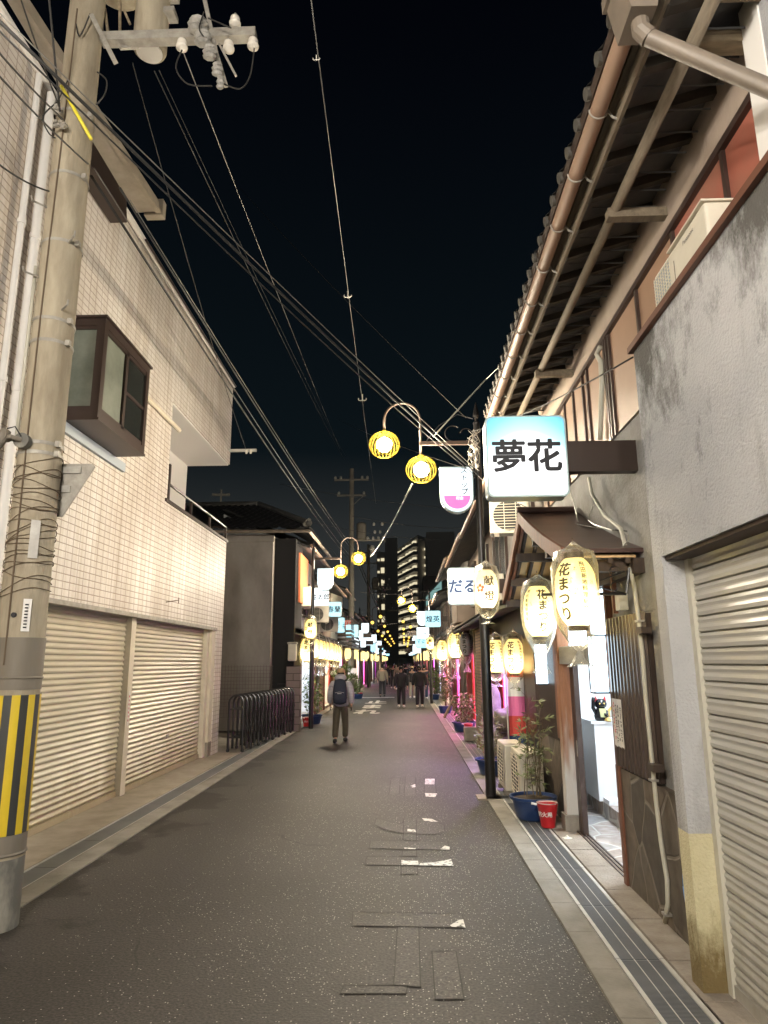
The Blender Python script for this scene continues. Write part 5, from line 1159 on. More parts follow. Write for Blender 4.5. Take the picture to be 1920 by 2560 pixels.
L2 = lamp_post('black lamp post with two caged globes on the left kerb beside the lit shops', -1, (-2.8, 20.9, 0)); L2.scale = (.95, .95, .955)
L3 = copy_tree(L1, (1.21, 32.6, 0), 'lamp post with two caged globes behind the two men in black on the right'); L3.scale = (.9,) * 3
Lb = lamp_post('x', -1); Lb.scale = (.95, .95, .955)
for o_ in Lb.children_recursive:
    if o_.name.startswith('globe'): o_.data.materials[0] = M['globen']
Lb.location = (-2.8, -1.5, 0); Lb['label'] = 'lamp post with two caged globes on the left kerb behind the viewer'
Lb2 = copy_tree(Lb, (1.2, -9.5, 0), 'lamp post with two caged globes on the right kerb behind the viewer', rz=PI)
FR = lamp_post('distant', 1, (1.24, 49, 0), True); FR.scale = (.89,) * 3
FR['label'] = 'fourth lamp post on the right kerb, small globes beside the tower'
FL = lamp_post('distant', -1, (-2.85, 44, 0), True); FL.scale = (.9,) * 3
FL['label'] = 'second lamp post on the left kerb with small caged globes'
ordn = ['third', 'fourth', 'fifth', 'sixth', 'seventh', 'eighth', 'ninth']
for i, y in enumerate((59, 69, 79, 89, 99, 109)): copy_tree(FR, (1.24, y, 0), 'far lamp post on the right kerb, %s beyond the men in black' % ordn[i]).scale = (.88,) * 3
for i, y in enumerate((54, 64, 74, 84, 94, 104)): copy_tree(FL, (-2.85, y, 0), 'far lamp post on the left kerb, %s beyond the second utility pole' % ordn[i]).scale = (.88,) * 3
# ------------------------------------------------------------ arched street-association signs on the lamp posts
def arch_sign(loc, label, detailed=True, s_=1.0):
    t = thing('arched_sign', label, 'sign', (0, 0, 0), 'round bottomed lit signs on the lamp posts')
    def outline(wd, h, y): 
        P = [(wd / 2, y, h / 2), (-wd / 2, y, h / 2)]; r = wd / 2
        return P + [(-r * math.cos(a), y, -h / 2 + r - r * math.sin(a)) for a in [PI * k / 14 for k in range(15)]]
    m = MB(); m.prism(outline(.52, .74, -.06), (0, .12, 0)); m.build('casing', M['signrim'], t)
    m = MB(); m.prism(outline(.485, .7, -.066), (0, .132, 0)); m.build('lit_face', M['signw'], t)
    if detailed:
        m = MB(); r = .205; P = [(r, -.07, -.1), (-r, -.07, -.1)] + [(-r * math.cos(a), -.07, -.35 + .2425 - r * math.sin(a)) for a in [PI * k / 14 for k in range(15)]]; m.prism(P, (0, -.003, 0)); m.build('pink_panel', M['signp'], t)
        text('ス\nト\nッ\nプ', .115, (.12, -.073, .13), (1, 0, 0), (0, 0, 1), M['ink'], t, bold=.003, lead=1.0)
        text('町会', .055, (.04, -.076, -.14), (1, 0, 0), (0, 0, 1), M['signw'], t, bold=.002)
    m = MB(); m.box((.26, -.02, .2), (.36, .02, .24)); m.box((.26, -.02, -.16), (.36, .02, -.12)); m.build('bracket', M['black'], t)
    t.location = loc; t.scale = (s_,) * 3; return t
arch_sign((.85, 10.37, 4.52), 'round bottomed white and pink lit sign on the nearest lamp post')
a2 = arch_sign((-2.42, 20.9, 4.4), 'round bottomed white lit sign on the left lamp post above the shop signs', False, .95)
a2.rotation_euler = (0, 0, PI)
for i, (x, y, z) in enumerate([(.85, 32.6, 3.9), (-2.5, 44, 4.0), (-2.5, 56, 3.75), (.85, 49, 3.7), (-2.5, 68, 3.6), (.9, 60, 3.6)]):
    copy_tree(a2, (x, y, z), ['white lit sign behind the corner of the cyan two character sign on the right', 'white round bottomed sign between the two far left utility poles', 'white round bottomed sign beyond the far left utility pole, below the globes', 'small white round bottomed sign beyond the cyan sign on the right', 'tiny white lit sign near the end of the left lamp row', 'tiny white lit sign near the end of the right lamp row'][i], rz=PI if x < 0 else 0)
# dedication lanterns on the lamp posts
d1 = lantern((1.23, 10.16, 2.95), 'white paper lantern with a red plum blossom mark on the nearest black lamp post', '献燈', None, name='dedication_lantern', group='dedication lanterns on the lamp posts', bagdrop=.0, s_=.98, face=.12, mk='lanternw')
d2 = lantern((-2.82, 20.68, 2.9), 'yellow paper lantern with two black characters on the left lamp post', '献燈', None, name='dedication_lantern', group='dedication lanterns on the lamp posts', s_=.98)
copy_tree(d2, (1.2, 32.4, 2.75), 'paper lantern with a red mark on the lamp post under the cyan sign')
# ------------------------------------------------------------ named shop signs
a = PY(1118, 1421, 12.6); b = PY(1230, 1512, 12.6)
box_sign(((a.x + b.x) / 2, 12.6, (a.z + b.z) / 2), 'white lit sign with blue characters partly behind the blossom lantern on the right', 'だるま', abs(b.x - a.x), abs(a.z - b.z), .15, 'signw', .27, .009, arm=.5, ink='navy')
def sgn(px0, py0, px1, py1, Y, txt, label, face='signw', **k):
    a = PY(px0, py0, Y); b = PY(px1, py1, Y); return box_sign(((a.x + b.x) / 2, Y, (a.z + b.z) / 2), label, txt, abs(b.x - a.x), abs(a.z - b.z), .15, face, **k)
sgn(1062, 1527, 1102, 1568, 30, '煌英', 'cyan lit sign with two black characters beside the far right lamp post', 'signc', size=.3, bold=.006, arm=.3)
sgn(780, 1470, 822, 1515, 23.5, '金太郎', 'white lit sign with three black characters under the left arched sign', 'signw', size=.22, bold=.005, armside=-1, arm=.3)
sgn(817, 1505, 854, 1542, 27, '春蘭', 'cyan rimmed lit sign with two black characters left of the second utility pole', 'signc', size=.27, bold=.005, armside=-1, arm=.5)
k0 = sgn(842, 1544, 862, 1582, 31, None, 'small cyan lit sign left of the red triangular sign', 'signc', armside=-1)
def strokes(parent, w_, h, seed, yy):
    off = parent.location.copy()
    R = random.Random(seed); m = MB()
    for c in (-1, 1):
        for _ in range(6):
            x = c * w_ * .22 + R.uniform(-.06, .06); z = R.uniform(-.12, .12)
            if R.random() < .5: m.box((x - .07, yy, z - .01), (x + .07, yy + .004, z + .01))
            else: m.box((x - .01, yy, z - .07), (x + .01, yy + .004, z + .07))
    m.v = [v + off for v in m.v]
    m.build('lettering', M['ink'], parent)
strokes(k0, .5, .6, 4, -.09)
far_sign_w = box_sign((-2.75, 52, 3.45), 'white lit sign nearest beyond the second left balcony', None, .7, .62, .15, 'signw', armside=-1, arm=.5); strokes(far_sign_w, .6, .6, 1, -.09)
far_sign_c = box_sign((.95, 40, 3.05), 'cyan lit sign below the cyan two character sign on the right', None, .66, .66, .15, 'signc', arm=.6); strokes(far_sign_c, .6, .6, 2, -.09)
rnd = random.Random(21)
def far_label(side, k): return '%s lit sign of the receding %s row, number %s from the near end' % (('white' if (k - 1) % 3 else 'cyan') if side == 'left' else ('white' if (k - 1) % 3 != 1 else 'cyan'), side, ['zero', 'one', 'two', 'three', 'four', 'five', 'six', 'seven', 'eight', 'nine', 'ten', 'eleven', 'twelve'][k])
for k, (y, z) in enumerate([(36, 3.5), (42, 3.5), (47, 3.2), (58, 3.1), (64, 3.3), (70, 3.0), (78, 3.2), (88, 3.1), (98, 3.2), (110, 3.2)]):
    copy_tree(far_sign_w if k % 3 else far_sign_c, (-2.78 - .12 * (k % 3) + .05, y, z), far_label('left', k + 1)).rotation_euler = (0, 0, PI)
for k, (y, z) in enumerate([(37, 3.4), (45, 3.1), (51, 3.3), (57, 2.9), (63, 3.2), (70, 3.0), (78, 3.1), (87, 3.1), (97, 3.2), (109, 3.2)]):
    copy_tree(far_sign_w if k % 3 != 1 else far_sign_c, (1.0 + .1 * (k % 3), y, z), far_label('right', k + 1))
# ------------------------------------------------------------ folding gate
N = 17
gt = thing('folding_gate', 'black folding gate of arched steel hoops between the white building and the block pillar', 'gate', (-3.6, 17.3, 0))
for k in range(N):
    t = k / (N - 1); x = -3.72 + .42 * t; y = 15.45 + 4.75 * t
    m = MB(); P = [(x - .16, y, .06), (x - .16, y, 1.05)] + [(x - .16 * math.cos(a), y, 1.05 + .16 * math.sin(a)) for a in [PI * j / 10 for j in range(11)]] + [(x + .16, y, 1.05), (x + .16, y, .06)]; m.tube(P, .027, 8)
    m.box((x - .16, y - .01, .3), (x + .16, y + .01, .33)); m.box((x - .16, y - .01, .9), (x + .16, y + .01, .93)); m.build('hoop', M['black'], gt, smooth='auto')
m = MB()
for k in range(N - 1):
    t = k / (N - 1); t2 = (k + 1) / (N - 1); xa, ya = -3.72 + .42 * t + .17, 15.45 + 4.75 * t; xb, yb = -3.72 + .42 * t2 + .17, 15.45 + 4.75 * t2
    m.tube([(xa, ya, .3), (xb, yb, .9)], .01, 4); m.tube([(xa, ya, .9), (xb, yb, .3)], .01, 4)
    m.tube([((xa + xb) / 2, (ya + yb) / 2, .12), ((xa + xb) / 2, (ya + yb) / 2, 1.12)], .009, 4)
m.build('lattice', M['black'], gt)
m = MB()
for k in range(0, N, 2):
    t = k / (N - 1); x = -3.72 + .42 * t; y = 15.45 + 4.75 * t
    for s_ in (-.16, .16): m.lathe((x + s_, y, 0), [(.02, .015), (.035, .03), (.035, .07), (.02, .08)], 8)
m.build('caster', M['blackm'], gt)
# block pillar with a white meter box
m = MB(); m.bbox((-3.42, 20.0, 0), (-3.0, 20.3, 1.8), .01); tag(recenter(m.build('block_pillar', M['block'])), 'concrete block gate pillar at the far end of the folding gate', 'gate pillar')
p = PY(731, 1628, 20.15); t = thing('meter_box', 'rounded white box with a small roof on top of the block pillar', 'meter box', p - Vector((0, 0, .2)))
m = MB(); m.bbox(p + Vector((-.12, -.1, -.28)), p + Vector((.12, .1, .24)), .04); m.build('body', M['acw'], t); m = MB(); m.bbox(p + Vector((-.14, -.12, .2)), p + Vector((.14, .12, .26)), .02); m.build('lid', M['zinc'], t)
# ------------------------------------------------------------ dark house behind the gate
H = thing('dark_tiled_house', 'unlit house with a tiled roof and bare grey side wall behind the folding gate', 'house', (-5.5, 22, 0))
m = MB(); m.box((-7.5, 20.3, 0), (-3.95, 26, 5.7)); m.build('wall', M['wallgrey'], H)
m = MB(); m.box((-3.95, 20.6, 0), (-3.3, 22, 5.65)); m.box((-3.75, 20.35, 0), (-3.5, 20.6, 1.3)); m.build('recess_wall', M['dark'], H)  # shade of the recess is put into the near-black wall colour
m = MB(); m.box((-7.5, 20.28, 3.1), (-3.95, 20.3, 3.13)); m.box((-5.7, 20.25, 5.5), (-3.92, 20.3, 5.72)); m.build('trim', M['wallgrey'], H)
M['dkroof'] = mat('dark_roof_tile', (.015, .015, .016), .6)
# tiled roof, slope facing the viewer with a falling hip
m = MB(); n = 60; rows = 22; vs = []; fs = []
for j in range(rows + 1):
    t = j / rows
    for i in range(n + 1):
        x = -9 + (6.3 - 2.2 * t) * i / n; ph = (i % 3); vs.append((x, 19.6 + 2.8 * t, 5.78 + 1.35 * t + (.05 if ph == 0 else .0) + (.03 if j % 2 else 0)))
for j in range(rows):
    for i in range(n): a = j * (n + 1) + i; fs.append((a, a + 1, a + n + 2, a + n + 1))
m.add(vs, fs); m.build('roof', M['dkroof'], H)
m = MB(); m.prism([(-2.7, 19.62, 5.8), (-2.7, 25, 5.8), (-4.9, 25, 7.13), (-4.9, 22.4, 7.13)], (-.04, 0, .02)); m.build('roof_side', M['dkroof'], H)
m = MB(); m.tube([(-9, 19.55, 5.72), (-2.75, 19.55, 5.68)], .05, 8); m.tube([(-2.75, 19.55, 5.68), (-2.68, 25, 5.68)], .05, 8); m.build('gutter', M['pvc'], H)
m = MB(); m.tube([(-9, 22.4, 7.2), (-4.9, 22.4, 7.2), (-2.75, 19.6, 5.92)], .09, 8); m.build('ridge_cap', M['rooftile'], H)
m = MB(); m.tube([(-2.9, 19.75, 5.9), (-2.75, 19.6, 6.05)], [.1, .05], 8); m.build('ridge_end_tile', M['zinc'], H)
m = MB(); m.tube([(-6.2, 22.4, 7.2), (-6.2, 22.4, 7.7)], .03, 6); m.box((-6.5, 22.35, 7.5), (-5.9, 22.45, 7.56)); m.build('antenna', M['zinc'], H)
m = MB()
for k in range(22): m.tube([(-4.75 + .0, 0, 0)] and [(-5.6 + k * .085, 20.0, .4), (-5.6 + k * .085, 20.0, 1.85)], .005, 4)
for k in range(15): m.tube([(-5.6, 20.0, .4 + k * .1), (-3.8, 20.0, .4 + k * .1)], .005, 4)
tag(recenter(m.build('mesh_fence', M['meshf'])), 'brown wire mesh fence standing behind the folding gate', 'fence')
# ------------------------------------------------------------ generic shop houses of the two rows
CURT = ['curtp', 'curtr', 'curtb', 'curtv']
def shop(side, y0, y1, seed, label, tube='tube', xw=None, wallm='plaster', winm='pinkpan', hh=5.4, simple=False, curt=0, two=True):
    R = random.Random(seed); xw = xw if xw is not None else (1.9 if side > 0 else -3.35); s = side
    t = thing('shop_house', label, 'building', (xw + s * 1.5, (y0 + y1) / 2, 0), 'shop houses lining the far street')
    D = xw + s * 2.2; L = y1 - y0; oa, ob = y0 + L * .22, y0 + L * .78
    def bx(m, xa, ya, za, xb, yb, zb): m.box((xa, ya, za), (xb, yb, zb))
    m = MB(); bx(m, xw, y0, 0, xw + s * .12, oa, 2.6); bx(m, xw, ob, 0, xw + s * .12, y1 - .02, 2.6); bx(m, xw, oa, 2.15, xw + s * .12, ob, 2.6); bx(m, xw, y0 + .001, 2.6, xw + s * .3, y1 - .02, 2.85)
    m.build('lower_wall', M[R.choice(['wooddk', 'corr', 'woodred', 'stone', 'brick'])], t)
    m = MB(); bx(m, xw + s * .25, y0, 2.85, xw + s * .4, y1 - .02, hh); bx(m, xw + s * .4, y0, 0, D + s * 2, y0 + .1, hh); m.build('upper_wall', M[wallm], t)
    m = MB(); bx(m, D, oa - .1, 0, D + s * .05, ob + .1, 2.5); bx(m, xw + s * .13, ob, 0, D, ob + .05, 2.5); bx(m, xw + s * .13, oa - .05, 0, D, oa, 2.5); bx(m, xw + s * .13, oa, 2.45, D, ob, 2.5); m.build('room_wall', M['room'], t)
    m = MB(); bx(m, xw, oa, -.02, D, ob, .12); m.build('step', M['stonef'], t)
    m = MB(); bx(m, xw + s * .45, oa + .3, 2.36, xw + s * .55, ob - .3, 2.42); m.build('tube_lamp', M[tube], t)
    if not simple:
        m = MB()
        for yy in (oa, ob): bx(m, xw - s * .05, yy - .05, 0, xw + s * .1, yy + .05, 2.2)
        bx(m, xw - s * .05, oa, 2.1, xw + s * .1, ob, 2.2); m.build('door_frame', M['woodred'], t)
    for (ya, yb) in ((oa + .05, oa + .45), (ob - .6, ob - .05)):
        m = MB(); k = 8; P = [(xw + s * (.1 + .035 * (i % 2)), ya + (yb - ya) * i / k, .25) for i in range(k + 1)]; m.strip(P, (0, 0, 1.85)); m.build('curtain', M[CURT[(curt + (ya > oa + .1)) % 4]], t)
    # pent roof, upper window, main roof
    m = MB(); tile_slab(m, (xw - s * .5, y0, 2.72), (xw - s * .5, y1, 2.72), (s * .8, 0, .34), 3, .27, .03); m.build('pent_roof', M['rooftile'], t)
    m = MB(); m.prism([(xw - s * .48, y0, 2.66), (xw + s * .2, y0, 2.8), (xw + s * .2, y0, 2.84), (xw - s * .48, y0, 2.71)], (0, L - .02, 0)); m.tube([(xw - s * .52, y0, 2.68), (xw - s * .52, y1, 2.68)], .04, 6); m.build('pent_eaves', M['soffit'], t)
    if two:
        nwin = 2 if L < 6.5 else 3
        for i in range(nwin):
            a = y0 + L * (i + .18) / nwin; b = y0 + L * (i + .82) / nwin
            m = MB(); bx(m, xw + s * .19, a, 3.5, xw + s * .26, a + .06, 4.8); bx(m, xw + s * .19, b - .06, 3.5, xw + s * .26, b, 4.8); bx(m, xw + s * .19, a + .06, 3.5, xw + s * .26, b - .06, 3.56); bx(m, xw + s * .19, a + .06, 4.74, xw + s * .26, b - .06, 4.8); bx(m, xw + s * .2, (a + b) / 2 - .02, 3.56, xw + s * .25, (a + b) / 2 + .02, 4.74)
            wn = m.build('window', M['alu_b'], t); m = MB(); bx(m, xw + s * .22, a + .06, 3.56, xw + s * .24, b - .06, 4.74); m.build('pane', M[winm if i % 2 == 0 else 'dkglass'], wn)
        m = MB(); tile_slab(m, (xw - s * .45, y0, hh - .12), (xw - s * .45, y1, hh - .12), (s * 2.8, 0, 1.15), 7, .27, .04); m.build('roof', M['rooftile'], t)
        m = MB(); m.prism([(xw - s * .44, y0 + .02, hh - .2), (xw + s * .3, y0 + .02, hh + .08), (xw + s * .3, y0 + .02, hh + .12), (xw - s * .44, y0 + .02, hh - .14)], (0, L - .04, 0)); m.build('soffit', M['soffit'], t)
        m = MB(); m.tube([(xw - s * .5, y0, hh - .14), (xw - s * .5, y1, hh - .14)], .05, 6); m.build('gutter', M['gutter'], t)
        m = MB(); m.prism([(xw + s * .3, y0 + .05, hh), (xw + s * 2.3, y0 + .05, hh), (xw + s * 2.3, y0 + .05, hh + .9)], (0, .1, 0)); m.build('gable', M[wallm], t)
    return t
# right row
shop(1, 10.3, 16.4, 1, 'shop house with a dark upper storey just beyond the gable canopy', 'tubev', wallm='wallgrey', winm='dkglass', hh=5.0, curt=0)
shop(1, 16.5, 22.4, 2, 'shop house with a pink lit entrance beside a brown brick column', 'tubep', wallm='plaster', winm='frost', hh=5.1, curt=0)
shop(1, 22.5, 29.0, 3, 'dark shop house behind the far right lamp post', 'tubep', wallm='wallgrey', winm='pinkpan', hh=5.4, curt=3)
NUM = ['first', 'second', 'third', 'fourth', 'fifth', 'sixth', 'seventh', 'eighth', 'ninth', 'tenth', 'eleventh', 'twelfth', 'thirteenth']
y = 29.1; k = 0
while y < 112:
    L = 6.2 + (k * 37 % 5) * .5
    shop(1, y, y + L, 40 + k, 'small shop house of the right row, %s past the two men in black' % NUM[k], ['tubew', 'tube', 'tubep'][k % 3], wallm=['plaster', 'wallgrey', 'stucco'][k % 3], winm=['dkglass', 'frost', 'pinkpan'][k % 3], hh=4.9 + (k % 3) * .25, simple=True, curt=k); y += L + .1; k += 1
# left row
shop(-1, 20.8, 27.3, 4, 'shop house with orange upper panels and red curtains beside the left lamp post', 'tube', wallm='stucco', winm='redpan', hh=5.6, curt=1)
shop(-1, 27.4, 33.6, 5, 'shop house behind the small cyan sign on the left', 'tubew', wallm='plaster', winm='dkglass', hh=5.2, curt=0)
shop(-1, 33.7, 40.0, 6, 'cream shop house with a projecting balcony behind the second utility pole', 'tube', wallm='cream', winm='dkglass', hh=5.6, curt=3)
y = 40.1; k = 0
while y < 112:
    L = 6.4 + (k * 53 % 5) * .5
    shop(-1, y, y + L, 70 + k, 'small shop house of the left row, %s past the second utility pole' % NUM[k], ['tube', 'tubew', 'tubep'][k % 3], wallm=['cream', 'wallgrey', 'stucco'][k % 3], winm=['frost', 'dkglass', 'pinkpan'][k % 3], hh=4.8 + (k % 3) * .3, simple=True, curt=k + 1); y += L + .1; k += 1
# orange shutters panel and details of the first left shop
o = MB(); o.box((-3.3, 21.2, 3.75), (-3.24, 22.9, 5.3)); tag(recenter(o.build('orange_panel', mat('orange_panel', (.75, .2, .08), .5))), 'tall orange board on the upper storey above the left lamp post', 'wall panel')
copy_tree(ac0, (-3.15, 22.3, 3.62), 'beige outdoor unit on the ledge under the orange board', rz=PI / 2)
copy_tree(ac0, (-3.2, 25.6, 3.3), 'outdoor unit with a dark grille behind the three character sign', rz=.1)
copy_tree(ac0, (-3.15, 28.8, 3.1), 'outdoor unit under the cyan rimmed sign on the left', rz=.1)
copy_tree(ac0, (1.75, 14.5, 3.02), 'beige outdoor unit on the pent roof under the large blue topped sign', rz=-.2)
copy_tree(ac0, tuple(PY(1285, 1345, 11.4)), 'cream outdoor unit half hidden by the barge board of the gable canopy', rz=-.1)
# balcony on the left row
B = thing('balcony', 'dark slatted balcony projecting over the left shops behind the red triangular sign', 'balcony', (-3.0, 37, 2.6))
m = MB(); m.box((-3.3, 34, 2.6), (-2.6, 39.8, 2.7))
for z in (2.75, 2.95, 3.15, 3.35): m.box((-2.64, 34, z), (-2.6, 39.8, z + .12)); m.box((-3.3, 33.96, z), (-2.6, 34, z + .12))
m.build('slat_panel', M['corr'], B); m = MB()
for k in range(12): m.box((-2.64, 34 + k * .52, 3.5), (-2.61, 34.03 + k * .52, 4.1))
m.tube([(-2.62, 34, 4.1), (-2.62, 39.8, 4.1)], .025, 6); m.tube([(-3.3, 34, 4.1), (-2.62, 34, 4.1)], .025, 6); m.build('railing', M['alu'], B)
# brick column, rocks and nobori banner of the shop beyond the canopy
m = MB(); m.box((1.62, 15.0, 0), (1.9, 15.9, 2.6)); tag(recenter(m.build('brick_column', M['brickX'])), 'brown brick column between two timber boards beyond the right lamp post', 'column')
m = MB(); m.box((1.6, 14.6, 0), (1.7, 14.72, 2.6)); tag(recenter(m.build('timber_board', M['woodold'])), 'pale timber board on the near side of the brick column', 'board')
m = MB(); m.box((1.6, 16.1, 0), (1.7, 16.22, 2.6)); tag(recenter(m.build('timber_board', M['woodold'])), 'pale timber board on the far side of the brick column', 'board')
def rock(c, r, label, seed):
    bm = bmesh.new(); bmesh.ops.create_icosphere(bm, subdivisions=3, radius=1); R = random.Random(seed); ph = [R.uniform(0, 6) for _ in range(6)]
    for v in bm.verts:
        p = v.co; k_ = 1 + .16 * math.sin(3 * p.x + ph[0]) + .14 * math.sin(4 * p.y + ph[1]) + .12 * math.sin(5 * p.z + ph[2] + 2 * p.x); v.co = Vector((p.x * k_ * r[0], p.y * k_ * r[1], p.z * k_ * r[2]))
    bm.verts.index_update(); m = MB(); m.add([v.co + Vector(c) for v in bm.verts], [[v.index for v in f.verts] for f in bm.faces]); bm.free()
    return tag(recenter(m.build('garden_rock', mat('rock', (.11, .095, .075), .9, col2=(.2, .175, .14), nscale=5, bump=.8, bscale=12), None, smooth=True)), label, 'rock', 'garden rocks by the lamp post')
rock((1.75, 13.3, .3), (.3, .35, .42), 'large low garden rock just behind the black lamp post', 1)
rock((1.85, 12.9, .85), (.24, .28, .28), 'rounded garden rock stacked on top of the large low one', 2)
rock((1.7, 14.0, .95), (.22, .28, .4), 'upright craggy garden rock leaning by the lamp post', 3)
rock((2.0, 12.2, .35), (.22, .25, .35), 'small garden rock beside the magenta curtain', 4)
def banner(c, label, cols, w_=.32, h=1.5):
    c = Vector(c); t = thing('banner', label, 'banner', c)
    m = MB(); m.tube([c, c + Vector((0, 0, h + .45))], .011, 6); m.build('pole', M['pvcb'], t)
    n = len(cols)
    for i, cm in enumerate(cols):
        z1 = c.z + h + .35 - i * h / n; m = MB(); m.strip([(c.x + .02 + w_ * j / 6, c.y + .02 * math.sin(j * 1.3), z1 - h / n) for j in range(7)], (0, 0, h / n)); m.build('cloth', M[cm], t)
banner((1.62, 11.3, .1), 'tall narrow banner of pink, red and blue cloth behind the outdoor units', ['curtr', 'room', 'curtp', 'curtr', 'navy'])
m = MB(); P = [(1.9 + .02 * (i % 2), 11.5 + .09 * i, .15) for i in range(9)]; m.strip(P, (0, 0, 2.0)); tag(recenter(m.build('entrance_curtain', M['curtp'])), 'magenta curtain in the doorway beyond the outdoor units', 'curtain')
m = MB(); m.prism([(1.32, 16.9, 2.75), (1.9, 16.9, 2.95), (1.9, 16.9, 3.0), (1.32, 16.9, 2.8)], (0, 1.8, 0)); m.bbox((1.3, 17.0, 2.85), (1.75, 18.6, 3.75), .03); tag(recenter(m.build('signboard_box', M['plaster'])), 'brown boarded box over the pink lit entrance on the right', 'box')
# mid-distance lanterns hanging along the two rows
lanA = lantern((-3.1, 21.9, 2.3), 'glowing paper lantern nearest on the left row, beside the black lamp post', s_=1.2, bag=True, bagdrop=.25)
lab = ['second', 'third', 'fourth', 'fifth', 'sixth', 'seventh', 'eighth', 'ninth', 'tenth', 'eleventh', 'twelfth', 'thirteenth', 'fourteenth']
for i, (x, y, z) in enumerate([(-3.0, 22.6, 2.4), (-2.98, 24.4, 2.38), (-2.97, 25.3, 2.36), (-3.0, 27.6, 2.34), (-3.0, 29.2, 2.33), (-3.0, 30.6, 2.3)]):
    copy_tree(lanA, (x, y, z), 'glowing paper lantern under the left eaves, %s from the black lamp post' % lab[i], rz=-.3 * (i % 3))
gl = lantern((1.62, 18.2, 2.35), 'unlit grey paper lantern beside the pink lit entrance', mk='lanterngrey', rz=-.4, bagdrop=.2)
copy_tree(lanA, (1.42, 19.4, 2.35), 'lit yellow paper lantern next to the unlit grey one on the right', rz=.3)
copy_tree(lanA, (1.35, 25.0, 2.3), 'lit paper lantern beyond the pink entrance, by the tree on the right')
def farlantern(loc, label):
    t = thing('far_lantern', label, 'lantern', (0, 0, 0), 'tiny lit lanterns far down the street'); t.name = 'paper_lantern'
    m = MB(); m.lathe((0, 0, 0), [(lprof(z) * 1.0, z) for z in [-.29 + .58 * k / 10 for k in range(11)]], 12); m.build('paper_body', M['lanternfar'], t, smooth=True)
    m = MB(); m.lathe((0, 0, 0), [(.085, .29), (.085, .33)], 10); m.lathe((0, 0, 0), [(.08, -.325), (.08, -.28)], 10); m.build('rim', M['wooddk'], t); t.location = loc; return t
f0 = farlantern((-2.95, 36, 2.35), 'tiny lit lantern of the left row, first beyond the balcony')
rnd = random.Random(31); k = 0; y = 37.5
while y < 112: copy_tree(f0, (-2.92 + rnd.uniform(-.15, .1), y, 2.35 + rnd.uniform(-.1, .1)), 'tiny glowing lantern far down the left row of shops'); y += rnd.choice((.9, 1.0, 2.4, 2.2))
y = 29
while y < 112: copy_tree(f0, (1.5 + rnd.uniform(-.12, .1), y, 2.35 + rnd.uniform(-.1, .1)), 'tiny glowing lantern far down the right row of shops'); y += rnd.choice((.9, 1.0, 2.4, 2.4))
# ------------------------------------------------------------ plants down the street
tub((-2.95, 22.2, .03), 'blue tub with a bushy evergreen at the foot of the left lamp post', .3, .28, 1.1, 'bush', 12, 1.2)
tub((-2.5, 37.0, .03), 'small blue tub of shrubs beyond the stone planter', .26, .25, 1.1, 'bush', 14, .9)
bucket_ = copy_tree(bk, (-3.0, 21.3, .03), 'red fire bucket behind the left lamp post', rz=1)
copy_tree(bk, (-2.45, 38.4, .03), 'tiny red fire bucket beyond the stone planter on the left', rz=1)
Tn = thing('pine_tree', 'cloud pruned small tree in a square stone planter beyond the man with the backpack', 'tree', (-2.65, 30.5, 0))
m = MB(); m.bbox((-3.0, 30.1, .12), (-2.25, 30.9, .66), .03); m.box((-2.9, 30.2, 0), (-2.35, 30.8, .12)); m.build('planter', M['concrete'], Tn)
m = MB(); m.tube([(-2.65, 30.5, .6), (-2.58, 30.4, .9), (-2.72, 30.5, 1.2), (-2.6, 30.5, 1.55)], [.06, .055, .045, .03], 8); m.tube([(-2.62, 30.45, 1.0), (-2.35, 30.4, 1.2)], .025, 6); m.tube([(-2.7, 30.5, 1.2), (-2.95, 30.4, 1.35)], .025, 6); m.build('trunk', M['trunk'], Tn)
m = MB(); R = random.Random(8)
for c, r in (((-2.6, 30.5, 1.65), .32), ((-2.3, 30.4, 1.3), .26), ((-2.98, 30.4, 1.42), .26), ((-2.7, 30.4, 1.3), .22)): leaves(m, c, r, r, r * .6, 420, .085, R, .45, 0, .2)
m.build('crown', M['leaf'], Tn)
for (x, y, h, lab_) in ((1.5, 26.5, 1.9, 'dense bushy tree in a tub by the lit entrance on the right'), (1.5, 36, 1.7, 'small bushy tree beyond the two men in black on the right')):
    Tn = thing('bushy_tree', lab_, 'tree', (x, y, 0)); m = MB(); m.tube([(x, y, 0), (x + .03, y, h * .5), (x, y, h * .9)], [.04, .03, .015], 8); m.build('trunk', M['trunk'], Tn)
    m = MB(); leaves(m, (x, y, h * .62), .28, .3, h * .4, 900, .1, R, .4, .1, .15); m.build('crown', M['leaf'], Tn)
    m = MB(); m.lathe((x, y, .02), [(.2, 0), (.27, .26), (.25, .27)], 16); m.build('tub', M['navy'], Tn)
# leaning board and stone block at the right kerb
m = MB(); m.prism([(1.3, 24.2, .02), (1.36, 24.2, .02), (1.75, 24.2, .75), (1.69, 24.2, .75)], (0, .5, 0)); tag(recenter(m.build('leaning_board', M['woodold'])), 'weathered board leaning against the right row by the lamp post', 'board')
m = MB(); m.bbox((1.42, 17.2, .03), (1.72, 17.55, .34), .02); tag(recenter(m.build('stone_block', M['concrete'])), 'squat concrete block on the grating in front of the brick column', 'block')
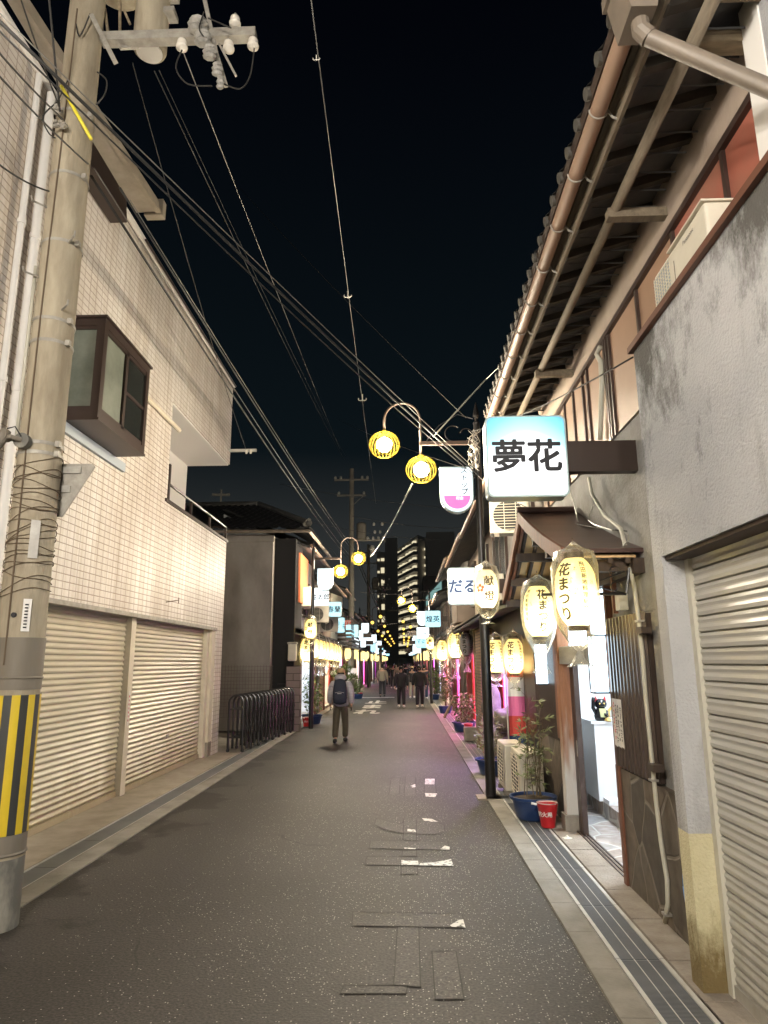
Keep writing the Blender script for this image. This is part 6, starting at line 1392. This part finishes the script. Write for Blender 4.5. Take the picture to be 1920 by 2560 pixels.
# ------------------------------------------------------------ far utility poles and red triangular sign
def util_pole(x, y, h, label, trans=True, r=.17):
    t = thing('utility_pole', label, 'utility pole', (x, y, 0), 'concrete utility poles down the left kerb')
    m = MB(); m.lathe((x, y, 0), [(r, 0), (r * .85, h * .5), (r * .7, h)], 16); m.build('shaft', M['polefar'], t, smooth='auto')
    for z, w_ in ((h - .7, 1.9), (h - 1.6, 1.6)): m = MB(); m.box((x - w_ * .5, y - .26, z - .04), (x + w_ * .5, y - .18, z + .04)); m.build('crossarm', M['polefar'], t)
    m = MB(); m.box((x, y - .26, h * .67 - .04), (x + 1.9, y - .18, h * .67 + .04)); m.build('crossarm', M['polefar'], t); m = MB(); m.tube([(x + .15, y - .2, h - 2.1), (x + .7, y - .2, h - 1.6)], .02, 4); m.build('brace', M['polefar'], t)
    m = MB(); R = random.Random(int(y))
    for z, xs in ((h - .66, (-.9, -.6, .6, .9)), (h - 1.56, (-.7, .7)), (h * .67 + .04, (.9, 1.2, 1.5, 1.75)), (h * .7, (1.3, 1.6)), (h * .735, (1.25, 1.7))):
        for dx in xs: m.lathe((x + dx, y - .22, z), [(.03, 0), (.08, .03), (.06, .09), (.075, .12), (.03, .18)], 8)
    m.build('insulator', M['cergrey'], t)
    if trans:
        m = MB(); m.lathe((x + .55, y - .1, h * .67 + .06), [(.2, 0), (.27, .04), (.27, .85), (.22, .92), (.1, .98)], 18); m.build('transformer', M['polefar'], t, smooth='auto')
        m = MB(); m.lathe((x + 1.15, y - .3, h * .6), [(.06, 0), (.16, .1), (.1, .25), (.17, .4), (.1, .55)], 8); m.build('fuse_cutout', M['cergrey'], t)
    return t
util_pole(-2.85, 37, 12.6, 'concrete utility pole with a grey transformer rising behind the caged globes on the left')
util_pole(-2.9, 56, 11.5, 'thinner far utility pole beyond the dark balcony', True)
util_pole(-2.6, 75, 11, 'farthest pale utility pole near the end of the left row', False)
p = PY(866, 1560, 36.5); sg = thing('stop_sign', 'red inverted triangle stop sign on the second utility pole', 'road sign', p)
m = MB(); m.prism([p + Vector((-.36, 0, .2)), p + Vector((.36, 0, .2)), p + Vector((0, 0, -.42))], (0, .03, 0)); m.build('panel', mat('sign_red', (.8, .08, .03), .4), sg)
m = MB(); m.prism([p + Vector((-.31, -.004, .17)), p + Vector((.31, -.004, .17)), p + Vector((.285, -.004, .135)), p + Vector((-.285, -.004, .135))], (0, -.003, 0)); m.build('border', M['white'], sg)
text('止まれ', .15, p + Vector((0, -.006, .04)), (1, 0, 0), (0, 0, 1), M['white'], sg, bold=.003)
m = MB(); m.box(p + Vector((-.25, .03, 0)), p + Vector((.1, .06, .05))); m.build('bracket', M['zinc'], sg)
m = MB(); q = PY(880, 1685, 36.6); m.box(q + Vector((-.22, 0, -.3)), q + Vector((.25, .02, .3))); tag(recenter(m.build('banner_plate', M['paper'])), 'pale plate wrapped on the second utility pole at head height', 'plate')
# ------------------------------------------------------------ buildings beyond the end of the street
Tw = thing('apartment_tower', 'tall apartment tower with rows of lit balconies rising at the end of the street', 'building', tuple(PY(1050, 1655, 230)))
def tower(T, xa, ya, xb, yb, xc, yc_, floors, z0, fh, nb):
    A = Vector((xa, ya, 0)); Bp = Vector((xb, yb, 0)); Cp = Vector((xc, yc_, 0)); top = z0 + floors * fh
    Dp = A + (Cp - Bp)
    m = MB(); m.prism([A, Bp, Cp, Dp], (0, 0, top)); m.build('wall', M['pale_tower'], T)
    n = (Bp - A).normalized(); nn = Vector((n.y, -n.x, 0)); 
    if nn.x > 0 and False: nn = -nn
    L = (Bp - A).length
    for f in range(floors):
        z = z0 + f * fh; sl = MB(); sl.prism([A + Vector((0, 0, z)), Bp + Vector((0, 0, z)), Bp + nn * 1.5 + Vector((0, 0, z)), A + nn * 1.5 + Vector((0, 0, z))], (0, 0, 1.15)); sl.build('balcony_parapet', M['stucco'], T)
        for k in range(nb):
            a = A + n * (L * (k + .12) / nb) + nn * .05; b = A + n * (L * (k + .62) / nb) + nn * .05; li = MB()
            li.prism([a + Vector((0, 0, z + 1.2)), b + Vector((0, 0, z + 1.2)), b + nn * 1.0 + Vector((0, 0, z + 1.2)), a + nn * 1.0 + Vector((0, 0, z + 1.2))], (0, 0, 1.0 if (k + f) % 3 else .6)); li.build('balcony_light', M['litwin'], T)
p0_ = PY(992, 1655, 262); p1_ = PY(1050, 1655, 230); p2_ = PY(1076, 1655, 238)
tower(Tw, p0_.x, 262, p1_.x, 230, p2_.x, 238, 14, 3.5, 2.85, 7)
m = MB(); m.prism([(p0_.x - .3, 263, 43.2), (p1_.x, 229.5, 43.2), (p2_.x + .6, 238, 43.2), (p2_.x - 4, 270, 43.2)], (0, 0, 1.2)); m.build('roof_parapet', M['stucco'], Tw)
for f in range(4): z = 30 + f * 2.85 * 1.0; li = MB(); li.box((p1_.x + 2.2, 233.5, z + 1.2), (p2_.x + .2, 234.0, z + 1.9)); li.build('stair_light', M['litwin'], Tw)
def block(name_label, px0, px1, pytop, Y, m_, cols=0, d=12, lit='litwin'):
    a = PY(px0, pytop, Y); b = PY(px1, pytop, Y); t = thing('office_block', name_label, 'building', ((a.x + b.x) / 2, Y + d / 2, 0)); w_ = MB(); w_.box((a.x, Y, 0), (b.x, Y + d, a.z)); w_.build('wall', M[m_], t)
    if cols:
        l = MB(); z = a.z - 2.6; i = 0
        while z > 6: 
            l.box((a.x + (b.x - a.x) * .08, Y - .1, z), (a.x + (b.x - a.x) * .35, Y, z + .6)); l.box((a.x + (b.x - a.x) * .5, Y - .1, z), (a.x + (b.x - a.x) * .92, Y, z + (1.5 if i % 3 else .8))); z -= 3.4; i += 1
        l.build('lit_window', M[lit], t)
    return t
block('narrow dark tower with a ladder of small lit windows left of the lit balconies', 942, 962, 1380, 190, 'pale_tower', 1)
block('dark windowless block between the narrow tower and the lit balconies', 962, 993, 1345, 215, 'pale_tower')
block('plain dark grey block right of the lit tower', 1066, 1136, 1330, 160, 'pale_tower')
tb_ = block('low hall with a teal lit wall behind the roofs on the right', 1058, 1120, 1440, 120, 'wallgrey')
a = PY(1064, 1452, 119.9); b = PY(1105, 1500, 119.9); m = MB(); m.prism([(a.x, 119.9, b.z - 1.5), (b.x, 119.9, b.z - 1.5), (b.x, 119.9, a.z), (a.x, 119.9, b.z + .5)], (0, -.05, 0)); m.build('lit_wall', M['teal'], tb_)
block('low pale wall closing the far end of the street', 1000, 1050, 1645, 135, 'stucco', 0, 3)
# ------------------------------------------------------------ people
def person(loc, label, facing=1, h=1.72, top='jacket_k', legs='jacket_k', shoe='shoe_w', hat=None, hood=False, step=.16, arm=.1, seed=0, mask=False, lod=1, bulky=1.0):
    """facing +1: back to the viewer, walking away"""
    k = h / 1.72; f = facing
    t = thing('person', label, 'person', (0, 0, 0), None)
    def V(x, y, z): return (x * k, y * f * k, z * k)
    B = {'pel': (V(0, 0, .95), (.1, .08), None), 'sp': (V(0, .01, 1.15), (.12, .09), 'pel'), 'ch': (V(0, 0, 1.33), (.14, .1), 'sp'), 'nk': (V(0, 0, 1.47), .055, 'ch'), 'nk2': (V(0, .02, 1.53), .052, 'nk'), 'hd': (V(0, .03, 1.6), (.075, .09), 'nk2'), 'ht': (V(0, .02, 1.665), (.07, .085), 'hd')}
    for s_, n in ((-1, 'l'), (1, 'r')):
        st = step * (1 if s_ > 0 else -1); ar = arm * (-1 if s_ > 0 else 1)
        B['hip' + n] = (V(s_ * .09, 0, .88), .085, 'pel'); B['kn' + n] = (V(s_ * .1, st * .6 + .03, .48), .055, 'hip' + n); B['an' + n] = (V(s_ * .1, st * 1.1 - (.12 if st < 0 else 0), .1 + (.01 if st < 0 else 0)), .038, 'kn' + n); B['toe' + n] = (V(s_ * .11, st * 1.1 + .13 - (.1 if st < 0 else 0), .035 + (.0 if st < 0 else 0)), .032, 'an' + n)
        B['sh' + n] = (V(s_ * .18, 0, 1.4), .055, 'ch'); B['el' + n] = (V(s_ * .25, ar * .5 - .02, 1.12), .042, 'sh' + n); B['wr' + n] = (V(s_ * .27, ar * 1.1 + .05, .88), .027, 'el' + n); B['pa' + n] = (V(s_ * .27, ar * 1.15 + .06, .82), (.035, .018), 'wr' + n)
    skinned(B, 'body', M['skin'], t, 1)
    for s_ in (-1, 1):                    # fingers: five short tapering tubes per hand
        ar = arm * (-1 if s_ > 0 else 1); m = MB()
        for q in range(4):
            b0 = Vector(V(s_ * .27, ar * 1.15 + .03 + q * .018, .8)); m.tube([b0, b0 + Vector(V(0, 0, -.04)), b0 + Vector(V(-s_ * .012, .004, -.065 - .006 * (q in (1, 2))))], [.009, .008, .006], 6)
        b0 = Vector(V(s_ * .265, ar * 1.15 + .09, .83)); m.tube([b0, b0 + Vector(V(-s_ * .01, .025, -.03)), b0 + Vector(V(-s_ * .015, .03, -.055))], [.01, .009, .007], 6)
        m.build('fingers', M['blackm'] if hood else M['skin'], t, smooth=True)
    J = {'a0': (V(0, 0, .8), (.165 * bulky, .125 * bulky), None), 'a': (V(0, 0, .93), (.17 * bulky, .13 * bulky), 'a0'), 'b': (V(0, .0, 1.1), (.165 * bulky, .125 * bulky), 'a'), 'c': (V(0, 0, 1.3), (.17 * bulky, .125 * bulky), 'b'), 'd': (V(0, -.0, 1.43), (.11, .085), 'c'), 'e': (V(0, .0, 1.5), (.075, .07), 'd')}
    for s_, n in ((-1, 'l'), (1, 'r')):
        ar = arm * (-1 if s_ > 0 else 1)
        J['s' + n] = (V(s_ * .19, 0, 1.39), .085 * bulky, 'd' if False else 'c'); J['m' + n] = (V(s_ * .24, ar * .3, 1.25), .076 * bulky, 's' + n); J['e' + n] = (V(s_ * .26, ar * .5 - .02, 1.12), .068 * bulky, 'm' + n); J['f' + n] = (V(s_ * .275, ar * .9 + .02, .98), .058 * bulky, 'e' + n); J['w' + n] = (V(s_ * .275, ar * 1.1 + .05, .89), .046 * bulky, 'f' + n)
    jk = skinned(J, 'jacket', M[top], t, 1)
    Tq = {'p': (V(0, 0, .93), (.14, .11), None)}
    for s_, n in ((-1, 'l'), (1, 'r')):
        st = step * (1 if s_ > 0 else -1)
        Tq['h' + n] = (V(s_ * .085, .0, .82), .108, 'p'); Tq['q' + n] = (V(s_ * .1, st * .35 + .01, .64), .1, 'h' + n); Tq['k' + n] = (V(s_ * .105, st * .6 + .03, .48), .09, 'q' + n); Tq['c' + n] = (V(s_ * .11, st * .9 - (.06 if st < 0 else 0), .28), .082, 'k' + n); Tq['a' + n] = (V(s_ * .105, st * 1.1 - (.11 if st < 0 else 0), .1 + (.01 if st < 0 else 0)), .078, 'c' + n)
    skinned(Tq, 'trousers', M[legs], t, 1)
    for s_ in (-1, 1):
        st = step * s_; m = MB(); yb = st * 1.1 - (.11 if st < 0 else 0); z0 = .0
        P = [Vector(V(s_ * .11, yb - .08, z0 + .048)), Vector(V(s_ * .11, yb, z0 + .06)), Vector(V(s_ * .115, yb + .1, z0 + .05)), Vector(V(s_ * .12, yb + .17, z0 + .036))]; m.tube(P, [.044, .056, .05, .034], 10); m.build('shoe', M[shoe], t, smooth=True)
    # hair / cap / hood, face
    m = MB()
    if hat:
        m.lathe(V(0, .02, 1.64), [(.1 * k, -.02), (.102 * k, .03), (.09 * k, .07), (.05 * k, .1), (.01, .105)], 16, sy=1.12); m.lathe(V(0, .1, 1.635), [(.075 * k, 0), (.07 * k, .012)], 14); m.build('hat', M[hat], t, smooth=True)
        m = MB(); m.lathe(V(0, -.01, 1.56), [(.05 * k, 0), (.085 * k, .03), (.09 * k, .08)], 14); m.build('hair', M['hair'], t, smooth=True)
    else:
        m.lathe(V(0, -.005, 1.55), [(.05 * k, 0), (.088 * k, .03), (.1 * k, .08), (.1 * k, .13), (.085 * k, .165), (.05 * k, .19), (.01, .195)], 18, sy=1.08); 
        m.lathe(V(0, .05, 1.665), [(.07 * k, -.015), (.088 * k, .02), (.06 * k, .07)], 14); m.build('hair', M['hair'], t, smooth=True)
    if hood: m = MB(); m.lathe(V(0, -.06, 1.44), [(.1, 0), (.145, .04), (.15, .09), (.11, .14), (.06, .16)], 16, sy=.8); m.build('hood', M[top], t, smooth=True)
    if f < 0 or lod > 1:
        m = MB(); 
        for s_ in (-1, 1): m.lathe(V(s_ * .032, .115, 1.61), [(.002, -.008), (.012, 0), (.002, .008)], 8)
        m.build('eye', M['ink'], t); m = MB(); m.tube([V(0, .115, 1.61), V(0, .138, 1.58), V(0, .118, 1.572)], [.008, .014, .008], 8); m.build('nose', M['skin'], t, smooth=True)
        m = MB(); m.tube([V(-.025, .118, 1.548), V(0, .124, 1.546), V(.025, .118, 1.548)], [.003, .006, .003], 6); m.build('mouth', M['redpan'], t)
        if mask: m = MB(); m.lathe(V(0, .07, 1.55), [(.05, -.03), (.066, .0), (.06, .04)], 14, sy=.95); m.build('face_mask', M['jacket_k'], t, smooth=True)
    m = MB()
    for s_ in (-1, 1): m.lathe(V(s_ * .098, .02, 1.59), [(.006, -.025), (.014, 0), (.006, .028)], 8, sy=1.6)
    m.build('ear', M['skin'], t)
    t.location = loc; return t
P1 = person((-1.6, 17.4, 0), 'man walking away in a pale down jacket, olive trousers and tan cap', 1, 1.74, 'jacket_l', 'trs_o', 'blackm', hat='cap', hood=True, step=.1, arm=.1, bulky=1.34)
bp = thing('backpack', 'dark navy backpack on the back of the man in the pale down jacket', 'backpack', (-1.6, 17.2, 1.2))
m = MB(); c = Vector((-1.6, 17.2, 1.2))
bm = bmesh.new(); bmesh.ops.create_cube(bm, size=1); bmesh.ops.subdivide_edges(bm, edges=bm.edges[:], cuts=3, use_grid_fill=True)
for v in bm.verts:
    p = v.co; q = p.normalized() * .62; p = p.lerp(q, .45); v.co = Vector((p.x * .34 * (1 - .16 * (p.z + .5)), p.y * .24 * (1.1 - .4 * (p.z + .4)), p.z * .56)) + c
bm.verts.index_update(); m.add([v.co.copy() for v in bm.verts], [[v.index for v in f.verts] for f in bm.faces]); bm.free(); m.build('bag', M['jacket_n'], bp, smooth=True)
m = MB()
for s_ in (-1, 1): m.tube([c + Vector((s_ * .09, -.02, .24)), c + Vector((s_ * .13, .12, .28)), c + Vector((s_ * .14, .3, .2)), c + Vector((s_ * .16, .3, -.05)), c + Vector((s_ * .14, .05, -.2))], .018, 6)
m.tube(arc(c + Vector((0, -.04, .25)), .035, 0, PI, 8, 'xz'), .008, 5); m.build('strap', M['jacket_k'], bp)
m = MB(); m.tube([c + Vector((-.11, -.13, -.02)), c + Vector((0, -.155, .0)), c + Vector((.11, -.13, -.02))], .005, 5); m.box(c + Vector((-.05, -.16, -.045)), c + Vector((.05, -.15, -.03))); m.build('zip', M['silver'], bp)
person((-.17, 30.3, 0), 'man in a black coat walking towards the viewer, left of the pair', -1, 1.7, 'jacket_k', 'jacket_k', 'shoe_w', step=.1, arm=.06, bulky=1.34)
person((.62, 30.2, 0), 'man with a black face mask walking towards the viewer, right of the pair', -1, 1.74, 'jacket_k', 'jacket_k', 'shoe_w', step=-.1, arm=-.06, mask=True, bulky=1.38)
person((-1.28, 39.5, 0), 'man in a beige coat and dark trousers walking away beyond the painted road letters', 1, 1.76, 'jacket_b', 'jacket_k', 'blackm', step=.1, bulky=1.1)
person((-.9, 52, 0), 'walker in black with pale shoes, left of the distant group', 1, 1.74, 'jacket_k', 'jacket_k', 'shoe_w', step=-.15)
person((-1.35, 56, 0), 'walker in a dark coat hidden behind the man in the beige coat', -1, 1.7, 'jacket_n', 'jacket_k', 'blackm', step=.1)
person((-.5, 50, 0), 'walker in a grey brown coat just left of the pair in black', 1, 1.72, 'jacket_b', 'jeans', 'shoe_w', step=.15)
person((.38, 38, 0), 'person in beige trousers and a tan cap between the two men in black', 1, 1.66, 'jacket_k', 'jacket_b', 'shoe_w', hat='cap', step=.12)
person((1.0, 36.5, 0), 'person in navy and jeans mid stride behind the right lamp post', 1, 1.75, 'jacket_n', 'jeans', 'shoe_w', step=.22)
for i, (x, y, tp, lg) in enumerate([(.1, 62, 'jacket_k', 'jacket_k'), (.6, 66, 'jacket_n', 'jacket_k'), (-.3, 70, 'jacket_k', 'jeans'), (-.8, 74, 'jacket_b', 'jacket_k'), (.9, 72, 'jacket_k', 'jacket_k'), (0, 80, 'jacket_n', 'jacket_k'), (-1.2, 84, 'jacket_k', 'jacket_k'), (.5, 88, 'jacket_b', 'jeans')]):
    person((x, y, 0), 'tiny distant walker in %s, %s in the crowd far down the street' % ({'jacket_k': 'black', 'jacket_n': 'navy', 'jacket_b': 'beige'}[tp], NUM[i]), -1 if i % 2 else 1, 1.65 + .02 * i, tp, lg, 'blackm', step=.1 * (-1) ** i)
# ------------------------------------------------------------ overhead cables
def C(a, Ya, b, Yb, r, label, s=.0, m='cable', n=16):
    return cable('overhead_cable', sag(PY(*a, Ya), PY(*b, Yb), s, n), r, M[m], label, 'cable', 'overhead cables')
C((-30, 25), 3.0, (1190, 1182), 10.3, .011, 'thick black cable of the bundle crossing from upper left to the right lamp post', .06)
C((-30, 5), 3.0, (1185, 1170), 10.3, .004, 'bright support wire above the thick diagonal bundle', .03, 'wire')
C((-30, 50), 3.02, (1190, 1190), 10.32, .006, 'lower thin black cable of the diagonal bundle', .1)
C((-30, 160), 3.4, (220, 410), 5.3, .007, 'lower left black wire running into the utility pole clamp', .02)
C((-30, 100), 3.4, (160, 300), 5.2, .007, 'thin black wire running into the utility pole at its clamp', .02)
C((120, -30), 4.6, (150, 280), 5.2, .01, 'black wire dropping from the top edge down to the pole clamp', .0)
C((40, -40), 4.0, (150, 270), 5.2, .007, 'second black wire dropping from the top edge to the pole clamp', .03)
C((-10, 405), 4.6, (122, 478), 5.3, .008, 'short sagging black wire reaching the pole from the left edge', .03)
for i, (a, b, r) in enumerate((((228, 440), (868, 1392), .014), ((235, 420), (874, 1388), .006), ((300, 470), (884, 1380), .011), ((325, 500), (890, 1378), .005))):
    C(a, 5.7, b, 36.6, r, ['lower thick cable from the near pole to the second pole along the white building', 'lower support wire along the thick cable beside the white building', 'upper thick cable running beside the white building roof', 'upper support wire beside the roof of the white building'][i], .25 if i < 2 else .2, 'cable' if i % 2 == 0 else 'wire')
C((331, 156), 5.8, (615, 1124), 15.2, .006, 'wire from the transformer down to the bracket on the white building', .15, 'cable')
C((386, 178), 5.8, (862, 1150), 36.6, .007, 'wire from the transformer towards the second pole, left one', .2)
C((398, 176), 5.8, (864, 1140), 36.6, .005, 'wire from the transformer towards the second pole, right one', .2)
C((456, 125), 5.5, (850, 1122), 36.6, .005, 'taut wire from the leftmost insulator to the second pole crossarm', .1, 'zinc')
C((774, -30), 4.2, (940, 1260), 37.0, .005, 'bright wire with hooked spacers running down the middle of the sky', .1, 'wire')
C((1215, 948), 10.0, (1083, 1092), 10.1, .012, 'pale cable from the right eaves to the lamp arm', .0, 'cablel')
C((1377, 758), 7.6, (1215, 948), 10.0, .008, 'pale cable along the tiled eaves on the right', .06, 'cablel')
C((1590, 200), 4.2, (1377, 758), 7.6, .006, 'thin dark wire along the underside of the eaves', .05)
C((1030, 1210), 10.3, (925, 1393), 22.0, .012, 'bright cable from the near globes down to the left globes', .12, 'cablel')
C((1582, 893), 4.7, (1180, 1078), 10.3, .007, 'thin dark wire from the stucco parapet to the nearest lamp post', .08)
C((1165, 1045), 10.3, (600, 470), 16, .006, 'faint thin wire rising to the left from the nearest lamp post', .1)
C((1190, 1180), 10.3, (850, 1050), 30, .006, 'faint thin wire crossing behind the globes', .1)
C((1190, 1185), 10.3, (1600, 1330), 5.6, .006, 'dark wire from the lamp post to the canopy roof', .2)
for i, (a, b) in enumerate((((880, 1290), (1180, 1320)), ((760, 1300), (1100, 1350)), ((700, 1210), (1190, 1275)), ((900, 1480), (1100, 1470)), ((870, 1560), (1090, 1540)))):
    C(a, 34, b, 36, .012, 'faint %s service wire strung across the street below the globes' % ['highest', 'sloping', 'long', 'low', 'lowest'][i], .2)
for i, (a, b) in enumerate((((890, 1395), (965, 1560)), ((898, 1400), (972, 1565)))): C(a, 37, b, 60, .03, ['upper', 'lower'][i] + ' cable from the second pole down the far left row', .2)
sp = thing('cable_spacer', 'hooked spacer on the bright overhead wire', 'cable spacer', (0, 0, 0)); bpy.data.objects.remove(sp)
for (a, Y, lab_) in (((791, 145), 4.62, 'nearest hooked spacer high on the bright overhead wire'), ((869, 737), 9.2, 'middle hooked spacer on the bright overhead wire'), ((906, 995), 16.5, 'farthest hooked spacer on the bright overhead wire')):
    c = PY(*a, Y); s_ = Y / 4.62 * .8; m = MB(); m.tube([c + Vector((0, 0, .035 * s_)), c + Vector((0, 0, -.03 * s_))], .006 * s_, 6)
    for q in (-1, 1): m.tube([c + Vector((q * .018 * s_ * (1 - math.cos(a_)) , 0, -.01 * s_ - .014 * s_ * math.sin(a_))) for a_ in [PI * j / 8 * 1.2 for j in range(9)]], .004 * s_, 5)
    tag(recenter(m.build('cable_spacer', M['cer'])), lab_, 'cable spacer')
m = MB(); R = random.Random(4)
for _ in range(9):
    c = PY(1190 + R.uniform(-14, 6), 1150 + R.uniform(-40, 30), 10.28); m.lathe(c, [(.01, -.02), (.022, 0), (.016, .03)], 8)
for _ in range(8):
    P = [PY(1188 + R.uniform(-20, 14), 1080 + 18 * j + R.uniform(-8, 8), 10.25) for j in range(6)]; m.tube(P, .004, 4)
tag(recenter(m.build('wire_tangle', M['cer'])), 'tangle of pale wires and small insulators on the nearest lamp post', 'wires')
